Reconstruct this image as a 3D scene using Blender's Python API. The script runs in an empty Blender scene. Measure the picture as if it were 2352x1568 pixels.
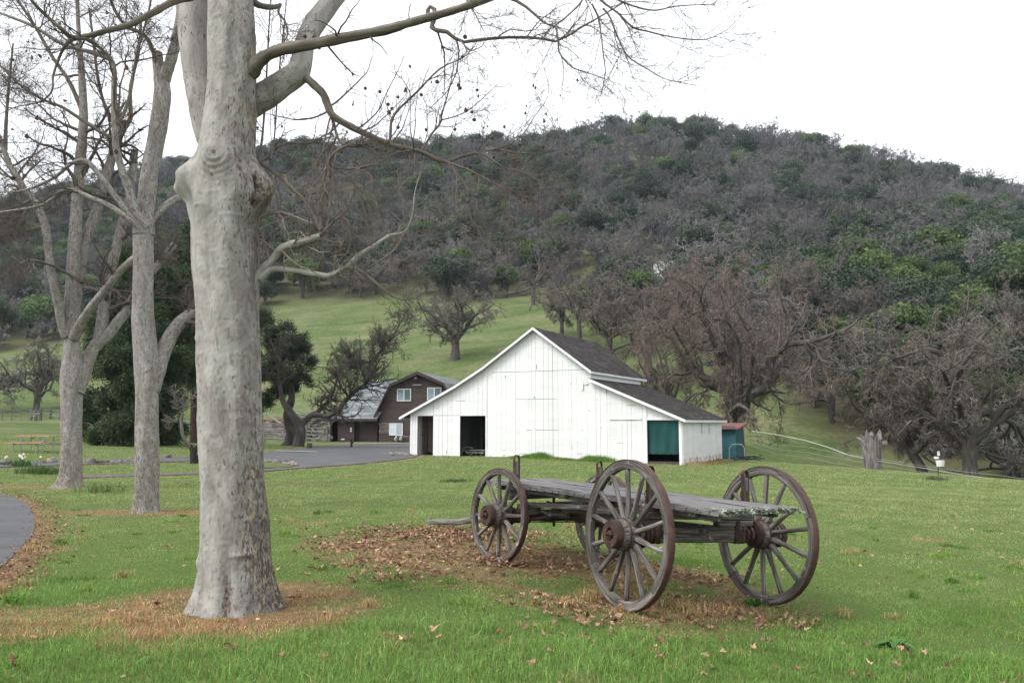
import bpy, math
import numpy as np
from mathutils import Vector, Matrix
R_ = math.radians
sc = bpy.context.scene
COL = sc.collection
# ------------------------------------------------------------------ camera, sky, sun, exposure
PITCH = math.atan((970-784)/1900.0)
EYE = 1.62
cam = bpy.data.cameras.new('camera'); camo = bpy.data.objects.new('camera', cam); COL.objects.link(camo)
camo.location = (0, 0, EYE); camo.rotation_euler = (R_(90)+PITCH, 0, 0)
cam.lens = 36*1900/2352.0; cam.sensor_width = 36; cam.clip_start = .05; cam.clip_end = 3000
sc.camera = camo
SUN_EL, SUN_AZ = 50, -120          # azimuth from +Y clockwise: light from the left and a little behind the camera
w = bpy.data.worlds.new('World'); sc.world = w; w.use_nodes = True
nt = w.node_tree; nt.nodes.clear()
sky = nt.nodes.new('ShaderNodeTexSky'); sky.sky_type = 'NISHITA'; sky.sun_disc = False
sky.sun_elevation = R_(SUN_EL); sky.sun_rotation = R_(SUN_AZ); sky.dust_density = 6; sky.air_density = 1.0; sky.ozone_density = .6
hs = nt.nodes.new('ShaderNodeHueSaturation'); hs.inputs['Saturation'].default_value = .16; hs.inputs['Value'].default_value = 1.0
mx = nt.nodes.new('ShaderNodeMix'); mx.data_type = 'RGBA'; mx.inputs[0].default_value = .55
mx.inputs[7].default_value = (9.3, 9.6, 10.0, 1)     # the even white of the overcast
bg = nt.nodes.new('ShaderNodeBackground'); bg.inputs['Strength'].default_value = .14
wo = nt.nodes.new('ShaderNodeOutputWorld')
nt.links.new(sky.outputs[0], hs.inputs['Color']); nt.links.new(hs.outputs[0], mx.inputs[6])
nt.links.new(mx.outputs[2], bg.inputs['Color']); nt.links.new(bg.outputs[0], wo.inputs[0])
sl = bpy.data.lights.new('sun', 'SUN'); sl.energy = 1.3; sl.angle = R_(20); sl.color = (1, .97, .93)
so = bpy.data.objects.new('sun', sl); COL.objects.link(so)
_d = Vector((math.sin(R_(SUN_AZ))*math.cos(R_(SUN_EL)), math.cos(R_(SUN_AZ))*math.cos(R_(SUN_EL)), math.sin(R_(SUN_EL))))
so.rotation_euler = _d.to_track_quat('Z', 'Y').to_euler()
sc.view_settings.view_transform = 'Standard'; sc.view_settings.look = 'None'
sc.view_settings.exposure = .68; sc.view_settings.gamma = 1; sc.view_settings.use_curve_mapping = False
sc.cycles.max_bounces = 5; sc.cycles.diffuse_bounces = 3; sc.cycles.glossy_bounces = 2; sc.cycles.transparent_max_bounces = 6
sc.cycles.transmission_bounces = 3; sc.cycles.caustics_reflective = False; sc.cycles.caustics_refractive = False

# ------------------------------------------------------------------ picture measure -> place
CP, SP = math.cos(PITCH), math.sin(PITCH)
def ray(u, v):
    x = (u-1176)/1900.0; y = (784-v)/1900.0
    return np.array([x, CP-y*SP, SP+y*CP])
def at(u, v, Y):
    d = ray(u, v); d = d/d[1]*Y; d[2] += EYE
    return d
def px(Y):            # metres per measured pixel at depth Y
    return Y/1900.0/1.0
def hitplane(u, v, p0, n):
    d = ray(u, v); o = np.array([0, 0, EYE]); t = np.dot(np.array(p0)-o, n)/np.dot(d, n)
    return o+d*t

# ------------------------------------------------------------------ terrain
TU = np.array([-900, 0, 600, 900, 1200, 1500, 1800, 2100, 2352, 3000.])
TY = np.array([60, 80, 100, 150, 210, 300, 420, 520, 760.])
TZ = np.array([
 [1.0, .9, -.2, -.3, -.4, -1.4, -3.4, -4.6, -4.4, -4],
 [1.4, 1.3, -.1, -.3, .1, -.6, -1.6, -2.2, -1, 0],
 [2.1, 1.8, 1.3, 1.5, 3.5, 4, 5, 6, 8, 9],
 [9, 9, 14, 15, 18, 20, 21, 24, 26, 26],
 [22, 24, 31, 33, 36, 38, 40, 42, 42, 40],
 [50, 57, 73, 78, 80, 84, 81, 78, 70, 55],
 [88, 115, 146, 144, 145, 163, 151, 136, 118, 85],
 [62, 88, 115, 125, 128, 132, 122, 104, 84, 55],
 [40, 60, 80, 90, 90, 90, 80, 70, 60, 40.]])
_ga = np.linspace(-1.6, 1.6, 161); _gy = np.exp(np.linspace(math.log(40), math.log(760), 120))
def _interp2():
    A = (TU-1176)/1900.0
    Z1 = np.array([np.interp(_gy, TY, TZ[:, i]) for i in range(len(TU))])       # (nu, ngy)
    Z = np.array([np.interp(_ga, A, Z1[:, j]) for j in range(len(_gy))])        # (ngy, nga)
    def blur(Z, n, ax):
        for _ in range(n):
            Zp = np.concatenate([Z.take([0], ax), Z, Z.take([-1], ax)], ax)
            m = Z.shape[ax]
            Z = .25*Zp.take(range(0, m), ax)+.5*Zp.take(range(1, m+1), ax)+.25*Zp.take(range(2, m+2), ax)
        return Z
    return blur(blur(Z, 14, 1), 8, 0)
_GZ = _interp2()
_ph = np.random.default_rng(3).uniform(0, 6.28, (40,)); _dr = np.random.default_rng(4).normal(size=(40, 2))
def wav(x, y, s, k0=0, n=6):
    r = 0
    for i in range(n):
        d = _dr[(k0+i) % 40]; f = (1+.35*i)/s
        r = r+np.sin((d[0]*x+d[1]*y)*f+_ph[(k0+i) % 40]+1.3*np.sin((d[1]*x-d[0]*y)*f*.6))/(1+.3*i)
    return r/n*1.6
def smooth(a, b, x):
    t = np.clip((x-a)/(b-a), 0, 1); return t*t*(3-2*t)
def H(x, y):
    x = np.asarray(x, float); y = np.asarray(y, float)
    Yc = np.maximum(y, 2.0); a = np.clip(x/np.maximum(y, 8.0), -1.59, 1.59)
    wy = smooth(9, 30, y)
    near = (1-wy)*np.where(x > 1, -.26*np.tanh((x-1.0)/3.6), -.12*np.tanh((x-1.0)/1.66))+wy*(-.2+np.where(x > 0, -.025*np.clip(x, 0, 40), .09*np.logaddexp(0, (-np.clip(x, -45, 0)-12)/2.0)-.0002))
    near = np.where(y < 6, near, near)
    u = a*1900+1176
    Yb = np.interp(u, [1300, 1570, 1700, 2000, 2352, 3000], [200, 56, 50, 42, 35, 27])
    near = near-.155*np.logaddexp(0, (y-Yb-3)/2.5)*2.5
    near = near+.02*wav(x, y, 2.2, 5)*smooth(3, 9, y)
    fy = (np.log(np.clip(y, 40.001, 759))-math.log(40))/(math.log(760)-math.log(40))*119
    fa = (a+1.6)/3.2*160
    i = np.clip(fy.astype(int), 0, 118); j = np.clip(fa.astype(int), 0, 159); ty = fy-i; ta = fa-j
    far = _GZ[i, j]*(1-ty)*(1-ta)+_GZ[i+1, j]*ty*(1-ta)+_GZ[i, j+1]*(1-ty)*ta+_GZ[i+1, j+1]*ty*ta
    far = far+smooth(90, 200, y)*(1.1*wav(x, y, 26, 0)+.35*wav(x, y, 8, 12))
    far = far+smooth(260, 360, y)*3.0*wav(x, y, 60, 20)
    wf = smooth(50, 70, y)
    return near*(1-wf)+far*wf
def gp(u, v, lim=700):
    d = ray(u, v); t = np.concatenate([np.linspace(2, 60, 900), np.linspace(60, lim, 3000)])
    X = d[0]*t; Y = d[1]*t; Z = EYE+d[2]*t; h = H(X, Y)
    k = np.nonzero(Z < h)[0]
    if not len(k): return None
    k = k[0]; a, b = Z[k-1]-h[k-1], h[k]-Z[k]; s = a/(a+b); tt = t[k-1]+(t[k]-t[k-1])*s
    return np.array([d[0]*tt, d[1]*tt, float(H(d[0]*tt, d[1]*tt))])

# ------------------------------------------------------------------ mesh helpers
def mk(name, V, F, mats, parent=None, attrs=None, smooth_=False, midx=None, world=None):
    me = bpy.data.meshes.new(name)
    V = np.asarray(V, np.float32).reshape(-1, 3)
    F = [np.asarray(f, np.int32) for f in (F if isinstance(F, list) else [F]) if len(f)]
    me.vertices.add(len(V)); me.vertices.foreach_set('co', V.ravel())
    nl = sum(f.size for f in F); nf = sum(len(f) for f in F)
    me.loops.add(nl); me.polygons.add(nf)
    me.loops.foreach_set('vertex_index', np.concatenate([f.ravel() for f in F]))
    tot = np.concatenate([np.full(len(f), f.shape[1], np.int32) for f in F])
    st = np.concatenate([[0], np.cumsum(tot)[:-1]]).astype(np.int32)
    me.polygons.foreach_set('loop_start', st); me.polygons.foreach_set('loop_total', tot)
    me.polygons.foreach_set('use_smooth', np.full(nf, bool(smooth_)))
    if midx is not None: me.polygons.foreach_set('material_index', np.asarray(midx, np.int32))
    for m in (mats if isinstance(mats, (list, tuple)) else [mats]): me.materials.append(m)
    for k, a in (attrs or {}).items():
        a = np.asarray(a, np.float32)
        if a.ndim == 1:
            at_ = me.attributes.new(k, 'FLOAT', 'POINT'); at_.data.foreach_set('value', a)
        else:
            at_ = me.attributes.new(k, 'FLOAT_VECTOR', 'POINT'); at_.data.foreach_set('vector', a.ravel())
    me.update(); me.validate()
    o = bpy.data.objects.new(name, me); COL.objects.link(o)
    if parent: o.parent = parent
    if world is not None: o.matrix_basis = world
    return o
def tag(o, label, cat, group=None):
    o['label'] = label; o['category'] = cat
    if group: o['group'] = group
    return o
def struct(o, kind='structure'):
    o['kind'] = kind; return o
def empty(name, loc, label, cat, rz=0, group=None):
    o = bpy.data.objects.new(name, None); COL.objects.link(o); o.location = loc; o.rotation_euler = (0, 0, rz)
    o.empty_display_size = .2
    return tag(o, label, cat, group)

BOXF = np.array([[0, 1, 3, 2], [4, 6, 7, 5], [0, 4, 5, 1], [2, 3, 7, 6], [0, 2, 6, 4], [1, 5, 7, 3]])
class MB:
    """collects pieces of ONE part"""
    def __init__(s): s.V = []; s.F = []; s.C = []; s.G = []; s.M = []; s.n = 0
    def add(s, V, F, cv=.5, gc=None, m=0):
        V = np.asarray(V, float).reshape(-1, 3)
        fl = F if isinstance(F, list) else [F]
        for f in fl:
            f = np.asarray(f)
            s.F.append(f+s.n); s.M.append(np.full(len(f), m))
        s.V.append(V); s.C.append(np.broadcast_to(np.asarray(cv, float), (len(V),)))
        s.G.append(V if gc is None else np.asarray(gc, float)); s.n += len(V); return s
    def box(s, lo, hi, cv=.5, m=0, T=None, jit=0):
        c = np.array([[(lo, hi)[i][0], (lo, hi)[j][1], (lo, hi)[k][2]] for i in (0, 1) for j in (0, 1) for k in (0, 1)], float)
        g = c.copy()
        if T is not None: c = c@np.array(T)[:3, :3].T+np.array(T)[:3, 3]
        return s.add(c, BOXF, cv, g, m)
    def beam(s, a, b, w_, h_, cv=.5, m=0, up=(0, 0, 1), bev=.12):
        """chamfered bar from a to b, w_ wide, h_ tall"""
        a = np.array(a, float); b = np.array(b, float); d = b-a; L = np.linalg.norm(d); d /= L
        sd = np.cross(d, up); sd /= np.linalg.norm(sd); u_ = np.cross(sd, d)
        c = bev*min(w_, h_); x, y = w_/2, h_/2
        pr = [(x-c, -y), (x, -y+c), (x, y-c), (x-c, y), (-x+c, y), (-x, y-c), (-x, -y+c), (-x+c, -y)]
        V = []; G = []
        for k, e in ((c, 1-c/min(w_, h_)*.0), ):
            pass
        for t, sc_ in ((0, .9), (min(c, L*.2), 1), (L-min(c, L*.2), 1), (L, .9)):
            for p in pr:
                V.append(a+d*t+sd*p[0]*sc_+u_*p[1]*sc_); G.append((t, p[0], p[1]))
        F = [[i*8+j, i*8+(j+1) % 8, (i+1)*8+(j+1) % 8, (i+1)*8+j] for i in range(3) for j in range(8)]
        C8 = [list(range(7, -1, -1)), [24+j for j in range(8)]]
        G = np.array(G)+np.array([a[0]*3.1+b[1]*1.7, a[1], a[2]])
        return s.add(V, [np.array(F), np.array(C8)], cv, G, m)
    def lathe(s, prof, n=24, T=None, cv=.5, m=0, closed=True):
        """prof: (x along axis, radius)"""
        prof = np.array(prof, float); K = len(prof); th = np.arange(n)/n*2*math.pi
        V = np.stack([np.repeat(prof[:, 0], n), (prof[:, 1][:, None]*np.cos(th)).ravel(), (prof[:, 1][:, None]*np.sin(th)).ravel()], 1)
        i, j = np.meshgrid(range(K-1), range(n), indexing='ij'); i = i.ravel(); j = j.ravel()
        F = np.stack([i*n+j, i*n+(j+1) % n, (i+1)*n+(j+1) % n, (i+1)*n+j], 1)
        fl = [F]
        if closed: fl.append(np.array([list(range(n-1, -1, -1)), [(K-1)*n+q for q in range(n)]]))
        g = V.copy()
        if T is not None: V = V@np.array(T)[:3, :3].T+np.array(T)[:3, 3]
        return s.add(V, fl, cv, g, m)
    def poly(s, pts, thick, n, cv=.5, m=0):
        """planar polygon extruded along n by thick"""
        P = np.array(pts, float); k = len(P); V = np.concatenate([P, P+np.array(n)*thick])
        q = np.array([[i, (i+1) % k, k+(i+1) % k, k+i] for i in range(k)])
        return s.add(V, [q, np.array([list(range(k-1, -1, -1)), list(range(k, 2*k))])], cv, None, m)
    def tube(s, P, Rr, n=8, cv=.5, m=0, cap=True):
        V, F, G = tubes(np.array([P], float), np.array([Rr], float), n)
        fl = [F]
        if cap: K = len(P); fl.append(np.array([list(range(n-1, -1, -1)), [(K-1)*n+q for q in range(n)]]))
        return s.add(V, fl, cv, G, m)
    def build(s, name, mats, parent=None, smooth_=False, world=None, kind=None):
        ks = {}
        Fl, Ml = [], []
        for f, m in zip(s.F, s.M): ks.setdefault(f.shape[1], []).append((f, m))
        for k in ks: Fl.append(np.concatenate([a for a, b in ks[k]])); Ml.append(np.concatenate([b for a, b in ks[k]]))
        o = mk(name, np.concatenate(s.V), Fl, mats, parent, {'cv': np.concatenate(s.C), 'gc': np.concatenate(s.G)}, smooth_, np.concatenate(Ml), world)
        if kind: o['kind'] = kind
        return o
def tubes(P, Rr, ns):
    N, K, _ = P.shape
    T = np.gradient(P, axis=1); T /= np.linalg.norm(T, axis=2, keepdims=True)+1e-9
    av = np.abs(T.mean(1)); ref = np.zeros((N, 3)); ref[np.arange(N), av.argmin(1)] = 1
    A = np.cross(T, ref[:, None, :]); A /= np.linalg.norm(A, axis=2, keepdims=True)+1e-9
    B = np.cross(T, A)
    th = np.arange(ns)/ns*2*math.pi
    V = P[:, :, None, :]+Rr[:, :, None, None]*(A[:, :, None, :]*np.cos(th)[:, None]+B[:, :, None, :]*np.sin(th)[:, None])
    seg = np.linalg.norm(np.diff(P, axis=1), axis=2); L = np.concatenate([np.zeros((N, 1)), np.cumsum(seg, 1)], 1)
    L = L+np.arange(N)[:, None]*3.7
    G = np.stack(np.broadcast_arrays(L[:, :, None], Rr[:, :, None]*np.cos(th), Rr[:, :, None]*np.sin(th)), -1)
    n, k, j = np.meshgrid(np.arange(N), np.arange(K-1), np.arange(ns), indexing='ij')
    b = (n*K+k)*ns; b2 = b+ns; j2 = (j+1) % ns
    F = np.stack([b+j, b+j2, b2+j2, b2+j], -1).reshape(-1, 4)
    return V.reshape(-1, 3), F, G.reshape(-1, 3)
def sprout(rng, P, R, n, lf, ang=(35, 70), K=7, wig=.18, up=0.0, t=(.2, 1), rr=.6, rmin=.002, taper=.25, keep=None, lt=.35):
    """n children on each parent path. lf(rbase, parentlength) -> length"""
    N, KP, _ = P.shape
    M = N*n; pi = np.repeat(np.arange(N), n)
    tt = rng.uniform(t[0], t[1], M)*(KP-1.001); i = tt.astype(int); f = (tt-i)[:, None]
    p0 = P[pi, i]*(1-f)+P[pi, i+1]*f; tg = P[pi, i+1]-P[pi, i]; tg /= np.linalg.norm(tg, axis=1, keepdims=True)+1e-9
    r0 = R[pi, i]*(1-f[:, 0])+R[pi, i+1]*f[:, 0]
    pl = np.linalg.norm(np.diff(P, axis=1), axis=2).sum(1)[pi]
    L = lf(r0, pl)*rng.uniform(.6, 1.25, M)*(1-lt*(tt/(KP-1)))
    q = rng.normal(size=(M, 3)); q -= (q*tg).sum(1, keepdims=True)*tg; q /= np.linalg.norm(q, axis=1, keepdims=True)+1e-9
    a = np.radians(rng.uniform(ang[0], ang[1], M))[:, None]
    d = tg*np.cos(a)+q*np.sin(a); C = np.zeros((M, K, 3)); C[:, 0] = p0
    for k in range(1, K):
        d = d+rng.normal(size=(M, 3))*wig+np.array([0, 0, up]); d /= np.linalg.norm(d, axis=1, keepdims=True)+1e-9
        C[:, k] = C[:, k-1]+d*(L/(K-1))[:, None]
    rb = np.maximum(r0*rr, rmin); Rc = rb[:, None]*np.linspace(1, taper, K)[None]
    if keep is not None:
        m = keep(C); C, Rc = C[m], Rc[m]
    return C, np.maximum(Rc, rmin*.5)
def smoothpath(pts, K):
    """Catmull-Rom through rows of (x,y,z,r)"""
    P = np.array(pts, float); n = len(P); E = np.vstack([2*P[0]-P[1], P, 2*P[-1]-P[-2]])
    ts = np.linspace(0, n-1.0001, K); o = []
    for t in ts:
        i = int(t); f = t-i; a, b, c, d = E[i:i+4]
        o.append(.5*((2*b)+(c-a)*f+(2*a-5*b+4*c-d)*f*f+(3*b-a-3*c+d)*f**3))
    o = np.array(o); o[:, 3] = np.maximum(o[:, 3], 1e-3); return o
def cat(*L):
    """concatenate (V,F,G) tuples"""
    n = 0; V = []; F = []; G = []
    for v, f, g in L:
        V.append(v); F.append(f+n); G.append(g); n += len(v)
    return np.concatenate(V), np.concatenate(F), np.concatenate(G)

# ------------------------------------------------------------------ materials
def newmat(name):
    m = bpy.data.materials.new(name); m.use_nodes = True; nt = m.node_tree
    return m, nt, nt.nodes, nt.links, nt.nodes['Principled BSDF']
def ramp(N, cols, interp='LINEAR'):
    r = N.new('ShaderNodeValToRGB'); r.color_ramp.interpolation = interp; e = r.color_ramp.elements
    while len(e) < len(cols): e.new(.5)
    for el, (p, c) in zip(e, cols): el.position = p; el.color = (c[0], c[1], c[2], 1)
    return r
def gmat(name, cols, scale=(1, 1, 1), src='gc', detail=5, rough=.85, bump=.3, bd=.01, cva=.35, spec=.3, metal=0, second=None, dist=0, nrough=.6, orand=0, bump2=None, pcv=0):
    """noise driven colour; second = (scale xyz, threshold lo, hi, colour) for blotches; cv attribute varies brightness per piece"""
    m, nt, N, L, B = newmat(name)
    if src in ('gc', 'col'): c = N.new('ShaderNodeAttribute'); c.attribute_name = 'gc'; out = c.outputs['Vector']
    elif src == 'pos': c = N.new('ShaderNodeNewGeometry'); out = c.outputs['Position']
    else: c = N.new('ShaderNodeTexCoord'); out = c.outputs['Object']
    def nz(scl, det, ds=0):
        mp = N.new('ShaderNodeMapping'); mp.inputs['Scale'].default_value = scl; L.new(out, mp.inputs['Vector'])
        n = N.new('ShaderNodeTexNoise'); n.inputs['Scale'].default_value = 1; n.inputs['Detail'].default_value = det
        n.inputs['Roughness'].default_value = nrough; n.inputs['Distortion'].default_value = ds
        L.new(mp.outputs[0], n.inputs['Vector']); return n
    n1 = nz(scale, detail, dist); r = ramp(N, cols); L.new(n1.outputs['Fac'], r.inputs[0]); colo = r.outputs[0]
    if second:
        for (s2, lo, hi, c2) in (second if isinstance(second, list) else [second]):
            n2 = nz(s2, 6, .3); mr = N.new('ShaderNodeMapRange'); mr.inputs[1].default_value = lo; mr.inputs[2].default_value = hi
            if pcv:
                a2 = N.new('ShaderNodeAttribute'); a2.attribute_name = 'cv'; m2 = N.new('ShaderNodeMath'); m2.operation = 'MULTIPLY_ADD'; L.new(a2.outputs['Fac'], m2.inputs[0]); m2.inputs[1].default_value = -pcv; m3 = N.new('ShaderNodeMath'); m3.operation = 'ADD'
                m2.inputs[2].default_value = pcv*.5; L.new(m2.outputs[0], m3.inputs[0]); L.new(n2.outputs['Fac'], m3.inputs[1]); L.new(m3.outputs[0], mr.inputs[0])
            else: L.new(n2.outputs['Fac'], mr.inputs[0])
            mi = N.new('ShaderNodeMix'); mi.data_type = 'RGBA'; L.new(mr.outputs[0], mi.inputs[0]); L.new(colo, mi.inputs[6])
            mi.inputs[7].default_value = (*c2, 1); colo = mi.outputs[2]
    if cva:
        av = N.new('ShaderNodeAttribute'); av.attribute_name = 'cv'
        mr = N.new('ShaderNodeMapRange'); mr.inputs[1].default_value = 0; mr.inputs[2].default_value = 1; mr.clamp = False
        mr.inputs[3].default_value = 1-cva; mr.inputs[4].default_value = 1+cva; L.new(av.outputs['Fac'], mr.inputs[0])
        h = N.new('ShaderNodeHueSaturation'); L.new(mr.outputs[0], h.inputs['Value']); L.new(colo, h.inputs['Color']); colo = h.outputs[0]
    if orand:
        oi = N.new('ShaderNodeObjectInfo'); mr = N.new('ShaderNodeMapRange'); mr.inputs[3].default_value = 1-orand; mr.inputs[4].default_value = 1+orand*1.2; L.new(oi.outputs['Random'], mr.inputs[0])
        h = N.new('ShaderNodeHueSaturation'); L.new(mr.outputs[0], h.inputs['Value']); L.new(colo, h.inputs['Color']); colo = h.outputs[0]
    L.new(colo, B.inputs['Base Color']); B.inputs['Roughness'].default_value = rough
    B.inputs['Specular IOR Level'].default_value = spec; B.inputs['Metallic'].default_value = metal
    if bump:
        bp = N.new('ShaderNodeBump'); bp.inputs['Strength'].default_value = bump; bp.inputs['Distance'].default_value = bd
        L.new(n1.outputs['Fac'], bp.inputs['Height']); L.new(bp.outputs[0], B.inputs['Normal'])
        if bump2:
            n3 = nz(bump2[0], 8, .4); b3 = N.new('ShaderNodeBump'); b3.inputs['Strength'].default_value = bump2[1]; b3.inputs['Distance'].default_value = bump2[2]
            L.new(n3.outputs['Fac'], b3.inputs['Height']); L.new(bp.outputs[0], b3.inputs['Normal']); L.new(b3.outputs[0], B.inputs['Normal'])
    return m
def flat(name, c, rough=.7, spec=.3, metal=0):
    return gmat(name, [(.3, tuple(x*.85 for x in c)), (.7, tuple(min(1, x*1.12) for x in c))], (3, 3, 3), 'obj', 4, rough, .1, .005, .3, spec, metal)
M = {}
M['oldwood'] = gmat('weathered_wood', [(.25, (.024, .019, .016)), (.42, (.070, .060, .053)), (.55, (.145, .132, .122)), (.75, (.29, .275, .262))], (3, 55, 55), rough=.9, bump=.7, bd=.006, cva=.35, second=[((9, 9, 9), .62, .7, (.42, .40, .38)), ((2.5, 5, 5), .62, .72, (.07, .05, .045))])
M['deck'] = gmat('weathered_deck', [(.25, (.04, .037, .037)), (.45, (.12, .115, .117)), (.6, (.20, .195, .20)), (.78, (.32, .31, .315))], (2.2, 60, 60), rough=.9, bump=.8, bd=.006, cva=.3)
M['lichen'] = gmat('lichen_on_wood', [(.38, (.045, .04, .036)), (.48, (.12, .125, .10)), (.56, (.28, .32, .25)), (.72, (.42, .46, .38))], (22, 22, 22), rough=.95, bump=1, bd=.012, cva=.1)
M['rust'] = gmat('rusty_iron', [(.25, (.016, .010, .009)), (.45, (.036, .020, .017)), (.6, (.066, .032, .024)), (.8, (.17, .08, .048))], (14, 14, 14), src='obj', rough=.8, bump=.4, bd=.004, cva=.3, spec=.4)
M['tyre'] = gmat('rusty_tyre_iron', [(.3, (.028, .015, .012)), (.5, (.06, .028, .021)), (.75, (.11, .05, .034))], (10, 10, 10), src='obj', rough=.65, bump=.3, bd=.003, cva=.3, spec=.5)
M['white'] = gmat('white_barn_paint', [(.2, (.60, .60, .60)), (.5, (.68, .68, .68)), (.8, (.73, .73, .73))], (.5, .5, 3), src='pos', rough=.75, bump=.25, bd=.01, cva=.05, second=[((22, 22, 5.0), .735, .76, (.25, .22, .20))])
M['whitetrim'] = gmat('white_trim_paint', [(.2, (.66, .66, .66)), (.8, (.76, .76, .76))], (2, 2, 2), src='pos', rough=.6, bump=.1, cva=.05)
M['dirtywhite'] = gmat('worn_white_base', [(.35, (.30, .22, .17)), (.5, (.60, .56, .52)), (.7, (.78, .77, .75))], (3, 3, 2), src='pos', rough=.85, bump=.3, cva=.1)
M['shingle'] = gmat('weathered_shingles', [(.25, (.020, .017, .017)), (.5, (.048, .040, .040)), (.75, (.10, .088, .085))], (1.5, 1.5, 1.5), src='pos', rough=.95, bump=.4, bd=.02, cva=.75, second=((4, 4, 4), .68, .76, (.16, .15, .145)))
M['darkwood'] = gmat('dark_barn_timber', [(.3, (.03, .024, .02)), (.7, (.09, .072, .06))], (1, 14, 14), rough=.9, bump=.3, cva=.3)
M['brown'] = gmat('brown_siding', [(.3, (.048, .034, .032)), (.7, (.066, .047, .044))], (.6, .6, 4), src='pos', rough=.7, bump=.1, cva=.14)
M['browntrim'] = gmat('dark_brown_trim', [(.3, (.035, .022, .024)), (.7, (.06, .04, .042))], (2, 2, 2), src='pos', rough=.6, bump=.1, cva=.1)
M['slate'] = gmat('grey_green_roofing', [(.3, (.125, .145, .152)), (.5, (.18, .20, .21)), (.7, (.25, .27, .28))], (.5, .5, 7), src='pos', rough=.9, bump=.3, cva=.3)
M['teal'] = gmat('teal_paint', [(.3, (.022, .085, .10)), (.7, (.035, .13, .15))], (2, 2, 9), src='pos', rough=.6, bump=.2, cva=.2)
M['redroof'] = flat('dull_red_roofing', (.15, .062, .055))
M['tarp'] = gmat('green_tarp', [(.3, (.003, .034, .034)), (.5, (.005, .052, .050)), (.8, (.008, .075, .070))], (1.3, 1.3, .8), src='pos', rough=.6, bump=.5, bd=.05, cva=.1)
M['asphalt'] = gmat('asphalt', [(.25, (.045, .045, .048)), (.45, (.078, .078, .083)), (.6, (.098, .098, .103)), (.75, (.145, .143, .146))], (.5, 1.4, 1), src='pos', detail=9, rough=.9, bump=.2, cva=0, nrough=.7)
M['concrete'] = gmat('concrete', [(.3, (.26, .24, .22)), (.7, (.42, .40, .37))], (1.2, 1.2, 1), src='pos', detail=8, rough=.9, bump=.2, cva=0)
M['paint'] = flat('white_road_paint', (.62, .62, .62))
M['metal'] = flat('grey_metal', (.30, .30, .30), .5, .5)
M['black'] = flat('black_iron', (.02, .02, .021), .6)
M['pvc'] = flat('white_plastic', (.62, .62, .60), .5); M['letter'] = flat('pale_lettering', (.42, .40, .37))
M['glass'] = gmat('window_glass', [(.3, (.10, .14, .17)), (.7, (.20, .27, .31))], (.6, .6, 1.2), src='pos', rough=.12, bump=0, cva=.6, spec=.6)
M['blind'] = gmat('glass_with_blind', [(.3, (.36, .42, .47)), (.7, (.47, .54, .60))], (.6, .6, 20), src='pos', rough=.25, bump=0, cva=.4, spec=.5)
M['frame'] = flat('white_window_frame', (.68, .67, .62), .5)
M['fence'] = gmat('grey_fence_wood', [(.3, (.075, .07, .066)), (.6, (.16, .15, .145)), (.8, (.24, .23, .22))], (2, 12, 12), rough=.95, bump=.3, cva=.5)
M['redwood'] = gmat('table_wood', [(.3, (.30, .17, .11)), (.7, (.42, .26, .18))], (2, 16, 16), rough=.7, bump=.2, cva=.3)
M['char'] = gmat('charred_wood', [(.3, (.008, .008, .008)), (.7, (.035, .033, .032))], (2, 12, 12), rough=.95, bump=.7, cva=.3)
M['rock'] = gmat('field_stone', [(.3, (.09, .08, .07)), (.55, (.18, .163, .145)), (.8, (.29, .265, .235))], (6, 6, 6), src='obj', rough=.95, bump=.5, cva=.4)
M['snag'] = gmat('weathered_snag', [(.25, (.03, .025, .024)), (.45, (.11, .098, .094)), (.6, (.22, .20, .195)), (.8, (.36, .34, .335))], (1.1, 9, 9), rough=.95, bump=.7, bd=.03, cva=.4)
M['daff'] = flat('white_petals', (.78, .75, .62))
def barkmat(name, base, dark, hi, patch, sc1=(2.2, 9, 9), thr=(.50, .56)):
    return gmat(name, [(.25, dark), (.45, base), (.6, base), (.8, hi)], sc1, rough=.85, bump=.6, bd=.012, cva=.45, second=patch)
M['syc'] = gmat('plane_tree_bark', [(.3, (.165, .154, .140)), (.45, (.235, .224, .203)), (.58, (.295, .286, .262)), (.75, (.36, .352, .328))], (3.2, 8, 8), src='gc', detail=9, rough=.88, bump=.8, bd=.02, cva=.16, dist=.5, pcv=.17, bump2=((22, 60, 60), .7, .006),
    second=[((9, 17, 17), .53, .60, (.20, .175, .157)), ((13, 30, 30), .585, .63, (.135, .105, .093)), ((8, 18, 18), .635, .665, (.33, .285, .20)), ((26, 60, 60), .62, .66, (.085, .065, .058))])
M['sycbase'] = M['syc']
M['limb'] = gmat('plane_limb_bark', [(.3, (.085, .070, .058)), (.5, (.155, .132, .108)), (.7, (.26, .235, .195))], (4, 30, 30), src='gc', rough=.9, bump=.5, bd=.006, cva=.4)  # limb brown, with the upper limbs' silhouette darkness put into the colour
M['twig'] = gmat('twig_bark', [(.3, (.066, .053, .047)), (.7, (.14, .118, .104))], (5, 9, 9), src='gc', rough=.9, bump=0, cva=.5)
M['oakbark'] = gmat('oak_bark', [(.3, (.032, .028, .025)), (.5, (.075, .067, .06)), (.75, (.16, .15, .135))], (1.2, 5, 5), src='gc', rough=.95, bump=.6, bd=.05, cva=.4)
M['oaktwig'] = gmat('oak_twigs', [(.3, (.090, .078, .064)), (.7, (.235, .214, .184))], (1, 4, 4), src='gc', rough=.95, bump=0, cva=.5)
M['redtwig'] = gmat('reddish_oak_twigs', [(.3, (.098, .074, .060)), (.7, (.235, .190, .160))], (1, 4, 4), src='gc', rough=.95, bump=0, cva=.5)
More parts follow.
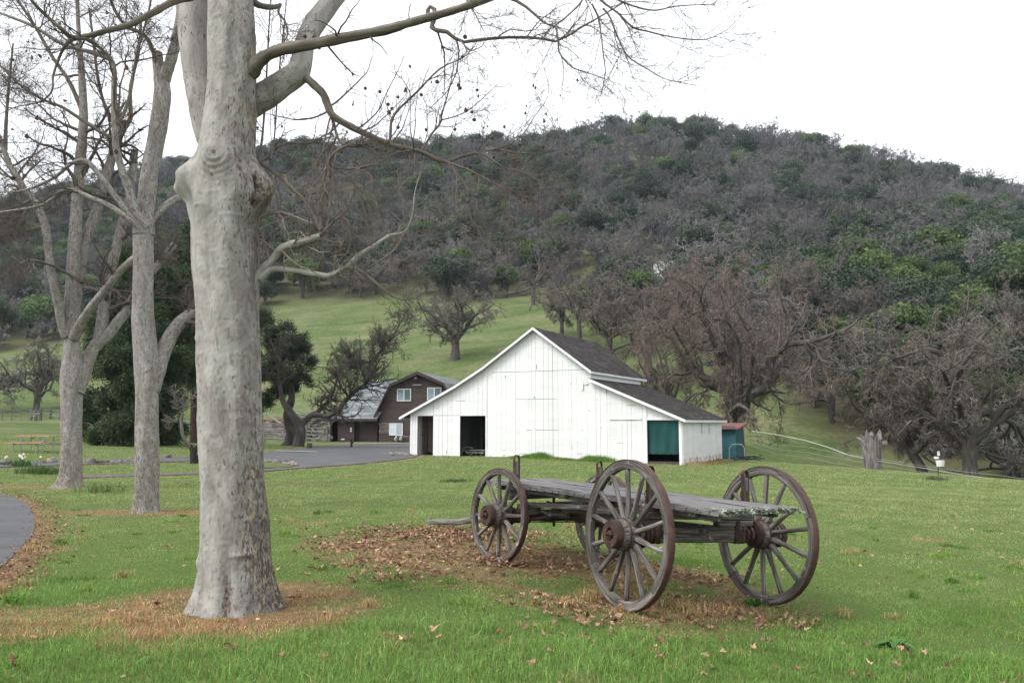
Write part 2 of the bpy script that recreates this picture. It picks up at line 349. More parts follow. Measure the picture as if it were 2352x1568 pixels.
M['hilltwig'] = gmat('hill_oak_twigs', [(.3, (.092, .087, .085)), (.7, (.205, .197, .192))], (.4, 2, 2), src='gc', rough=.95, bump=0, cva=.5, orand=.35)
def leafmat(name, c1, c2, tr=.25):
    m, nt, N, L, B = newmat(name); a = N.new('ShaderNodeAttribute'); a.attribute_name = 'cv'
    oi = N.new('ShaderNodeObjectInfo'); r = ramp(N, [(0, c1), (1, c2)]); L.new(a.outputs['Fac'], r.inputs[0])
    h = N.new('ShaderNodeHueSaturation'); mr = N.new('ShaderNodeMapRange'); mr.inputs[3].default_value = .7; mr.inputs[4].default_value = 1.35
    L.new(oi.outputs['Random'], mr.inputs[0]); L.new(mr.outputs[0], h.inputs['Value']); L.new(r.outputs[0], h.inputs['Color'])
    L.new(h.outputs[0], B.inputs['Base Color']); B.inputs['Roughness'].default_value = .7; B.inputs['Specular IOR Level'].default_value = .25
    t = N.new('ShaderNodeBsdfTranslucent'); L.new(h.outputs[0], t.inputs[0]); mi = N.new('ShaderNodeMixShader'); mi.inputs[0].default_value = tr
    L.new(B.outputs[0], mi.inputs[1]); L.new(t.outputs[0], mi.inputs[2]); L.new(mi.outputs[0], nt.nodes['Material Output'].inputs[0])
    return m
M['live'] = leafmat('evergreen_oak_leaves', (.018, .033, .021), (.058, .083, .045), .15)
M['lime'] = leafmat('light_green_leaves', (.04, .070, .022), (.105, .148, .048), .2)
M['cedar'] = leafmat('cedar_sprays', (.018, .034, .018), (.082, .120, .050), .2)
M['pine'] = leafmat('pine_needles', (.020, .032, .020), (.075, .098, .052), .2)
def colmat(name, tr=.3, rough=.6):
    m, nt, N, L, B = newmat(name); a = N.new('ShaderNodeAttribute'); a.attribute_name = 'col'
    L.new(a.outputs['Vector'], B.inputs['Base Color']); B.inputs['Roughness'].default_value = rough; B.inputs['Specular IOR Level'].default_value = .25
    t = N.new('ShaderNodeBsdfTranslucent'); L.new(a.outputs['Vector'], t.inputs[0]); mi = N.new('ShaderNodeMixShader'); mi.inputs[0].default_value = tr
    L.new(B.outputs[0], mi.inputs[1]); L.new(t.outputs[0], mi.inputs[2]); L.new(mi.outputs[0], nt.nodes['Material Output'].inputs[0])
    return m
M['blade'] = colmat('grass_blades'); M['leaf'] = colmat('dead_leaf', .15, .8)
# ------------------------------------------------------------------ ground
T1 = np.array([-2.29, 6.93]); 
T2 = at(335, 1180, 14.6)[:2]; T3 = at(158, 1112, 21.6)[:2]
def nz2(x, y, s, k=0): return .5+.5*np.clip(wav(x, y, s, k), -1, 1)
# loop of asphalt at the near left: its edge as picture points on the ground
_loop = np.array([gp(u, v)[:2] for u, v in [(-330, 1100), (-160, 1108), (0, 1134), (40, 1146), (64, 1158), (76, 1180), (80, 1205), (76, 1228), (52, 1254), (24, 1284), (-10, 1312), (-60, 1350), (-200, 1440), (-420, 1560)]])
def dist_poly(x, y, P, closed=False):
    x = np.asarray(x); y = np.asarray(y); d = np.full(x.shape, 1e9)
    n = len(P)
    for i in range(n if closed else n-1):
        a = P[i]; b = P[(i+1) % n]; ab = b-a; t = np.clip(((x-a[0])*ab[0]+(y-a[1])*ab[1])/(ab@ab+1e-9), 0, 1)
        d = np.minimum(d, np.hypot(x-a[0]-t*ab[0], y-a[1]-t*ab[1]))
    return d
def inside(x, y, P):
    x = np.asarray(x); y = np.asarray(y); r = np.zeros(x.shape, bool); n = len(P)
    for i in range(n):
        a = P[i]; b = P[(i+1) % n]
        c = (a[1] > y) != (b[1] > y)
        r ^= c & (x < (b[0]-a[0])*(y-a[1])/(b[1]-a[1]+1e-12)+a[0])
    return r
_loopP = np.vstack([_loop, [[-30, 2], [-30, 30]]])
def strip(name, up, lo, mat_, n=60, m=8, off=.03, lift=0):
    """ground-following sheet between two picture lines on the ground"""
    up = np.array(up, float); lo = np.array(lo, float); rows = []
    for t in np.linspace(0, 1, n):
        def pt(P):
            s = np.concatenate([[0], np.cumsum(np.hypot(*np.diff(P, axis=0).T))]); s /= s[-1]
            return np.array([np.interp(t, s, P[:, 0]), np.interp(t, s, P[:, 1])])
        a = pt(up); b = pt(lo)
        A = gp(*a); Bq = gp(*b)
        rows.append([A[:2]*(1-k)+Bq[:2]*k for k in np.linspace(0, 1, m)])
    G = np.array(rows); z = H(G[..., 0], G[..., 1])+off
    V = np.dstack([G, z]).reshape(-1, 3)
    i, j = np.meshgrid(range(n-1), range(m-1), indexing='ij'); i = i.ravel(); j = j.ravel()
    F = np.stack([i*m+j, (i+1)*m+j, (i+1)*m+j+1, i*m+j+1], 1)
    o = struct(mk(name, V, F, mat_, smooth_=True))
    ring = np.vstack([G[:, 0], G[-1, 1:], G[::-1, -1], G[0, ::-1][1:-1]])
    return o, ring
ROADS = []
_, r = strip('car_park', [(596, 1039), (690, 1031), (718, 1026), (816, 1021), (900, 1020), (960, 1019)], [(596, 1084), (679, 1077), (808, 1067.6), (878, 1060.6), (935, 1053), (962, 1049)], M['asphalt'], 70, 14); ROADS.append(r)
_, r = strip('upper_path', [(-300, 1075), (0, 1065), (200, 1058), (436, 1049), (600, 1040)], [(-300, 1086), (0, 1074), (200, 1067), (436, 1060), (600, 1062)], M['asphalt'], 60, 5, .026); ROADS.append(r)
_, r = strip('lower_path', [(185, 1093), (300, 1090), (458, 1085), (604, 1077)], [(185, 1098.5), (300, 1094.5), (458, 1089.5), (604, 1084)], M['asphalt'], 50, 3, .022); ROADS.append(r)
ISLE = np.array([gp(u, v)[:2] for u, v in [(560, 1063), (640, 1064), (681, 1070), (640, 1075), (560, 1078)]])
strip('grass_island', [(560, 1061), (640, 1063), (683, 1070)], [(560, 1077.5), (640, 1075), (684, 1070.6)], None or M['concrete'], 30, 6, .05) if False else None
# barn frame first: needed for the masks
BL = at(945, 1047, 47.0); BR = at(1570, 1068, 40.0)
BL = np.array([-5.67, 47.0, 0]); BR = np.array([8.215, 40.0, 0])
bdir = (BR-BL)/np.linalg.norm(BR-BL); bn = np.array([-bdir[1], bdir[0], 0])   # bn points to the back
if bn[1] < 0: bn = -bn
BW = float(np.linalg.norm(BR-BL)); BD = 8.9
BARN = np.array([(BL+bdir*s+bn*t)[:2] for s, t in ((-.1, -.1), (BW+.1, -.1), (BW+.1, BD), (-.1, BD))])
# fallen leaf litter / dry grass zones
WAG = np.array([gp(u, v)[:2] for u, v in [(900, 1235), (1010, 1215), (1130, 1240), (1290, 1258), (1420, 1270), (1560, 1300), (1700, 1345), (1860, 1385), (1800, 1420), (1700, 1440), (1500, 1455), (1380, 1415), (1200, 1385), (1100, 1350), (960, 1330), (820, 1300), (700, 1255), (760, 1235)]])
SPOTS = [(*gp(u, v)[:2], a, b) for u, v, a, b in ((850, 1090, 1.3, .35), (900, 1084, 1.0, .3), (690, 1108, .5, .2), (1060, 1085, .8, .3), (150, 1092, .8, .3), (1500, 1082, .9, .3), (2150, 1240, .35, .2), (1950, 1180, .4, .2), (720, 1200, .4, .2), (90, 1262, .4, .2))]
def masks(x, y):
    """dry (0..1 orange dry grass), litter (0..1 leaves), soil"""
    w1 = .35*wav(x, y, .5, 9)+.18*wav(x, y, .16, 3); 
    d1 = np.hypot((x-T1[0]-.05)/1.0, (y-T1[1]+.02)/1.0)
    ring1 = (1-smooth(.85, 1.35, d1*(1+.42*w1)))*(1-.5*smooth(.2, .6, wav(x, y, .4, 33)))
    armd = dist_poly(x, y, np.array([[-2.7, 6.9], [-3.6, 6.4], [-4.6, 6.2], [-5.8, 6.1]])); arm = (1-smooth(.42, .72, armd*(1+.4*w1)))*.75
    ring2 = 1-smooth(.7, 1.1, np.hypot((x-T2[0])/1.9, (y-T2[1])/.75)*(1+.4*w1))
    ring3 = 1-smooth(.8, 1.2, np.hypot((x-T3[0]+.6)/1.9, (y-T3[1])/.8)*(1+.4*w1))
    din = dist_poly(x, y, WAG, True); ins = inside(x, y, WAG)
    w3 = wav(x, y, .32, 25); wag = np.where(ins, smooth(-.05, .35, din+.35*w1)*(1-.85*smooth(.1, .55, w3)), (1-smooth(0, .4, din-.28*w1+.12))*.9)
    dl = dist_poly(x, y, _loop); loop = 1-smooth(.32, .62, dl*(1+.35*w1)+.02*y)
    rd = np.zeros(np.shape(x))
    for r in ROADS: rd = np.maximum(rd, (1-smooth(.25, .7, dist_poly(x, y, r, True)*(1+.5*w1)))*.6)
    bd = (1-smooth(.2, .9, dist_poly(x, y, BARN, True)*(1+.4*w1)))*np.where(x > 6.5, .9, .0)
    dry = np.maximum.reduce([ring1, arm, ring2*.8, ring3*.7, wag*.92, loop, rd, bd])
    lit = np.maximum.reduce([wag, loop*.9, ring1*.25])
    for (cx_, cy_, rx_, ry_) in SPOTS: dry = np.maximum(dry, .8*(1-smooth(.5, 1.2, np.hypot((x-cx_)/rx_, (y-cy_)/ry_)*(1+.8*w1))))
    return dry, lit, wag
def onroad(x, y):
    r = inside(x, y, _loopP)
    for P in ROADS: r |= inside(x, y, P)
    return r & ~inside(x, y, ISLE)
def woods(x, y):
    """how wooded the hillside is at a place"""
    a = x/np.maximum(y, 1); u = a*1900+1176
    tl = np.interp(u, [-500, 0, 300, 600, 740, 950, 1040, 1200, 1400, 1560, 1650, 1800, 2000, 2352, 3000], [170, 185, 195, 205, 212, 206, 192, 196, 150, 124, 112, 95, 76, 62, 55])
    tl = tl+9*wav(x, y, 22, 15)
    return smooth(-6, 8, y-tl)
na, ny = 560, 420
A = np.linspace(-1.25, 1.25, na); A = np.sign(A)*np.abs(A/1.25)**1.15*1.25
Yv = np.concatenate([np.linspace(-22, 3, 14)[:-1], 3*np.exp(np.linspace(0, math.log(740/3), ny-13))])
YY, AA = np.meshgrid(Yv, A, indexing='ij'); XX = AA*(YY+26)
ZZ = H(XX, YY)
inl = inside(XX, YY, _loopP)
dry, lit, wg = masks(XX, YY)
near = smooth(80, 60, YY)
V = np.dstack([XX, YY, ZZ]).reshape(-1, 3)
i, j = np.meshgrid(range(len(Yv)-1), range(na-1), indexing='ij'); i = i.ravel(); j = j.ravel()
F = np.stack([i*na+j, i*na+j+1, (i+1)*na+j+1, (i+1)*na+j], 1)
m, nt_, N, L, B = newmat('ground_turf')
g = N.new('ShaderNodeNewGeometry')
def nzn(s, det=5, sy=None):
    mp = N.new('ShaderNodeMapping'); mp.inputs['Scale'].default_value = (s, sy or s, s); L.new(g.outputs['Position'], mp.inputs[0])
    n = N.new('ShaderNodeTexNoise'); n.inputs['Scale'].default_value = 1; n.inputs['Detail'].default_value = det; n.inputs['Roughness'].default_value = .65; L.new(mp.outputs[0], n.inputs['Vector']); return n.outputs['Fac']
def mix(a, b, f):
    mi = N.new('ShaderNodeMix'); mi.data_type = 'RGBA'; L.new(f, mi.inputs[0])
    for s, k in ((a, 6), (b, 7)):
        if isinstance(s, tuple): mi.inputs[k].default_value = (*s, 1)
        else: L.new(s, mi.inputs[k])
    return mi.outputs[2]
def att(n): a = N.new('ShaderNodeAttribute'); a.attribute_name = n; return a.outputs['Fac']
def mr(x, a, b): q = N.new('ShaderNodeMapRange'); q.inputs[1].default_value = a; q.inputs[2].default_value = b; L.new(x, q.inputs[0]); return q.outputs[0]
r1 = ramp(N, [(.3, (.060, .098, .030)), (.45, (.090, .128, .046)), (.56, (.128, .150, .072)), (.70, (.185, .182, .108))]); L.new(nzn(.09, 8, .16), r1.inputs[0])
r2 = ramp(N, [(.3, (.42, .46, .42)), (.7, (1.38, 1.32, 1.2))]); L.new(nzn(1.6, 8, 3.2), r2.inputs[0])
mm = N.new('ShaderNodeMix'); mm.data_type = 'RGBA'; mm.blend_type = 'MULTIPLY'; mm.inputs[0].default_value = 1; L.new(r1.outputs[0], mm.inputs[6]); L.new(r2.outputs[0], mm.inputs[7])
turf = mm.outputs[2]
soil = ramp(N, [(.3, (.075, .052, .032)), (.5, (.17, .115, .065)), (.75, (.30, .20, .11))]); L.new(nzn(9, 8), soil.inputs[0])
flo = ramp(N, [(.3, (.055, .05, .03)), (.5, (.10, .085, .055)), (.7, (.12, .13, .05))]); L.new(nzn(.12, 6), flo.inputs[0])
c = mix(turf, (.085, .125, .034), att('near')); c = mix(c, soil.outputs[0], att('dry')); c = mix(c, flo.outputs[0], att('wood'))
L.new(c, B.inputs['Base Color']); B.inputs['Roughness'].default_value = .95; B.inputs['Specular IOR Level'].default_value = .1
bp = N.new('ShaderNodeBump'); bp.inputs['Strength'].default_value = .6; bp.inputs['Distance'].default_value = .25; L.new(nzn(2.2, 8, 3.5), bp.inputs['Height']); L.new(bp.outputs[0], B.inputs['Normal'])
M['turf'] = m
GROUND = struct(mk('ground', V, F, m, attrs={'dry': dry.ravel()*.9, 'near': (1-smooth(30, 50, YY)).ravel(), 'wood': (woods(XX, YY)*.8).ravel()}, smooth_=True))
# near asphalt loop sheet
def sheet(name, P, mat_, off=.03, step=.5):
    x0, y0 = P.min(0); x1, y1 = P.max(0); xs = np.arange(x0, x1, step); ys = np.arange(y0, y1, step)
    bm = bpy.data.meshes.new('tmp')
    from mathutils.geometry import delaunay_2d_cdt
    pts = [Vector(p) for p in P]; n = len(pts)
    gx, gy = np.meshgrid(xs+step/2, ys+step/2); gx = gx.ravel(); gy = gy.ravel(); k = inside(gx, gy, P) & (dist_poly(gx, gy, P, True) > step*.35)
    pts += [Vector((a, b)) for a, b in zip(gx[k], gy[k])]
    vv, _, ff, *_r = delaunay_2d_cdt(pts, [(q, (q+1) % n) for q in range(n)], [list(range(n))], 1, 1e-5)
    vv = np.array([tuple(q) for q in vv]); z = H(vv[:, 0], vv[:, 1])+off
    return mk(name, np.column_stack([vv, z]), np.array(ff), mat_, smooth_=True)
struct(sheet('road', _loopP, M['asphalt'], .012, .6))
# white parking line
def bar(name, a, b, wpx, mat_):
    A_, B_ = gp(*a), gp(*b); n = 12; V = []
    for t in np.linspace(0, 1, n):
        p = A_*(1-t)+B_*t
        for s in (-.28, .28): V.append([p[0], p[1]+s, float(H(p[0], p[1]+s))+.065])
    return struct(mk(name, V, np.array([[2*q, 2*q+2, 2*q+3, 2*q+1] for q in range(n-1)]), mat_))
bar('parking_line', (632, 1037), (728, 1039.5), 2, M['paint'])
# ------------------------------------------------------------------ white barn
def frame_mat(o, xd, yd):
    m_ = Matrix.Identity(4)
    for i in range(3): m_[i][0] = xd[i]; m_[i][1] = yd[i]; m_[i][2] = (0, 0, 1)[i]; m_[i][3] = o[i]
    return m_
class Front:
    def __init__(s, o, xd, yd): s.o = np.array([o[0], o[1], 0.]); s.x = xd; s.y = yd; s.W = frame_mat(s.o, xd, yd)
    def f(s, u, v, t=0):
        p = hitplane(u, v, s.o+s.y*t, s.y); return float(np.dot(p-s.o, s.x)), float(p[2])
def put(o, root_inv): return o
BF = Front(BL, bdir, bn); bz = -.30
def zx(u): return 878+.36*u
def zy(v): return 721.3+.36*v
def fz(x, y, t=0): return BF.f(zx(x), zy(y), t)
rng = np.random.default_rng(11)
barn = empty('barn', tuple(BF.o), 'big white board barn with dark shingle roof and a lower lean-to on each side', 'barn', math.atan2(bdir[1], bdir[0]))
E1 = fz(137, 650); K1 = fz(660, 335); RD = fz(975, 85); UR = fz(1345, 362); L0 = fz(1325, 408); L1 = fz(1930, 664)
prof = [(E1[0], E1[1]), (fz(480, 455)[0], fz(480, 455)[1]), K1, RD, UR]
SC = fz(1330, 380)[0]          # clerestory wall
def topz(s):
    if s <= RD[0]: return float(np.interp(s, [p[0] for p in prof[:4]], [p[1] for p in prof[:4]]))
    if s <= SC: return float(np.interp(s, [RD[0], UR[0]], [RD[1], UR[1]]))
    return float(np.interp(s, [L0[0], L1[0]], [L0[1], L1[1]]))
O1a, O1b = fz(225, 648), fz(322, 900); O2a, O2b = fz(497, 648), fz(661, 900); O3a, O3b = fz(1690, 676), fz(1895, 945)
opens = [(O1a[0], O1b[0], O1a[1]), (O2a[0], O2b[0], O2a[1]), (O3a[0], O3b[0], O3a[1])]
seams = [(fz(690, 0)[0], fz(1300, 0)[0], fz(1000, 362)[1]), (fz(850, 0)[0], fz(1122, 0)[0], fz(1000, 540)[1]),
         (fz(988, 0)[0], fz(1122, 0)[0], fz(1050, 737)[1]), (fz(918, 0)[0], fz(953, 0)[0], fz(930, 738)[1]),
         (fz(482, 0)[0], fz(540, 0)[0], fz(510, 552)[1]), (fz(1550, 0)[0], fz(1620, 0)[0], fz(1585, 580)[1]),
         (fz(228, 0)[0], fz(495, 0)[0], fz(360, 645)[1]), (fz(1470, 0)[0], fz(1516, 0)[0], fz(1490, 820)[1]),
         (fz(1450, 0)[0], fz(1655, 0)[0], fz(1550, 668)[1]), (fz(888, 0)[0], fz(908, 0)[0], fz(900, 888)[1]),
         (fz(1228, 0)[0], fz(1262, 0)[0], fz(1240, 888)[1])]
wide = [fz(x, 600)[0] for x in (758, 988, 1190, 918, 953, 1122, 850, 1325, 1433, 1660)]
edges = [0.0]
while edges[-1] < BW-.15:
    edges.append(edges[-1]+rng.uniform(.22, .33))
edges[-1] = BW
for w_ in wide+[q for o_ in opens for q in o_[:2]]+[RD[0], SC]:
    k = int(np.argmin([abs(e-w_) for e in edges]))
    if 0 < k < len(edges)-1: edges[k] = w_
edges = sorted(set(edges))
fb = MB()
for a, b in zip(edges[:-1], edges[1:]):
    if b-a < .03: continue
    mid = (a+b)/2; g0 = rng.choice([.006, .010, .019], p=[.5, .35, .15]); lo = bz-.35
    for (oa, ob, oz) in opens:
        if oa-.02 <= mid <= ob+.02: lo = oz
    cuts = sorted(z for (x0, x1, z) in seams if x0 <= mid <= x1 and z > lo+.2 and z < topz(mid)-.2)
    dy = rng.uniform(-.006, .006); cv = rng.uniform(.2, .8)
    zs = [lo]+cuts; 
    for k, z0 in enumerate(zs):
        z1 = (cuts[k]-.019) if k < len(cuts) else None
        ta = z1 if z1 is not None else topz(a+.001)-.06; tb = z1 if z1 is not None else topz(b-.001)-.06
        t_ = rng.uniform(-.004, .004)
        fb.poly([(a+g0/2, dy, z0), (b-g0/2, dy+t_, z0), (b-g0/2, dy+t_, tb), (a+g0/2, dy, ta)], .028, (0, 1, 0), cv)
front_wall = fb.build('front_wall', [M['white']], barn)
# dark patches of missing wood and knot holes, and small fittings
kb = MB()
for (x, y, w_, h_) in [(615, 477, 4, 5), (1205, 443, 14, 4), (1076, 402, 4, 4), (1237, 417, 4, 5), (1375, 898, 5, 6), (1395, 898, 5, 6), (1377, 850, 4, 5), (970, 530, 5, 14), (985, 335, 4, 40), (1432, 495, 4, 55), (1398, 724, 5, 4), (1280, 740, 5, 5), (1320, 612, 5, 9), (436, 595, 3, 8), (407, 548, 4, 3), (743, 427, 4, 4), (737, 672, 4, 4), (786, 400, 3, 26), (832, 655, 5, 3), (1103, 778, 4, 4), (1510, 884, 4, 5), (1485, 795, 4, 4), (1372, 545, 4, 7), (1210, 850, 3, 26), (410, 880, 3, 26), (1244, 821, 4, 4), (930, 828, 3, 5), (726, 524, 4, 4), (777, 868, 4, 4), (582, 415, 5, 3), (777, 900, 14, 6), (690, 905, 12, 4), (1264, 518, 4, 5), (1126, 632, 4, 4), (352, 600, 3, 4), (711, 812, 4, 4)]:
    s, z = fz(x, y); a = w_*.36*44/1900/2; b = h_*.36*44/1900/2
    n_ = 7; P = [(s+a*math.cos(q/n_*6.283)*rng.uniform(.7, 1.1), -.012, z+b*math.sin(q/n_*6.283)*rng.uniform(.7, 1.1)) for q in range(n_)]
    kb.poly(P, .006, (0, 1, 0), rng.uniform(.1, .9))
kb.build('knot_holes', [M['darkwood']], barn)
ob = MB(); s, z = fz(1275, 455); ob.box((s-.03, -.06, z-.22), (s+.07, -.015, z+.2)); ob.box((s+.07, -.05, z+.05), (s+.34, -.015, z+.12)); ob.build('wall_bracket', [M['whitetrim']], barn)
ob = MB(); s0, z0 = fz(1450, 668); s1, _z = fz(1655, 668); ob.box((s0, -.05, z0-.03), (s1, -.014, z0+.015)); ob.build('wall_ledge', [M['whitetrim']], barn)
# door posts / corner boards
for x0, x1 in ((180, 190), (660, 668), (1668, 1690), (1895, 1912)):
    cb = MB(); s0 = fz(x0, 800)[0]; s1 = fz(x1, 800)[0]; cb.box((s0, -.035, bz-.3), (s1, -.012, topz((s0+s1)/2)-.1), .6); cb.build('corner_board', [M['whitetrim']], barn)
cb = MB()
cb.box((O3a[0]-.05, -.04, O3a[1]), (O3b[0]+.05, -.012, O3a[1]+.05)); cb.box((O3a[0]+.05, -.07, O3a[1]+.01), (O3a[0]+.9, -.041, O3a[1]+.05))
cb.build('door_header', [M['whitetrim']], barn)
# right side wall
def sidewall(name, s, t0, t1, zt, zb, sgn, mats, seed, parent=barn):
    r = np.random.default_rng(seed); b_ = MB(); t = t0
    while t < t1-.02:
        w_ = min(r.uniform(.2, .34), t1-t); g0 = r.choice([.005, .012, .02], p=[.6, .3, .1]); d = r.uniform(-.006, .006); e = r.uniform(-.0, .06)*0
        zz = zt(t) if callable(zt) else zt
        bb = zb+(r.uniform(.0, .12) if r.random() < .4 else 0)
        b_.poly([(s+d, t+g0/2, bb+.28), (s+d, t+w_-g0/2, bb+.28), (s+d, t+w_-g0/2, zz), (s+d, t+g0/2, zz)], .028*sgn, (-1, 0, 0), r.uniform(.2, .8), 0)
        b_.poly([(s+d, t+g0/2, bb), (s+d, t+w_-g0/2, bb), (s+d, t+w_-g0/2, bb+.28), (s+d, t+g0/2, bb+.28)], .028*sgn, (-1, 0, 0), r.uniform(.2, .8), 1)
        t += w_
    return b_.build(name, mats, parent)
zr = topz(BW-.02)-.1
sidewall('side_wall', BW, .03, BD-.6, zr, -.42, 1, [M['white'], M['dirtywhite']], 5)
sidewall('side_wall', 0.03, .03, BD-.6, topz(.05)-.1, -.5, -1, [M['white'], M['white']], 6)
for tt in (3.6, 5.2):
    sl_ = MB(); sl_.box((BW+.006, tt, 1.05), (BW+.02, tt+.10, 1.9), .3); sl_.build('side_slot', [M['metal']], barn)
# clerestory wall
cw = MB(); cw.box((SC-.05, .03, L0[1]-.1), (SC, BD-.75, UR[1]-.02), .35); cw.build('clerestory_wall', [M['whitetrim']], barn)
# back wall (dark inside)
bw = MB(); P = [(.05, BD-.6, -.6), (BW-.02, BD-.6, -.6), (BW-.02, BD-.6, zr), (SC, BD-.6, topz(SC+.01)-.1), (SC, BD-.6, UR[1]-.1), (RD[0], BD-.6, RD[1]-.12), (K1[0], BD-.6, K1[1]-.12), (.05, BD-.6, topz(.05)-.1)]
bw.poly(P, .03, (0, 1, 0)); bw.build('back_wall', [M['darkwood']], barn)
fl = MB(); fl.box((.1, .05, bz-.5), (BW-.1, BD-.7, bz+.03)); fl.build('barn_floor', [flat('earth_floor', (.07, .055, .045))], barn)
# roofs: deck + shingle courses
def roof(name, a, b, t0, t1, seed, mat_, parent, W=None, step=.17, sw=(.1, .2), th=.02, deck=.05, deckmat=None):
    """slope from a (top s,z) to b (bottom s,z), extruded t0..t1; courses run along t"""
    r = np.random.default_rng(seed); a = np.array(a); b = np.array(b); d = b-a; Ls = np.linalg.norm(d); d /= Ls; n_ = np.array([-d[1], d[0]])
    if n_[1] < 0: n_ = -n_
    q = MB()
    sg = 1
    P = [(a[0], t0, a[1]-.005), (b[0], t0, b[1]-.005), (b[0], t1, b[1]-.005), (a[0], t1, a[1]-.005)]
    q.poly(P, deck, (0, 0, -1), .2, 0)
    nC = int(Ls/step)
    Vs = []; cvs = []
    for k in range(nC+1):
        l0 = k*step; l1 = min(l0+step*1.15, Ls+.04); t = t0-r.uniform(0, .1)
        base = r.uniform(.3, .7)
        while t < t1:
            w_ = r.uniform(*sw); tb = min(t+w_, t1); ta = max(t, t0); bl = l1+r.uniform(-.015, .02); h0 = .003; h1 = th+r.uniform(-.006, .010)
            if tb-ta > .02:
                p = lambda l, h, tt: (a[0]+d[0]*l+n_[0]*h, tt, a[1]+d[1]*l+n_[1]*h)
                Vs.append([p(l0, h0, ta), p(l0, h0, tb-.006), p(bl, h1, tb-.006), p(bl, h1, ta), p(bl, h1-th*.95, ta), p(bl, h1-th*.95, tb-.006)])
                cvs.append(base*.45+.55*np.clip(r.normal(.45, .28), 0, 1))
            t += w_
    Vs = np.array(Vs); nn = len(Vs); bI = (np.arange(nn)*6)[:, None]
    F = np.concatenate([bI+np.array([0, 1, 2, 3]), bI+np.array([3, 2, 5, 4])])
    q.add(Vs.reshape(-1, 3), F, np.repeat(cvs, 6), None, 1)
    return q.build(name, [deckmat or M['darkwood'], mat_], parent)
T0_, T1_ = -.28, BD
roof('roof', RD, UR, T0_, T1_, 1, M['shingle'], barn)
roof('roof', L0, (L1[0]+.10, L1[1]-.05), T0_, T1_-.1, 2, M['shingle'], barn)
roof('roof', RD, K1, T0_, T1_, 3, M['shingle'], barn)
roof('roof', K1, (prof[1][0], prof[1][1]), T0_, T1_, 4, M['shingle'], barn)
roof('roof', (prof[1][0], prof[1][1]), (E1[0]-.1, E1[1]-.05), T0_, T1_, 8, M['shingle'], barn)
# bargeboards and eave boards
bb = MB()
def barge(a, b, t=T0_): bb.poly([(a[0], t, a[1]-.012), (b[0], t, b[1]-.012), (b[0], t, b[1]-.15), (a[0], t, a[1]-.15)], .03, (0, -1, 0), .7)
for a, b in ((RD, K1), (K1, prof[1]), (prof[1], (E1[0]-.1, E1[1]-.05)), (RD, UR), (L0, (L1[0]+.1, L1[1]-.05))): barge(a, b)
bb.build('bargeboard', [M['whitetrim']], barn)
for (p, q1) in ((UR, T1_), ((L1[0]+.1, L1[1]-.05), T1_-.1), ((E1[0]-.1, E1[1]-.05), T1_)):
    e_ = MB(); e_.box((p[0]-.02, T0_-.03, p[1]-.15), (p[0]+.015, q1, p[1]-.02), .6); e_.build('fascia', [M['whitetrim']], barn)
# soffit of clerestory eave
e_ = MB(); e_.poly([(SC, T0_+.05, UR[1]+.0), (UR[0]-.03, T0_+.05, UR[1]-.10), (UR[0]-.03, T1_-.05, UR[1]-.10), (SC, T1_-.05, UR[1]+.0)], .02, (0, 0, -1), .3); e_.build('soffit', [M['whitetrim']], barn)
# tarp door
tp = MB(); n1, n2 = 26, 14; zt0 = O3a[1]+.05; zt1 = fz(1800, 893)[1]; Vt = []
for i in range(n1):
    for j in range(n2):
        s = O3a[0]+.02+(O3b[0]-O3a[0]-.04)*i/(n1-1); f = j/(n2-1); z = zt0+(zt1-zt0)*f+.02*math.sin(i*1.1)*f
        Vt.append((s, .07+.035*math.sin(i*.75+f*1.4)*(.35+.65*f)+.05*math.sin(f*3.1), z))
Ft = [[i*n2+j, (i+1)*n2+j, (i+1)*n2+j+1, i*n2+j+1] for i in range(n1-1) for j in range(n2-1)]
tp.add(Vt, np.array(Ft)); to = tp.build('tarp_curtain', [M['tarp']], barn, True); to['label'] = 'green tarp hung in the doorway'
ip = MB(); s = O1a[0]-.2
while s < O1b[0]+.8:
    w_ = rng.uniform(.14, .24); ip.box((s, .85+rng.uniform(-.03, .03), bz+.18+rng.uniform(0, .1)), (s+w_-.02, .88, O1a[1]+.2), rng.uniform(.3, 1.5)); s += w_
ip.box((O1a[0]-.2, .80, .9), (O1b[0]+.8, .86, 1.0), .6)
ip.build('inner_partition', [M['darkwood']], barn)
ap = MB(); ap.box((O1a[0]-1.0, -1.0, bz-.3), (O2b[0]+1.3, -.05, bz+.035)); ap.box((O3a[0]-.3, -.7, -.72), (O3b[0]+.2, -.05, -.40)); struct(ap.build('concrete_apron', [M['concrete']], None, world=BF.W))
def toW(s, t, z): return tuple(BF.o+bdir*s+bn*t+np.array([0, 0, z]))
for k, (x0, x1, ytop, hh, tt, lab) in enumerate([(500, 576, 846, .75, 2.4, 'white picnic table just inside the dark barn doorway'), (560, 655, 864, .6, 1.6, 'low white bench table inside the barn doorway beside the taller table')]):
    s0, z0 = fz(x0, ytop, tt); s1, _ = fz(x1, ytop, tt)
    o = empty('barn_table', toW(s0, tt, bz+.03), lab, 'table', math.atan2(bdir[1], bdir[0])); zz = z0-(bz+.03); Lw = s1-s0
    q = MB(); q.box((0, 0, zz-.05), (Lw, .5, zz)); q.build('table_top', [M['frame']], o)
    q = MB(); q.box((-.1, -.35, zz*.55), (Lw+.1, -.12, zz*.55+.04)); q.build('seat', [M['frame']], o)
    for xx in (.15, Lw-.15):
        q = MB(); q.beam((xx, -.25, 0), (xx, .2, zz-.03), .05, .08); q.beam((xx, .6, 0), (xx, .25, zz-.03), .05, .08); q.build('leg', [M['frame']], o)

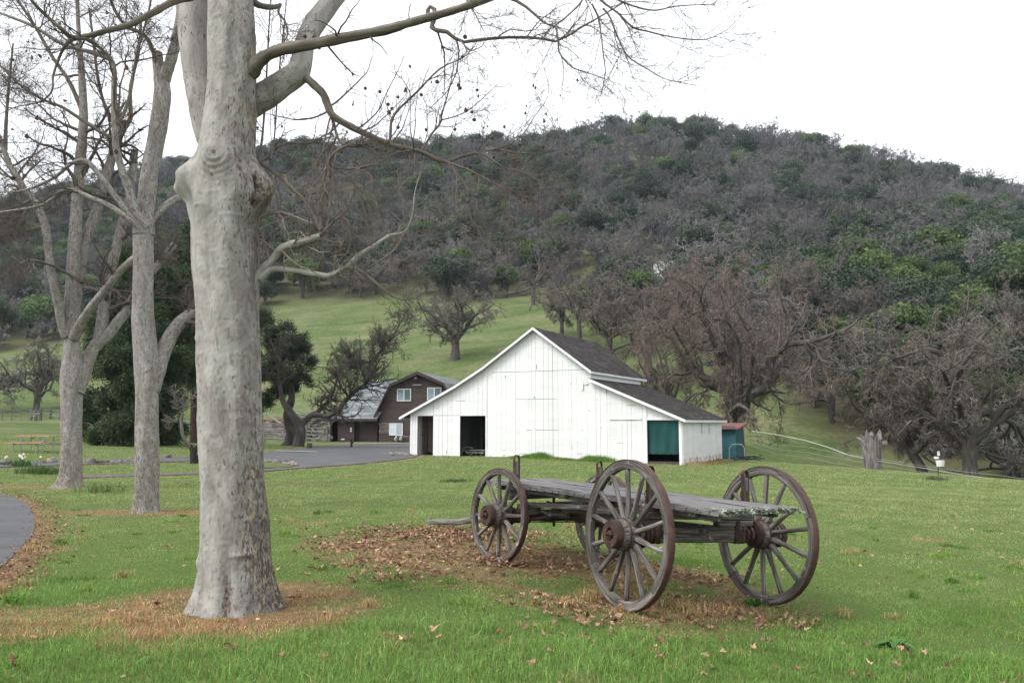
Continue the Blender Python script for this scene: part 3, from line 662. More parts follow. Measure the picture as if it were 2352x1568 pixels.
# ------------------------------------------------------------------ brown gambrel house
hd = np.array([.988, -.156, 0]); hd /= np.linalg.norm(hd); hn = np.array([.156, .988, 0]); hn /= np.linalg.norm(hn)
HO = at(867, 1000, 77.0); HF = Front(HO, hd, hn)
def hz(x, y, t=0): return HF.f(564.5+.24*x, 689.9+.24*y, t)
house = empty('house', tuple(HF.o), 'dark brown gambrel house with grey green roof behind the barn', 'house', math.atan2(hd[1], hd[0]))
hb = hz(1400, 1360)[1]
eL, kL, rg, kR = hz(1240, 1105), hz(1390, 800), hz(1655, 680), hz(1905, 790)
eR = (2*rg[0]-eL[0], eL[1])
def hgz(s): return float(np.interp(s, [eL[0], kL[0], rg[0], kR[0], eR[0]], [eL[1], kL[1], rg[1], kR[1], eR[1]]))-.12
wl, wr = hz(1275, 1200)[0], 2*rg[0]-hz(1275, 1200)[0]
q = MB(); z = hb-.4; k = 0
while z < rg[1]-.15:
    z1 = z+.19
    ss = [s for s in np.linspace(wl, wr, 120) if hgz(s) > z+.08]
    if len(ss) < 2: break
    a, b = max(ss[0], wl), min(ss[-1], wr)
    q.poly([(a, -.018, z), (b, -.018, z), (b, .006, z1), (a, .006, z1)], .05, (0, 1, 0), rng.uniform(.25, .75)); z = z1
q.build('front_wall', [M['brown']], house)
q = MB(); q.box((wr-.03, .05, hb-.5), (wr, 19, eR[1])); q.box((wl, .05, hb-.5), (wl+.03, 19, eL[1])); q.build('side_wall', [M['brown']], house)
q = MB(); q.poly([(wl, 19, hb-.5), (wr, 19, hb-.5), (wr, 19, eR[1]), (kR[0], 19, kR[1]-.1), (rg[0], 19, rg[1]-.1), (kL[0], 19, kL[1]-.1), (wl, 19, eL[1])], .04, (0, 1, 0)); q.build('back_wall', [M['brown']], house)
for i, (a, b) in enumerate(((rg, kL), (kL, eL), (rg, kR), (kR, eR))):
    roof('roof', a, b, -.45, 19.4, 30+i, M['slate'], house, step=.35, sw=(.5, 1.2), th=.02, deckmat=M['browntrim'])
q = MB()
for a, b in ((rg, kL), (kL, eL), (rg, kR), (kR, eR)):
    q.poly([(a[0], -.45, a[1]), (b[0], -.45, b[1]), (b[0], -.45, b[1]-.27), (a[0], -.45, a[1]-.30)], .05, (0, -1, 0), .4)
q.build('bargeboard', [M['browntrim']], house)
def window(root, x0, x1, y0, y1, mats, f=hz):
    (s0, z1), (s1, z0) = f(x0, y0), f(x1, y1); fw = .07
    q = MB(); q.box((s0, -.07, z0), (s1, -.03, z0+fw)); q.box((s0, -.07, z1-fw), (s1, -.03, z1)); q.box((s0, -.072, z0+fw), (s0+fw, -.03, z1-fw)); q.box((s1-fw, -.072, z0+fw), (s1, -.03, z1-fw)); q.box(((s0+s1)/2-.04, -.072, z0+fw), ((s0+s1)/2+.04, -.03, z1-fw))
    w_ = q.build('window', [M['frame']], root)
    for zz0 in (z0-.1, z1+.001): q = MB(); q.box((s0-.12, -.05, zz0), (s1+.12, -.021, zz0+.099)); q.build('casing', [M['browntrim']], w_)
    for a, b, m_, cv in ((s0+fw, (s0+s1)/2-.04, mats[0], .8), ((s0+s1)/2+.04, s1-fw, mats[1], .3)):
        q = MB(); q.box((a, -.05, z0+fw), (b, -.035, z1-fw), cv); q.build('pane', [m_], w_)
window(house, 1450, 1582, 845, 962, (M['glass'], M['glass'])); window(house, 1738, 1872, 833, 953, (M['glass'], M['glass'])); window(house, 1375, 1503, 1173, 1290, (M['blind'], M['blind']))
def textpart(name, txt, sz, s, z, root, W=None, y=-.06, mat_=None):
    cu = bpy.data.curves.new(name, 'FONT'); cu.body = txt; cu.size = sz; cu.align_x = 'CENTER'; cu.align_y = 'CENTER'; cu.extrude = .004; cu.offset = 0; cu.space_line = .8
    o = bpy.data.objects.new(name, cu); COL.objects.link(o); dg = bpy.context.evaluated_depsgraph_get(); me = bpy.data.meshes.new_from_object(o.evaluated_get(dg)); bpy.data.objects.remove(o)
    me.materials.clear(); me.materials.append(mat_ or M['letter']); o = bpy.data.objects.new(name, me); COL.objects.link(o); o.parent = root; o.location = (s, y, z); o.rotation_euler = (R_(90), 0, 0); return o
for (y0, y1, t1) in ((1172, 1213, "Eugene O'Neill\nFoundation"), (1224, 1265, 'Travis Bogard\nReading Room')):
    (s0, za), (s1, zb_) = hz(1286, y0), hz(1365, y1)
    q = MB(); q.box((s0, -.06, zb_), (s1, -.03, za)); sg_ = q.build('wall_sign', [flat('sign_brown', (.05, .028, .03))], house)
    q = MB()
    for a in ((s0-.012, zb_-.012, s1+.012, zb_+.008), (s0-.012, za-.008, s1+.012, za+.012), (s0-.012, zb_+.008, s0+.008, za-.008), (s1-.008, zb_+.008, s1+.012, za-.008)): q.box((a[0], -.066, a[1]), (a[2], -.028, a[3]))
    q.build('sign_border', [M['letter']], sg_); textpart('lettering', t1, .165, (s0+s1)/2, (za+zb_)/2+(.03 if 'Neill' in t1 else 0), sg_)
    if 'Neill' in t1: textpart('small_lettering', 'Tao House National Historic Site', .058, (s0+s1)/2, zb_+.07, sg_)
s, z = hz(1640, 740); q = MB(); q.lathe([(0, .03), (.1, .05), (.28, .2), (.3, .2)], 16, Matrix.Translation((s, -.45, z+.15))@Matrix.Rotation(R_(90), 4, 'Y')); q.tube([(s+.06, -.02, z+.35), (s+.06, -.3, z+.38), (s, -.45, z+.12)], [.02, .02, .02]); q.build('barn_lamp', [M['browntrim']], house)
s, z = hz(1640, 808); q = MB(); q.box((s-.42, -.12, z-.05), (s+.42, -.02, z+.05)); q.build('wall_vent', [M['metal']], house)
q = MB(); s0, z0 = hz(1448, 1300); s1, _ = hz(1560, 1300); q.tube([(s0, -.3, z0), (s1, -.3, z0)], [.025, .025]); q.tube([(s0, -.3, z0-.6), (s0, -.3, z0+.1)], [.03, .03]); q.tube([(s0+1.3, -.3, z0-.6), (s0+1.3, -.3, z0+.1)], [.03, .03]); q.build('meter_pipe', [M['metal']], house)
for x in (1445, 1492):
    s, z = hz(x, 1325); q = MB(); q.lathe([(-.12, .1), (-.08, .15), (.08, .15), (.12, .1)], 14, Matrix.Translation((s, -.3, z))@Matrix.Rotation(R_(90), 4, 'Z')); q.lathe([(-.2, .07), (-.05, .13), (.1, .12)], 12, Matrix.Translation((s+.05, -.32, z+.1))@Matrix.Rotation(R_(90), 4, 'Y')); q.build('gas_meter', [M['metal']], house)
# left wing
wz = hz(1000, 1132, -.5); we0 = hz(745, 1130, -.5)[0]; we1 = hz(1262, 1130, -.5)[0]; wkz = hz(1100, 848, 1.6); wrz = hz(1300, 765, 5.5)
wk0 = hz(1075, 850, 1.6)[0]; wr0 = hz(1140, 765, 5.5)[0]; 
def quadroof(pts, seed, parent, rows=18):
    """pts: eave-left, eave-right, top-right, top-left in local coords"""
    r = np.random.default_rng(seed); a, b, c, d = [np.array(p, float) for p in pts]; q = MB(); n_ = np.cross(b-a, d-a); n_ /= np.linalg.norm(n_); n_ = n_ if n_[2] > 0 else -n_
    q.poly([a, b, c, d], .06, -n_, .4, 0); Vs = []; cvs = []
    for k in range(rows):
        f0, f1 = k/rows, (k+1.1)/rows; l0, l1 = a+(d-a)*f0, a+(d-a)*min(f1, 1); r0, r1_ = b+(c-b)*f0, b+(c-b)*min(f1, 1); t = 0; Lr = np.linalg.norm(r0-l0)
        while t < 1:
            t2 = min(1, t+r.uniform(.5, 1.3)/Lr)
            Vs.append([l0+(r0-l0)*t+n_*.022, l0+(r0-l0)*(t2-.002)+n_*.022, l1+(r1_-l1)*(t2-.002)+n_*.003, l1+(r1_-l1)*t+n_*.003]); cvs.append(np.clip(r.normal(.5, .25), 0, 1)); t = t2
    Vs = np.array(Vs); q.add(Vs.reshape(-1, 3), (np.arange(len(Vs))*4)[:, None]+np.arange(4), np.repeat(cvs, 4), None, 1); return q.build('wing_roof', [M['browntrim'], M['slate']], parent)
quadroof([(we0, -.5, wz[1]), (we1-.1, -.5, wz[1]), (wl+1.6, 1.6, wkz[1]), (wk0, 1.6, wkz[1])], 50, house, 16)
quadroof([(wk0, 1.6, wkz[1]), (wl+1.6, 1.6, wkz[1]), (wl+3, 5.5, wrz[1]), (wr0, 5.5, wrz[1])], 51, house, 9)
q = MB(); q.poly([(we0, -.5, wz[1]), (wk0, 1.6, wkz[1]), (wr0, 5.5, wrz[1]), (wr0, 11, wz[1]), (we0, 11, wz[1])], .05, (1, 0, 0)); q.build('wing_side', [M['brown']], house)
q = MB(); q.box((we0-.02, -.56, wz[1]-.22), (we1, -.48, wz[1]+.02)); q.build('wing_fascia', [M['browntrim']], house)
a0, a1, a2, a3, a4, a5 = [hz(x, 1200, 0)[0] for x in (770, 881, 1040, 1060, 1245, 1270)]
q = MB(); z = hb-.4
while z < wz[1]-.05:
    for (sa, sb, yy) in ((a1, a2, 0), (a2+.02, a3, .35), (a3+.02, a4, .5)): q.poly([(sa, yy-.015, z), (sb, yy-.015, z), (sb, yy, z+.16), (sa, yy, z+.16)], .05, (0, 1, 0), rng.uniform(.1, .55))
    z += .16
q.build('wing_wall', [M['brown']], house)
q = MB(); q.box((we0+.15, 4.2, hb-.4), (a5, 4.3, wz[1])); q.box((we0+.5, -.1, hb-.4), (we0+.62, 4.2, wz[1]), .4); q.box((we0+.15, -.3, wz[1]-.16), (a5, 4.2, wz[1]-.1)); q.build('porch_lining', [M['browntrim']], house)
q = MB(); s, z = hz(1010, 1240); q.box((s-.1, -.04, z-.15), (s+.05, -.012, z+.25)); s, z = hz(926, 1326); q.box((s-.14, -.04, z-.06), (s+.2, -.012, z+.05)); s, z = hz(930, 1165); q.box((s-.12, -.06, z-.05), (s+.15, -.012, z)); q.build('wall_notice', [M['pvc']], house)
wk = MB(); wk.box((we0, -1.8, hb-.5), (wr-.5, .1, hb+.03)); struct(wk.build('walkway', [M['concrete']], None, world=HF.W))

# ------------------------------------------------------------------ teal shed behind the barn corner
SO = at(1660, 1045, 50.0); SF = Front(SO, bdir, bn); su = SF.f(1664, 1047); s1 = SF.f(1690, 1047)[0]; zt = SF.f(1675, 985)[1]; zb = H(SO[0], SO[1])-.3
shed = empty('shed', tuple(SF.o), 'small teal shed with dull red roof behind the right corner of the white barn', 'shed', math.atan2(bdir[1], bdir[0]))
q = MB(); z = zb
while z < zt: q.box((-1.5, -.012, z), (s1, .02, z+.185), rng.uniform(.2, .8)); z += .19
q.build('front_wall', [M['teal']], shed)
q = MB(); z = zb
while z < zt-.05: q.box((s1-.02, .02, z), (s1+.012, 2.1, z+.185), rng.uniform(.1, .5)); z += .19
q.box((-1.5, .02, zb), (-1.46, 2.1, zt)); q.box((-1.5, 2.1, zb), (s1, 2.13, zt)); q.build('side_wall', [M['teal']], shed)
q = MB(); q.box((s1-.07, -.03, zb), (s1+.02, -.013, zt)); q.box((-.6, -.03, zb), (-.52, -.013, zt)); q.build('corner_trim', [M['teal']], shed)
q = MB(); q.poly([(-1.7, -.3, zt-.02), (s1+.3, -.3, zt-.02), (s1+.3, 2.4, zt+.28), (-1.7, 2.4, zt+.28)], .09, (0, 0, 1)); q.build('roof', [M['redroof']], shed)

# ------------------------------------------------------------------ fences
def post_h(x, y): return float(H(x, y))
def railfence(name, label, u0, u1, Y0, Y1, n, rails, hgt, mat_, group=None, rw=.14, pw=.16, seed=0, vv=None, tall=1.12):
    r = np.random.default_rng(seed); a = at(u0, 980, Y0); b = at(u1, 980, Y1); root = empty(name, (a[0], a[1], post_h(a[0], a[1])), label, 'fence', 0, group); o = np.array([a[0], a[1], post_h(a[0], a[1])])
    P = [a[:2]*(1-k/n)+b[:2]*(k/n) for k in range(n+1)]; P = [np.array([p[0], p[1], post_h(*p)])-o for p in P]
    for k in range(n+1):
        q = MB(); q.beam(P[k]+(0, 0, -.2), P[k]+(r.uniform(-.02, .02), 0, hgt*tall), pw, pw, r.uniform(.1, .6)); q.build('post', [mat_], root)
    for k in range(n):
        q = MB()
        for z in rails:
            if r.random() < .06 and len(rails) > 4: continue
            q.beam(P[k]+(0, -pw*.55, z*hgt+r.uniform(-.03, .03)), P[k+1]+(0, -pw*.55, z*hgt+r.uniform(-.03, .03)), .035, rw, r.uniform(.2, 1))
        q.build('rail_panel', [mat_], root)
    return root
railfence('plank_fence', 'tall grey plank corral fence behind the twisted trunks', 596, 712, 80, 78, 4, (.1, .24, .38, .52, .66, .80, .93), 1.55, M['fence'], rw=.17, seed=1)
railfence('rail_fence', 'open grey rail fence beside the brown house', 706, 752, 78, 77, 2, (.2, .42, .64, .86), 1.45, M['fence'], rw=.12, seed=2)
railfence('rail_fence', 'pale rail fence running behind the dark conifer', 400, 520, 84, 82, 5, (.25, .5, .75, .95), 1.3, M['fence'], rw=.11, seed=3)
railfence('rail_fence', 'dark post and rail fence at the far side of the left meadow', 92, 300, 101, 99, 9, (.3, .6, .9), 1.2, M['fence'], rw=.1, seed=4, pw=.2)
railfence('board_barrier', 'short double board barrier between two dark posts in the left meadow', 70, 92, 98, 98, 2, (.45, .65, .85), 1.35, M['fence'], rw=.16, seed=5, pw=.28)
railfence('pipe_gate', 'thin grey pipe gate across the far left field', -60, 68, 98, 98, 6, (.15, .38, .6, .78, .95), 1.3, flat('dull_pipe', (.11, .115, .11)), rw=.045, pw=.06, seed=6)
# gate leaf between corral and house
g0 = at(731, 1000, 76.0); gz_ = post_h(g0[0], g0[1]); gt = empty('corral_gate', (g0[0], g0[1], gz_), 'weathered board gate standing open beside the brown house porch', 'gate')
q = MB()
for z in (.15, .5, .85, 1.2): q.beam((0, 0, z), (.85, -.2, z), .04, .15, rng.uniform(.2, 1))
q.beam((0, -.02, .1), (.85, -.22, 1.25), .04, .12); q.build('boards', [M['fence']], gt)
for x in (0, .85): q = MB(); q.beam((x, -.0-.2*x, 0), (x, -.2*x, 1.45), .12, .12, .3); q.build('upright', [M['fence']], gt)
# log pile and brush behind the corral
r = np.random.default_rng(21)
def logpile(u0, u1, v0, v1, Y, n, label, mats, rad, ln):
    a = at(u0, v1, Y); b = at(u1, v0, Y); root = empty('log_pile', (a[0], a[1], post_h(a[0], Y)), label, 'log pile'); oz = post_h(a[0], Y)
    for k in range(n):
        x = r.uniform(0, b[0]-a[0]); z = r.uniform(a[2]-oz, b[2]-oz)*(.55+.45*math.sin(x/(b[0]-a[0])*3.14)); d = r.normal(size=3)*(1, .7, .22); d /= np.linalg.norm(d); L = r.uniform(*ln); rr = r.uniform(*rad)
        c0 = np.array([x, r.uniform(-.8, .8), z]); P = np.array([c0-d*L/2, c0+r.normal(size=3)*.06, c0+d*L/2])
        q = MB(); q.tube(P, [rr, rr*r.uniform(.8, 1), rr*.7], 7, r.uniform(.2, 1.2)); q.build('log', [mats[k % len(mats)]], root)
logpile(596, 672, 958, 1000, 84, 46, 'heap of reddish and grey cut logs above the plank fence', [M['snag'], flat('red_log', (.20, .085, .045)), M['snag']], (.1, .24), (1.2, 3))
logpile(674, 752, 950, 1000, 83, 60, 'grey brush and branch heap left of the brown house roof', [M['snag'], M['fence']], (.04, .12), (1.5, 3.5))

# ------------------------------------------------------------------ picnic tables, signs and small things
def picnic(u, v, rz, label, sc_=1.0, Lt=1.85):
    p = gp(u, v); root = empty('picnic_table', tuple(p), label, 'picnic table', rz)
    q = MB()
    for k in range(4): q.box((-Lt/2, -.36+k*.18, .73), (Lt/2, -.20+k*.18, .77), rng.uniform(.3, .8))
    q.build('table_top', [M['redwood']], root)
    for s in (-1, 1):
        q = MB(); q.box((-Lt/2, s*.72-.13, .42), (Lt/2, s*.72-.005, .46), .5); q.box((-Lt/2, s*.72+.005, .42), (Lt/2, s*.72+.13, .46), .6); q.build('bench', [M['redwood']], root)
    for x in (-.62, .62):
        q = MB(); 
        for s in (-1, 1): q.tube([(x, s*.3, 0), (x, s*.3, .73)], [.025]*2, 6); q.tube([(x, s*.72, 0), (x, s*.72, .42)], [.025]*2, 6)
        q.tube([(x, -.72, .38), (x, .72, .38)], [.022]*2, 6); q.tube([(x, 0, .38), (x*.2, 0, .72)], [.02]*2, 6); q.build('leg_frame', [M['metal']], root)
    return root
picnic(84, 1038, R_(-14), 'wooden picnic table with metal legs on the left lawn beyond the path', Lt=2.0)
picnic(588, 1020, R_(10), 'wooden picnic table half hidden behind the big plane trunk', Lt=2.0)
def small(name, u, v, label, cat_, z=None):
    p = gp(u, v); return empty(name, tuple(p), label, cat_), p
# info sign post near the wing
o, p = small('sign_post', 759, 1021, 'low signpost with small framed board on the verge by the house', 'sign'); s_ = 20*p[1]/1900/1.28; o.scale = (s_, s_, s_)
q = MB(); q.beam((0, 0, -.1), (0, 0, .85), .13, .1, .8); q.build('post', [M['fence']], o)
q = MB(); q.box((-.35, -.1, .85), (.35, -.05, 1.28)); b_ = q.build('board', [M['metal']], o)
q = MB(); q.box((-.29, -.112, .90), (.29, -.102, 1.23)); q.build('board_face', [M['browntrim']], b_)
q = MB(); q.box((-.22, -.122, 1.12), (.22, -.114, 1.15)); q.box((-.22, -.122, 1.05), (.15, -.114, 1.08)); q.box((-.22, -.122, .97), (.2, -.114, 1.0)); q.build('lettering', [M['metal']], b_)
# rust coloured bollard with side tap
o, p = small('drinking_fountain', 807, 1027, 'brown post fountain with side basin at the edge of the parking', 'fountain'); s_ = 20*p[1]/1900/1.5; o.scale = (s_, s_, s_)
q = MB(); q.lathe([(-.1, .26), (.1, .22), (.9, .17), (1.25, .16), (1.3, .19), (1.45, .19), (1.5, .12)], 12, Matrix.Rotation(R_(-90), 4, 'Y')); q.build('body', [M['browntrim']], o)
q = MB(); q.lathe([(0, .05), (.15, .2), (.2, .22)], 12, Matrix.Translation((.25, 0, .72))@Matrix.Rotation(R_(-90), 4, 'Y')); q.build('basin', [M['browntrim']], o)
# slatted litter holder
o, p = small('litter_bin', 711, 1030, 'black upright-slat litter bin right of the twisted trunks', 'bin'); s_ = 13*p[1]/1900/1.05; o.scale = (s_, s_, s_)
for k in range(9):
    a = k/9*6.283; q = MB(); q.beam((.42*math.cos(a), .42*math.sin(a), 0), (.42*math.cos(a), .42*math.sin(a), 1.0+.08*(k % 2)), .08, .05, up=(math.cos(a), math.sin(a), 0)); q.build('slat', [M['black']], o)
q = MB(); q.lathe([(.35, .40), (.40, .40)], 16, Matrix.Rotation(R_(-90), 4, 'Y')); q.lathe([(.8, .40), (.85, .40)], 16, Matrix.Rotation(R_(-90), 4, 'Y')); q.build('hoop', [M['black']], o)
# white water tanks high on the slope
for (u, v, wpx_, hpx, lab) in ((1516, 628, 30, 24, 'smaller white water tank with conical roof on the wooded slope'), (1549, 632, 36, 28, 'larger white water tank with conical roof on the wooded slope')):
    p = gp(u, v+6); Yt = p[1]; zg = p[2]; rr = wpx_/2*Yt/1900; hh = hpx*Yt/1900; o = empty('water_tank', (p[0], Yt, zg), lab, 'water tank')
    zb_ = p[2]-zg
    q = MB(); q.lathe([(-2, rr), (max(.5, zb_)+hh, rr)], 28, Matrix.Rotation(R_(-90), 4, 'Y')); q.build('tank', [M['pvc']], o)
    q = MB(); q.lathe([(max(.5, zb_)+hh, rr*1.08), (max(.5, zb_)+hh+rr*.5, .05)], 28, Matrix.Rotation(R_(-90), 4, 'Y')); q.build('roof', [flat('tank_roof', (.22, .20, .19))], o)
# right edge things: bucket feeder on a pole, thin iron pole, wire fence with white pipe
p = at(2160, 1065, 36.); g_ = post_h(p[0], p[1]); o = empty('bucket_feeder', (p[0], p[1], g_), 'white bucket on a short pole in front of the right oak', 'feeder'); e = 36/1900
def rel(u, v): q_ = at(u, v, 36.); return np.array([q_[0]-p[0], 0, q_[2]-g_])
c = rel(2160, 1071); q = MB(); q.lathe([(c[2], .15), (c[2]+.26, .18)], 20, Matrix.Translation((c[0], 0, 0))@Matrix.Rotation(R_(-90), 4, 'Y')); q.build('bucket', [M['pvc']], o)
q = MB(); q.tube([(0, .22, -.2), (0, .22, rel(2160, 1030)[2])], [.018, .018], 6); q.build('pole', [M['black']], o)
for (u, v, a, b) in ((2155, 1051, .10, .05), (2160, 1041, .055, .10)):
    c = rel(u, v); q = MB(); q.box((c[0]-a, .15, c[2]-b), (c[0]+a, .17, c[2]+b)); q.build('white_tag', [M['pvc']], o)
c = rel(2157, 1030); q = MB(); q.box((c[0]-.09, .13, c[2]-.1), (c[0]+.1, .2, c[2]+.08)); q.build('dark_box', [M['black']], o)
p0 = at(2008, 1000, 44.); q = MB(); q.tube([(0, 0, post_h(p0[0], 44)-1-p0[2]), (0, 0, at(2008, 935, 44.)[2]-p0[2])], [.045, .04], 8); o = q.build('iron_pole', [M['rust']]); o.location = tuple(p0); tag(o, 'slim rusty iron pole rising behind the grey tree stump', 'pole')
q = MB(); P = np.array([at(u, v, Y) for u, v, Y in ((1728, 990, 56), (1755, 993, 55), (1800, 1001, 53), (1850, 1011, 51), (1900, 1026, 49), (1950, 1045, 46), (2005, 1056, 44), (2100, 1071, 41), (2200, 1088, 38), (2300, 1103, 36), (2420, 1118, 34))]); 
q.tube(P[:7], [.024]*7, 6, .0); q.tube(P[6:], [.012]*5, 5, .0); tag(q.build('white_pipe', [M['pvc']]), 'long white pipe sagging down the slope from the barn to the stump', 'pipe')
wf = empty('wire_fence', tuple(P[5]), 'wire fence on thin posts along the foot of the right slope', 'fence'); o5 = P[5]
for (u, v0, v1, Y, wd) in ((1730, 1000, 1040, 55, .04), (1780, 1018, 1046, 53, .04), (1810, 1022, 1049, 52, .04), (1856, 1024, 1052, 50, .04), (1923, 1036, 1062, 47, .14), (1945, 1042, 1060, 46, .04), (2060, 1058, 1080, 42, .05), (2190, 1078, 1100, 38, .05), (2300, 1090, 1112, 36, .05)):
    a = at(u, v0, Y); z0 = min(at(u, v1, Y)[2], post_h(a[0], Y))-.3; q = MB(); q.beam((a[0]-o5[0], a[1]-o5[1], z0-o5[2]), (a[0]-o5[0], a[1]-o5[1], a[2]-o5[2]), wd, wd, .2); q.build('post', [M['fence']], wf)
q = MB()
for dz in (0, -.3, -.6):
    PP = [at(u, v, Y)-o5+(0, 0, dz) for (u, v, Y) in ((1730, 1004, 55), (1780, 1020, 53), (1856, 1027, 50), (1923, 1040, 47), (2060, 1060, 42), (2190, 1080, 38), (2300, 1092, 36), (2450, 1112, 33))]; q.tube(PP, [.008]*8, 4, .3)
q.build('wire', [M['metal']], wf)
# rocks along the paths
r = np.random.default_rng(8)
def rockmesh(seed, flatn=.6):
    rr = np.random.default_rng(seed); n, m_ = 12, 8; th = np.arange(n)/n*6.283; ph = np.linspace(-1.5, 1.5, m_); V = []
    for p_ in ph:
        for t in th:
            d = np.array([math.cos(p_)*math.cos(t), math.cos(p_)*math.sin(t), math.sin(p_)]); f = 1+.22*math.sin(3*d[0]+seed)+.2*math.sin(4*d[1]*1.3+seed*2)+.15*math.sin(5*d[2]+seed)+rr.normal()*.03
            V.append(d*f*(1, .75, flatn))
    F = [[i*n+j, i*n+(j+1) % n, (i+1)*n+(j+1) % n, (i+1)*n+j] for i in range(m_-1) for j in range(n)]
    return np.array(V), np.array(F)
ORD = ['leftmost', 'second', 'third', 'fourth', 'fifth', 'sixth', 'seventh', 'eighth', 'ninth', 'tenth', 'eleventh', 'rightmost']
def rock(u, v, s, label, k, group, flatn=.6):
    p = gp(u, v); V, F = rockmesh(k, flatn); o = mk('stone', V*s, F, M['rock'], None, {'cv': np.full(len(V), r.uniform(.1, .9)), 'gc': V}, True); o.location = (p[0], p[1], p[2]+.25*s); o.rotation_euler[2] = r.uniform(0, 6); tag(o, label, 'stone', group)
k = 0
for u, v, s in ((8, 1067, .42), (30, 1069, .2), (120, 1062, .36), (98, 1064, .25), (206, 1064, .4), (226, 1064, .3), (242, 1062, .25), (258, 1063, .2), (276, 1062, .22), (296, 1060, .3), (308, 1061, .22), (385, 1052, .42)):
    rock(u, v, s*.6, ORD[k]+(' grey border stone' if k in (0, 11) else ' grey border stone from the left')+' along the near edge of the upper path', k, 'stones edging the upper path'); k += 1
for u, v, s in ((600, 1061, .2), (612, 1062.5, .22), (622, 1062, .22), (634, 1064, .24), (643, 1065, .2), (651, 1065, .3), (660, 1068, .26), (667, 1069, .3), (676, 1070, .26)):
    rock(u, v, s*.75, (ORD[k-12] if k < 20 else 'rightmost')+(' tan stone' if k in (12, 20) else ' tan stone from the left')+' on the rim of the small grass island', k, 'stones around the grass island'); k += 1
# gravel heap at the barn corner
q = MB(); 
for i in range(240):
    u = 940-abs(r.normal())*22; v = 1046-r.uniform(0, 6); 
    if u < 885: continue
    p = gp(u, v); V, F = rockmesh(i % 7); s = r.uniform(.05, .12); q.add(V*s+p+(0, 0, s*.3), F, r.uniform(.2, 1.1))
struct(q.build('gravel', [M['rock']]), 'stuff')
tag(bpy.data.objects['gravel'], 'tan gravel spread at the left corner of the white barn', 'gravel')
# scrap bedspring by the shed
p = at(1712, 1045, 47.); p[2] = post_h(p[0], p[1]); o = empty('scrap_frame', tuple(p), 'dark scrap metal bed frame lying behind the barn beside the teal shed', 'scrap')
q = MB(); q.tube([(-.9, 0, .05), (-.9, 0, .75), (-.75, 0, .95), (-.2, 0, .95), (-.05, 0, .75), (-.05, 0, .05)], [.025]*6, 6); q.build('hoop', [M['metal']], o)
q = MB()
for i in range(14): a = r.normal(size=3)*(.5, .3, .06)+(.1, 0, .2); b = a+r.normal(size=3)*(.7, .3, .1); q.tube([a, (a+b)/2+(0, 0, .05), b], [.03]*3, 5)
q.build('scrap_bars', [M['black']], o)
# ------------------------------------------------------------------ old farm wagon
WC = dict(A=np.array([-.152, 9.485, .578]), B=np.array([1.142, 10.425, .462]), C=np.array([1.012, 7.416, .643]), D=np.array([2.441, 8.125, .548]))
fm, rm = (WC['A']+WC['B'])/2, (WC['C']+WC['D'])/2
WO = np.array([rm[0], rm[1], float(H(rm[0], rm[1]))])
wagon = empty('wagon', tuple(WO), 'old weathered grey wooden hay wagon with four spoked wheels and rusty iron tyres', 'wagon')
for k in WC: WC[k] = WC[k]-WO
fm, rm = fm-WO, rm-WO
r = np.random.default_rng(77)
def axmat(c, d):
    d = d/np.linalg.norm(d); z = np.array([0, 0, 1.]); y = np.cross(z, d); y /= np.linalg.norm(y); z = np.cross(d, y)
    m_ = Matrix.Identity(4)
    for i in range(3): m_[i][0] = d[i]; m_[i][1] = y[i]; m_[i][2] = z[i]; m_[i][3] = c[i]
    return m_
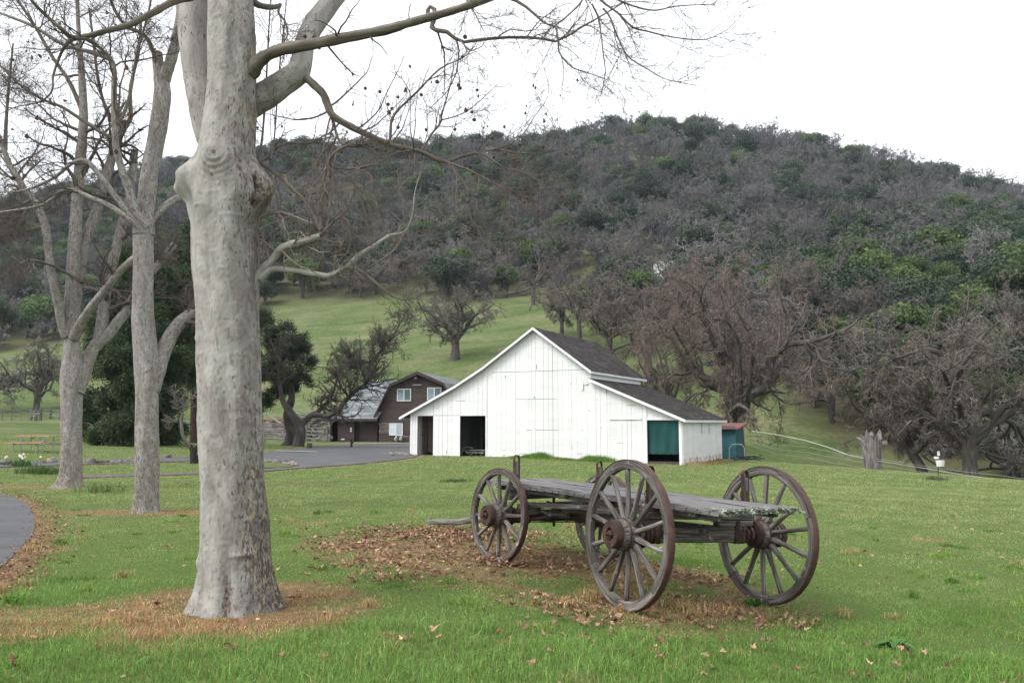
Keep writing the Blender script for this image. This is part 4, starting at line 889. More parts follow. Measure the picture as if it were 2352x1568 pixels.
def wheel(c, out, Rw, nsp, nf_, label, phase, broken=(), hs=1.13):
    fw, fd = .060, .076*Rw/.65
    q = MB()
    for k in range(nf_):
        a0 = k/nf_*2*math.pi+phase+.3; a1 = (k+1)/nf_*2*math.pi+phase+.3-.008; n_ = 12; rin, ro = Rw-.011-fd*r.uniform(.95, 1.02), Rw-.011; w0 = fw*r.uniform(.94, 1.0); off = r.uniform(-.002, .002)
        pr = [(rin+.008, -w0/2), (rin, -w0/2+.010), (rin, w0/2-.010), (rin+.008, w0/2), (ro, w0/2), (ro, -w0/2)]
        V = []; G = []
        for a in np.linspace(a0, a1, n_):
            for (rr, xx) in pr:
                jj = .0016*math.sin(a*41+rr*90)+.001*math.sin(a*97+xx*300)
                V.append((xx+off, (rr+jj)*math.cos(a), (rr+jj)*math.sin(a))); G.append((a*Rw+k*2.3, xx, rr))
        F = [[i*6+j, i*6+(j+1) % 6, (i+1)*6+(j+1) % 6, (i+1)*6+j] for i in range(n_-1) for j in range(6)]
        q.add(V, [np.array(F), np.array([[5, 4, 3, 2, 1, 0], [(n_-1)*6+j for j in range(6)]])], r.uniform(.15, .75), G)
    wh = q.build('wheel', [M['oldwood']], wagon, world=axmat(c, out)); wh['label'] = label
    q = MB(); n_ = 96; prof_ = [(-.030, Rw-.010), (-.033, Rw-.003), (-.029, Rw+.001), (.029, Rw+.001), (.033, Rw-.003), (.030, Rw-.010), (-.030, Rw-.010)]
    q.lathe(prof_, n_, None, .5, closed=False); q.build('tyre', [M['tyre']], wh, True)
    h = hs
    q = MB(); q.lathe([(-.13, .07*h), (-.12, .098*h), (-.06, .112*h), (-.035, .122*h), (.035, .122*h), (.06, .116*h), (.10, .104*h), (.135, .098*h), (.136, .03)], 28, None, .35); hb_ = q.build('hub', [M['oldwood']], wh, True)
    q = MB(); q.lathe([(.040, .117*h), (.040, .126*h), (.056, .124*h), (.056, .114*h)], 30, None, .9, closed=False); q.lathe([(-.056, .112*h), (-.056, .124*h), (-.040, .126*h), (-.040, .117*h)], 30, None, .6, closed=False); q.build('hub_band', [M['rust']], wh, True)
    q = MB(); q.lathe([(.112, .10*h), (.112, .112*h), (.175, .106*h), (.182, .100*h), (.182, .052*h), (.155, .048*h), (.155, .0)], 30, None, .55, closed=False); q.build('hub_cap', [M['rust']], wh, False)
    q = MB(); q.lathe([(.13, .03*h), (.185, .03*h), (.195, .022*h), (.195, 0)], 6, None, .95, closed=False); q.lathe([(.15, .016), (.225, .014), (.228, 0)], 10, None, .9, closed=False); q.build('axle_nut', [M['rust']], wh)
    q = MB(); q.lathe([(-.125, .05), (-.125, .115*h), (-.16, .108*h), (-.165, .06)], 30, None, .2, closed=False); q.build('inner_hub_band', [M['rust']], wh)
    for k in range(nsp):
        a = k/nsp*2*math.pi+phase+r.uniform(-.012, .012); L0_, L1_ = .095*h, (Rw-.011-fd+.006); 
        if k in broken: L1_ = L0_+(L1_-L0_)*broken[k]
        K = 9; V = []; G = []; rot = r.uniform(-.1, .1)
        for i in range(K):
            f = i/(K-1); rr = L0_+(L1_-L0_)*f; ff = (rr-.095)/(Rw-.16)
            aa = np.interp(ff, [0, .12, .35, .7, 1], [.036, .034, .024, .0225, .023])*r.uniform(.97, 1.03); b = np.interp(ff, [0, .12, .35, .7, 1], [.021, .024, .0205, .0195, .020])
            x0 = -.022*(1-ff); bend = .003*math.sin(ff*3+k)
            for j in range(10):
                t = j/10*2*math.pi; ct = math.copysign(abs(math.cos(t))**.8, math.cos(t)); st = math.copysign(abs(math.sin(t))**.8, math.sin(t))
                yy = b*ct+bend; xx = x0+aa*st
                V.append((xx, -math.sin(a)*yy+math.cos(a)*rr, math.cos(a)*yy+math.sin(a)*rr)); G.append((rr+k*3.3, xx, yy))
        F = [[i*10+j, i*10+(j+1) % 10, (i+1)*10+(j+1) % 10, (i+1)*10+j] for i in range(K-1) for j in range(10)]
        q = MB(); q.add(V, [np.array(F), np.array([list(range(9, -1, -1)), [(K-1)*10+j for j in range(10)]])], r.uniform(.35, 1.15) if k % 3 else r.uniform(.1, .6), G); q.build('spoke', [M['oldwood']], wh, True)
    return wh
dr = (WC['D']-WC['C']); df = (WC['B']-WC['A'])
wheel(WC['C'], -dr, .65, 14, 7, 'large rear wheel nearest the camera with white-tipped grey spokes', math.pi/2+.05)
wheel(WC['D'], dr, .65, 14, 7, 'large rear wheel on the far side, standing clear against the lawn', math.pi/2+.02, {2: .62})
wheel(WC['A'], -df, .525, 12, 6, 'smaller front wheel with split grey felloes at the tongue end', math.pi/2+.08, hs=1.07)
wheel(WC['B'], df, .525, 12, 6, 'smaller front wheel half hidden behind the bed', math.pi/2+.2, hs=1.07)
ur, uf = dr/np.linalg.norm(dr), df/np.linalg.norm(df)
ax = np.array([-.491, .871, 0.]); pr_ = np.array([.871, .491, 0.])
Z = np.array([0, 0, 1.])
def part(name, f, mats=None, **k):
    q = MB(); f(q); return q.build(name, mats or [M['oldwood']], wagon, **k)
# axles
part('rear_axle', lambda q: q.beam(WC['C']+ur*.27, WC['D']-ur*.27, .10, .145, .25))
part('front_axle', lambda q: q.beam(WC['A']+uf*.24, WC['B']-uf*.24, .09, .115, .3))
for nm, c, d in (('C', WC['C'], ur), ('D', WC['D'], -ur), ('A', WC['A'], uf), ('B', WC['B'], -uf)):
    part('axle_skein', lambda q: (q.lathe([(.10, .045), (.16, .050), (.30, .062), (.42, .060)], 18, axmat(c, d), .5), q.lathe([(.20, .05), (.20, .085), (.225, .085), (.225, .05)], 20, axmat(c, d), 1.0), q.lathe([(.262, .05), (.262, .084), (.283, .084), (.283, .05)], 20, axmat(c, d), 1.0), q.beam(c+d*.30, c+d*.33, .125, .165, .7), q.beam(c+d*.39, c+d*.42, .125, .165, .5)), [M['rust']])
# bolsters, sand board, hounds, reach
zb0 = .735-WO[2]
part('rear_bolster', lambda q: (q.beam(rm+(0, 0, zb0+.062-rm[2])-ur*.64, rm+(0, 0, zb0+.062-rm[2])+ur*.64, .085, .135, .2),))
part('front_bolster', lambda q: q.beam(fm*(1, 1, 0)-pr_*.62+Z*(zb0+.07), fm*(1, 1, 0)+pr_*.72+Z*(zb0+.06), .09, .135, .25))
part('sand_board', lambda q: (q.beam(fm*(1, 1, 0)-uf*(.52, .52, 0)+Z*(.655-WO[2]), fm*(1, 1, 0)+uf*(.52, .52, 0)+Z*(.645-WO[2]), .085, .06, .6), q.beam(fm*(1, 1, 0)-uf*(.5, .5, 0)-ax*.14+Z*(.60-WO[2]), fm*(1, 1, 0)+uf*(.5, .5, 0)-ax*.14+Z*(.585-WO[2]), .04, .05, .4)))
part('reach_pole', lambda q: q.beam(rm+Z*.02-ax*.1, fm+Z*(.05), .075, .085, .35))
for s in (-1, 1):
    part('rear_hound', lambda q: q.beam(rm+ur*.42*s+Z*.03, rm+ax*1.35+Z*.01+pr_*.05*s, .05, .07, .5))
    fx = np.cross(Z, uf); fx = fx/np.linalg.norm(fx)
    if fx[1] < 0: fx = -fx
    part('front_hound', lambda q: q.beam(fm+uf*.30*s-fx*.62+Z*.06, fm+uf*.12*s+fx*.75+Z*.0, .05, .065, .7))
    part('brace_board', lambda q: q.beam(rm+ur*.47*s+Z*.20+ax*.06, fm+pr_*.40*s+Z*.16-ax*.1, .045, .055, .4))
part('slider_bar', lambda q: q.beam(fm-uf*.36-fx*.60+Z*.10, fm+uf*.36-fx*.60+Z*.10, .05, .04, .6))
part('loose_board', lambda q: q.beam(fm-uf*.42+Z*.13+fx*.05, fm-uf*.12-fx*.42-Z*.02, .06, .03, .95))
# tongue
tip = np.array([-1.26, 12.6, float(H(-1.26, 12.6))+.06])-WO
part('tongue', lambda q: q.tube([fm+Z*-.02, fm*.75+tip*.25+Z*.02, fm*.5+tip*.5+Z*.01, fm*.25+tip*.75-Z*.02, tip], [.05, .048, .045, .042, .034], 8, .9))
# iron straps and rods
zz_ = .60-WO[2]
part('iron_strap', lambda q: (q.beam(fm-uf*.46-fx*.08+Z*.20, fm-uf*.46-fx*.08-Z*.05, .012, .04), q.beam(fm-uf*.30-fx*.1+Z*.20, fm-uf*.30-fx*.1-Z*.10, .045, .012), q.beam(fm+uf*.30-fx*.1+Z*.20, fm+uf*.30-fx*.1-Z*.08, .045, .012),
     q.beam(fm-uf*.48-fx*.1+Z*.125, fm+uf*.1-fx*.1+Z*.12, .05, .008), q.beam(fm-uf*.50-fx*.06-Z*.065, fm+uf*.48-fx*.06-Z*.065, .03, .008)), [M['rust']])
part('iron_rod', lambda q: (q.tube([fm-uf*.46-fx*.07-Z*.04, fm-uf*.35-fx*.5+Z*.04], [.012]*2, 6), q.tube([fm-uf*.15-fx*.07+Z*.17, fm-uf*.25-fx*.6+Z*.1], [.012]*2, 6), q.tube([rm-ur*.4+ax*.08+Z*.17, fm-uf*.3-fx*.2+Z*.14], [.011]*2, 6), q.tube([fm-uf*.4-fx*.4-Z*.0, fm+uf*.4-fx*.4+Z*.0], [.012]*2, 6)), [M['rust']])
for s in (-.40, .42): part('rear_strap', lambda q: q.beam(rm+ur*s+Z*.135-ax*.058, rm+ur*s-Z*.082-ax*.056, .04, .008, .5), [M['rust']])
part('king_bolt', lambda q: q.tube([fm*(1, 1, 0)+Z*(.4-WO[2]), fm*(1, 1, 0)+Z*(.9-WO[2])], [.016]*2, 8), [M['rust']])
part('spacer_block', lambda q: q.beam(rm+ur*-.62+Z*.10+ax*.02, rm+ur*-.30+Z*.105+ax*.02, .09, .05, .4)); part('spacer_block', lambda q: q.beam(rm+ur*.2+Z*.10, rm+ur*.62+Z*.105, .09, .05, .4))
# bed
PL, PR = np.array([1.652, 6.75, 0])-WO*(1, 1, 0), np.array([2.44, 7.15, 0])-WO*(1, 1, 0)
bedw = np.linalg.norm(PR-PL); du = (PR-PL)/bedw; LB = 3.97; fl_, fr_ = PL+ax*LB, PL+ax*LB+pr_*bedw
np_ = 5; wds = np.array([.20, .17, .19, .16, .2]); wds = wds/wds.sum()
t0 = 0
for k in range(np_):
    t1 = t0+wds[k]; a = PL+(PR-PL)*(t0+.004); b = PL+(PR-PL)*(t1-.004); a2 = fl_+(fr_-fl_)*(t0+.004); b2 = fl_+(fr_-fl_)*(t1-.004)
    ext = r.uniform(-.03, .05); e0 = r.uniform(0, .02); dz = r.uniform(-.004, .004); th = .044 if k else .055
    K = 30; V = []; G = []; 
    for i in range(K):
        f = (i/(K-1))**1.0; A_ = a+(a2-a)*f-ax*e0*(1-f)+ax*ext*f; B_ = b+(b2-b)*f-ax*e0*(1-f)+ax*ext*f
        zt = (.920+.012*f-WO[2])+dz+.003*math.sin(f*23+k)
        zr_ = zt-.022*(t1)+.003*math.sin(f*17+k*2); zl_ = zt-.022*t0
        for p, z in ((A_, zl_), (B_, zr_), (B_, zr_-th), (A_, zl_-th)):
            V.append((p[0], p[1], z)); G.append((f*LB+k*5, np.dot(p-PL, du), z))
    F = [[i*4+j, i*4+(j+1) % 4, (i+1)*4+(j+1) % 4, (i+1)*4+j] for i in range(K-1) for j in range(4)]
    q = MB(); q.add(V, [np.array([[3, 2, 1, 0], [(K-1)*4+j for j in range(4)]]+F)], r.uniform(.3, .8), G)
    q.M = [np.array([1, 0]+[0]*len(F))]
    q.build('bed_plank', [M['deck'], M['lichen']], wagon); t0 = t1
# lichen crust on the tail ends of the planks
q = MB(); 
for i in range(150):
    f = r.uniform(.0, 1) if r.random() < .75 else r.uniform(0, .35); p = PL+(PR-PL)*f-ax*r.uniform(-.005, .024); top = r.random() < .22
    if top: p = PL+(PR-PL)*f+ax*abs(r.normal())*.07
    z = .922-WO[2]-.022*f+(.0 if top else -r.uniform(.0, .045)); s = r.uniform(.006, .016); V, F = rockmesh(i % 9, .8)
    q.add(V*s*(1, 1, .5 if top else 1)+(p[0], p[1], z), F, r.uniform(.2, .9))
q.build('lichen_crust', [M['lichen']], wagon)
q = MB()
for i in range(26):
    for f, zz in ((.0, -.018), (.0, -.036)):
        p = PL+(fl_-PL)*((i+.5+r.uniform(-.2, .2))/26)-pr_*.001; V, F = rockmesh(1, .8); q.add(V*.006+(p[0], p[1], .920-WO[2]+zz), F, .3)
q.build('nail_heads', [M['rust']], wagon)
for t in (.35, 1.55, 2.35, 3.75): part('bed_cleat', lambda q: q.beam(PL+ax*t+pr_*.03+Z*(.855-WO[2]), PL+ax*t+pr_*(bedw-.03)+Z*(.838-WO[2]), .09, .045, .3))
for s in (.12, .78):
    part('bed_sill', lambda q: q.beam(PL+ax*.12+pr_*s+Z*(.842-WO[2]), PL+ax*(LB-.1)+pr_*s+Z*(.852-WO[2]), .06, .07, .25))
# stakes with iron loops
def stake(u, Yp, ztop, zlow, lean=0):
    p = at(u, 1100, Yp); p[2] = 0; p = p-WO*(1, 1, 0); d = pr_
    zt = ztop-WO[2]; zl = zlow-WO[2]; tp_ = p+Z*(zt-.075)+d*lean; bt = p+Z*zl
    K = 7; q = MB(); q.beam(bt, tp_, .052, .040, .6, up=tuple(ax)); st_ = q.build('stake', [M['oldwood']], wagon)
    q = MB(); L = []
    for t in np.linspace(-1.05, 4.19, 22):
        L.append(t)
    V = []; wv = ax*.019
    path = [bt-d*.031+Z*.02, bt*.5+tp_*.5-d*.031, tp_-d*.032-Z*.02]
    for t in np.linspace(math.pi, 0, 11): path.append(tp_+Z*.022+d*.033*math.cos(t)+Z*.05*math.sin(t))
    path += [tp_+d*.032-Z*.02, bt*.5+tp_*.5+d*.031, bt+d*.031+Z*.02]
    path = np.array(path); n = len(path); T_ = np.gradient(path, axis=0); Nn = np.cross(T_, wv); Nn /= np.linalg.norm(Nn, axis=1, keepdims=True); Nn *= .0035
    V = np.stack([path-wv-Nn, path+wv-Nn, path+wv+Nn, path-wv+Nn], 1).reshape(-1, 3)
    F = [[i*4+j, i*4+(j+1) % 4, (i+1)*4+(j+1) % 4, (i+1)*4+j] for i in range(n-1) for j in range(4)]
    q.add(V, np.array(F), .6); q.build('iron_loop', [M['rust']], st_)
    q = MB(); c = bt*.45+tp_*.55-d*.05
    for kx in range(2):
        P = [c+Z*(-.075*kx)+d*.012*math.cos(t)+Z*.035*math.sin(t)+ax*.0 for t in np.linspace(0, 2*math.pi, 12)]; q.tube(P, [.005]*12, 5)
    q.beam(bt-ax*.022+Z*.05, bt*.35+tp_*.65-ax*.022, .03, .006, .8, up=tuple(ax)); q.build('chain_hook', [M['rust']], st_)
    q = MB(); q.beam(bt-d*.06+Z*.03, bt+d*.09+Z*.03, .07, .05, .9); q.build('stake_socket', [M['rust']], st_)
stake(1186, 9.70, 1.247, .74, .004); stake(1377, 10.30, 1.15, .72); stake(1492, 7.52, 1.235, .76, .01); stake(1711, 8.03, 1.165, .74)
# ------------------------------------------------------------------ the three plane trees
def limb(pts, K=28):
    """(u, v, Y, r in picture units) -> path (K,4)"""
    return smoothpath([np.append(at(u, v, Y), rr*Y/1900*1.0) for u, v, Y, rr in pts], K)
def rough_tube(paths, ns, seed, amp=.035):
    """tubes with knobbly radius"""
    out = []
    for k, p in enumerate(paths):
        P = p[None, :, :3]; Rr = p[None, :, 3]*(1+amp*np.sin(np.arange(len(p))*1.9+k)+amp*.7*np.sin(np.arange(len(p))*.83+k*2+seed))
        out.append(tubes(P, Rr, ns))
    return out
def addcv(T, cv): return T
def mesh_of(name, Ts, mat_, parent, cv=.5, seed=0):
    V, F, G = cat(*Ts)
    return mk(name, V, F, mat_, parent, {'cv': np.broadcast_to(np.asarray(cv, float), (len(V),)).copy(), 'gc': G}, True)
def offs(path, o): q = path.copy(); q[:, :3] -= o; return q
syc1_o = np.array([T1[0], T1[1], float(H(*T1))])
syc1 = empty('plane_tree', tuple(syc1_o), 'thickest and nearest pale plane tree with a knobbly burl, in a ring of dry grass', 'tree', group='plane trees along the lawn')
Y1 = 6.93
tab = [(-260, 492, 576), (-100, 482, 581), (0, 479, 582), (100, 480, 583), (200, 478, 583), (250, 474, 583), (300, 464, 583), (340, 456, 584), (380, 452, 586), (430, 446, 588), (470, 444, 590), (500, 443, 592), (560, 443, 591), (620, 447, 592), (700, 452, 594), (800, 458, 597), (900, 460, 600), (1000, 461, 602), (1100, 462, 605), (1200, 462, 612), (1250, 461, 614), (1300, 457, 619), (1350, 450, 628), (1385, 440, 638), (1412, 428, 646), (1440, 418, 652)]
rows = [(at(a, v, Y1), at(b, v, Y1)) for v, a, b in tab]
zz_ = np.array([q[0][2] for q in rows]); xc = np.array([(q[0][0]+q[1][0])/2 for q in rows]); rc = np.array([(q[1][0]-q[0][0])/2 for q in rows])
o_ = np.argsort(zz_); zz_, xc, rc = zz_[o_], xc[o_], rc[o_]
nr, nth = 520, 150
zg = np.linspace(zz_[0]-.05, zz_[-1], nr); xg = np.interp(zg, zz_, xc); rg_ = np.interp(zg, zz_, rc)
for _ in range(10): 
    xg[1:-1] = .25*xg[:-2]+.5*xg[1:-1]+.25*xg[2:]; rg_[1:-1] = .25*rg_[:-2]+.5*rg_[1:-1]+.25*rg_[2:]
th = np.arange(nth)/nth*2*math.pi
TH, ZG = np.meshgrid(th, zg); RG = rg_[:, None]*np.ones_like(TH); XG = xg[:, None]*np.ones_like(TH)
def zv(v, Y=Y1): return at(525, v, Y)[2]
def dth(a, b): return (a-b+math.pi) % (2*math.pi)-math.pi
FR = -math.pi/2        # towards the camera
def bump(th0, z0, wth, wz, amp):
    return amp*np.exp(-(np.abs(dth(TH, th0))/wth)**2.4-(np.abs(ZG-z0)/wz)**2.4)
D = np.zeros_like(TH)
zk = zv(378)
# front burl with closing rings
dd = np.hypot(dth(TH, FR+.02)*.27, (ZG-zk)*.9)
D += .085*np.exp(-(dd/.135)**2.2)+.007*np.sin(dd*150)*np.exp(-(dd/.17)**4)*(dd > .03)*smooth(-.1, .1, -(ZG-zk)+.03)-.02*np.exp(-(dd/.016)**2)
# left burl
zl = zv(418); D += bump(math.pi+.06, zl+.01, .55, .15, .165)+bump(math.pi-.5, zl-.05, .5, .12, .04)
ddl = np.hypot(dth(TH, math.pi+.12)*.3, ZG-zl); D -= .045*np.exp(-(ddl/.05)**2)
# right burl with a slit
zr_ = zv(440); D += bump(-.35, zr_, .7, .19, .095)+bump(-.05, zr_+.03, .4, .14, .05)
D -= .045*np.exp(-(dth(TH, -.47)/.06)**2-((ZG-zr_-.02)/.085)**4)+.02*np.exp(-(dth(TH, -.5)/.12)**2-((ZG-zr_+.14)/.04)**2)
ring = np.exp(-((ZG-zv(440))/.24)**4); D += ring*(.022+.02*np.sin(TH*5+ZG*7))
D += bump(-.9, zv(508), .35, .014, .008)+bump(-2.1, zv(488), .28, .012, .006)+bump(-.3, zv(540), .25, .018, .012)
# wrinkles and transverse ridges
wr_ = np.random.default_rng(5)
for k in range(130):
    D += bump(wr_.uniform(-math.pi, 0), wr_.uniform(0, zz_[-1]), wr_.uniform(.06, .22), wr_.uniform(.006, .016), wr_.uniform(.002, .007))
for k in range(60):
    D += bump(wr_.uniform(-math.pi, math.pi), wr_.uniform(.1, zz_[-1]), wr_.uniform(.06, .14), wr_.uniform(.02, .06), wr_.uniform(-.006, .010))
D += .010*np.sin(TH*3+ZG*1.7)+.006*np.sin(TH*7-ZG*2.9+1)+.004*np.sin(TH*2+ZG*9)
# root flares
base = np.exp(-np.clip(ZG-zg[0], 0, 9)/.20)
D += base*(.045+.075*np.cos(TH*5+.7)+.035*np.cos(TH*3-1.0)+.02*np.cos(TH*9))-.085*np.exp(-(dth(TH, FR+.12)/.17)**2)*np.exp(-((ZG-.18)/.30)**2)-.02*np.exp(-(dth(TH, FR+.75)/.1)**2)*np.exp(-((ZG-.1)/.2)**2)
D += bump(-2.6, zv(1285), .3, .05, .02)+bump(-1.0, zv(1265), .25, .02, .02)
D += .004*wav(TH*.27*1.2, ZG, .06, 3)+.0025*wav(TH*.27, ZG, .025, 13)
RR = RG*(1-.0)+D
VX = XG+RR*np.cos(TH); VY = Y1+RR*np.sin(TH)*(.96+.08*base)
V = np.dstack([VX, VY, ZG]).reshape(-1, 3)
G_ = np.dstack([ZG, (RG*1.0)*np.cos(TH)*1.1, (RG)*np.sin(TH)*1.1]).reshape(-1, 3)
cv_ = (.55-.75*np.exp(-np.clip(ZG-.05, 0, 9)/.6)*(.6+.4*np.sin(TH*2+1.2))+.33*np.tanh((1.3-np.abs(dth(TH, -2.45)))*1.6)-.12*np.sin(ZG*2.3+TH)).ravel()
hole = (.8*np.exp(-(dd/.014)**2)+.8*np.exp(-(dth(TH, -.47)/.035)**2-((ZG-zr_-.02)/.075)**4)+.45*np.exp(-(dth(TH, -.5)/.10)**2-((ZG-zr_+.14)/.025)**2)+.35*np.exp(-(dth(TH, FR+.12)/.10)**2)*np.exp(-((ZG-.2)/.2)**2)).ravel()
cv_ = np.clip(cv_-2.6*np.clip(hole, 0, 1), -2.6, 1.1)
i, j = np.meshgrid(range(nr-1), range(nth), indexing='ij'); i = i.ravel(); j = j.ravel()
F = np.stack([i*nth+j, i*nth+(j+1) % nth, (i+1)*nth+(j+1) % nth, (i+1)*nth+j], 1)
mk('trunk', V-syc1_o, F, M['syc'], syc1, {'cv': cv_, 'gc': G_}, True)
big = [limb([(486, 345, 7.02, 24), (476, 300, 7.05, 31), (466, 230, 7.1, 35), (455, 150, 7.15, 37), (446, 60, 7.2, 38), (443, -30, 7.25, 38), (446, -300, 7.4, 30)], 40),
       limb([(545, 262, 7.12, 30), (582, 236, 7.1, 33), (618, 214, 7.1, 32), (652, 190, 7.12, 30), (683, 168, 7.14, 28), (693, 140, 7.16, 25), (700, 100, 7.2, 24), (722, 55, 7.3, 25), (752, 15, 7.4, 24), (800, -60, 7.5, 22), (880, -260, 7.8, 15)], 44)]
for k, b_ in enumerate(big):
    o = mesh_of('stem', rough_tube([offs(b_, syc1_o)], 40, k, .012), M['syc'], syc1, .62); 
L1 = limb([(560, 172, 6.95, 26), (580, 160, 6.9, 21), (590, 146, 6.85, 17), (612, 128, 6.8, 14.5), (650, 113, 6.72, 14), (700, 105, 6.65, 13.5), (760, 93, 6.6, 13), (830, 80, 6.5, 12), (890, 68, 6.45, 12), (930, 56, 6.4, 10.5), (980, 42, 6.35, 10), (1030, 28, 6.3, 9.5), (1080, 12, 6.25, 9), (1130, -6, 6.2, 8.5), (1210, -40, 6.1, 7), (1330, -90, 6.0, 5)], 60)
L3 = limb([(690, 176, 7.14, 14), (705, 181, 7.12, 10.5), (722, 196, 7.1, 9.5), (742, 216, 7.1, 9.5), (752, 240, 7.1, 9), (765, 266, 7.1, 8.5), (804, 290, 7.15, 8), (852, 313, 7.2, 7.5), (900, 334, 7.25, 6.5), (963, 348, 7.3, 5.5), (1020, 371, 7.35, 4.6), (1068, 357, 7.4, 3.6), (1131, 343, 7.45, 2.8), (1188, 352, 7.5, 2), (1250, 352, 7.55, 1.4), (1310, 335, 7.6, 1)], 60)
L4 = limb([(575, 655, 6.95, 18), (593, 632, 6.95, 12), (610, 612, 6.95, 10), (627, 595, 6.95, 9), (646, 571, 6.93, 9), (668, 561, 6.9, 8.5), (700, 554, 6.88, 8.5), (737, 542, 6.86, 8)], 30)
L4b = limb([(596, 640, 6.95, 11), (618, 622, 6.95, 8.5), (640, 618, 6.95, 7), (689, 624, 6.95, 6.5), (730, 630, 6.95, 6.5), (756, 633, 6.95, 6.5), (795, 614, 6.95, 6.2), (824, 587, 6.95, 5.8), (862, 563, 6.95, 5), (896, 541, 6.95, 3.8), (929, 533, 6.95, 2.8), (944, 504, 6.95, 2.0), (950, 470, 6.95, 1.5), (953, 440, 6.95, 1.2), (966, 395, 6.95, .8)], 44)
L5 = limb([(580, 376, 7.0, 8), (600, 378, 7.05, 5), (622, 390, 7.05, 4.6), (660, 422, 7.05, 4.6), (704, 466, 7.0, 4.4), (728, 509, 6.9, 4.2), (737, 540, 6.86, 4.5)], 26)
L6 = limb([(585, 500, 7.0, 9), (598, 496, 7.0, 6), (636, 487, 7.0, 4.5), (675, 497, 7.0, 3.5), (712, 511, 7.0, 2.5), (745, 508, 7.0, 1.5)], 20)
L7 = limb([(578, 3, 7.0, 9), (600, 14, 7.0, 7), (625, 17, 7.0, 6.5), (640, 14, 7.0, 5), (646, 11, 7.0, 3)], 12)
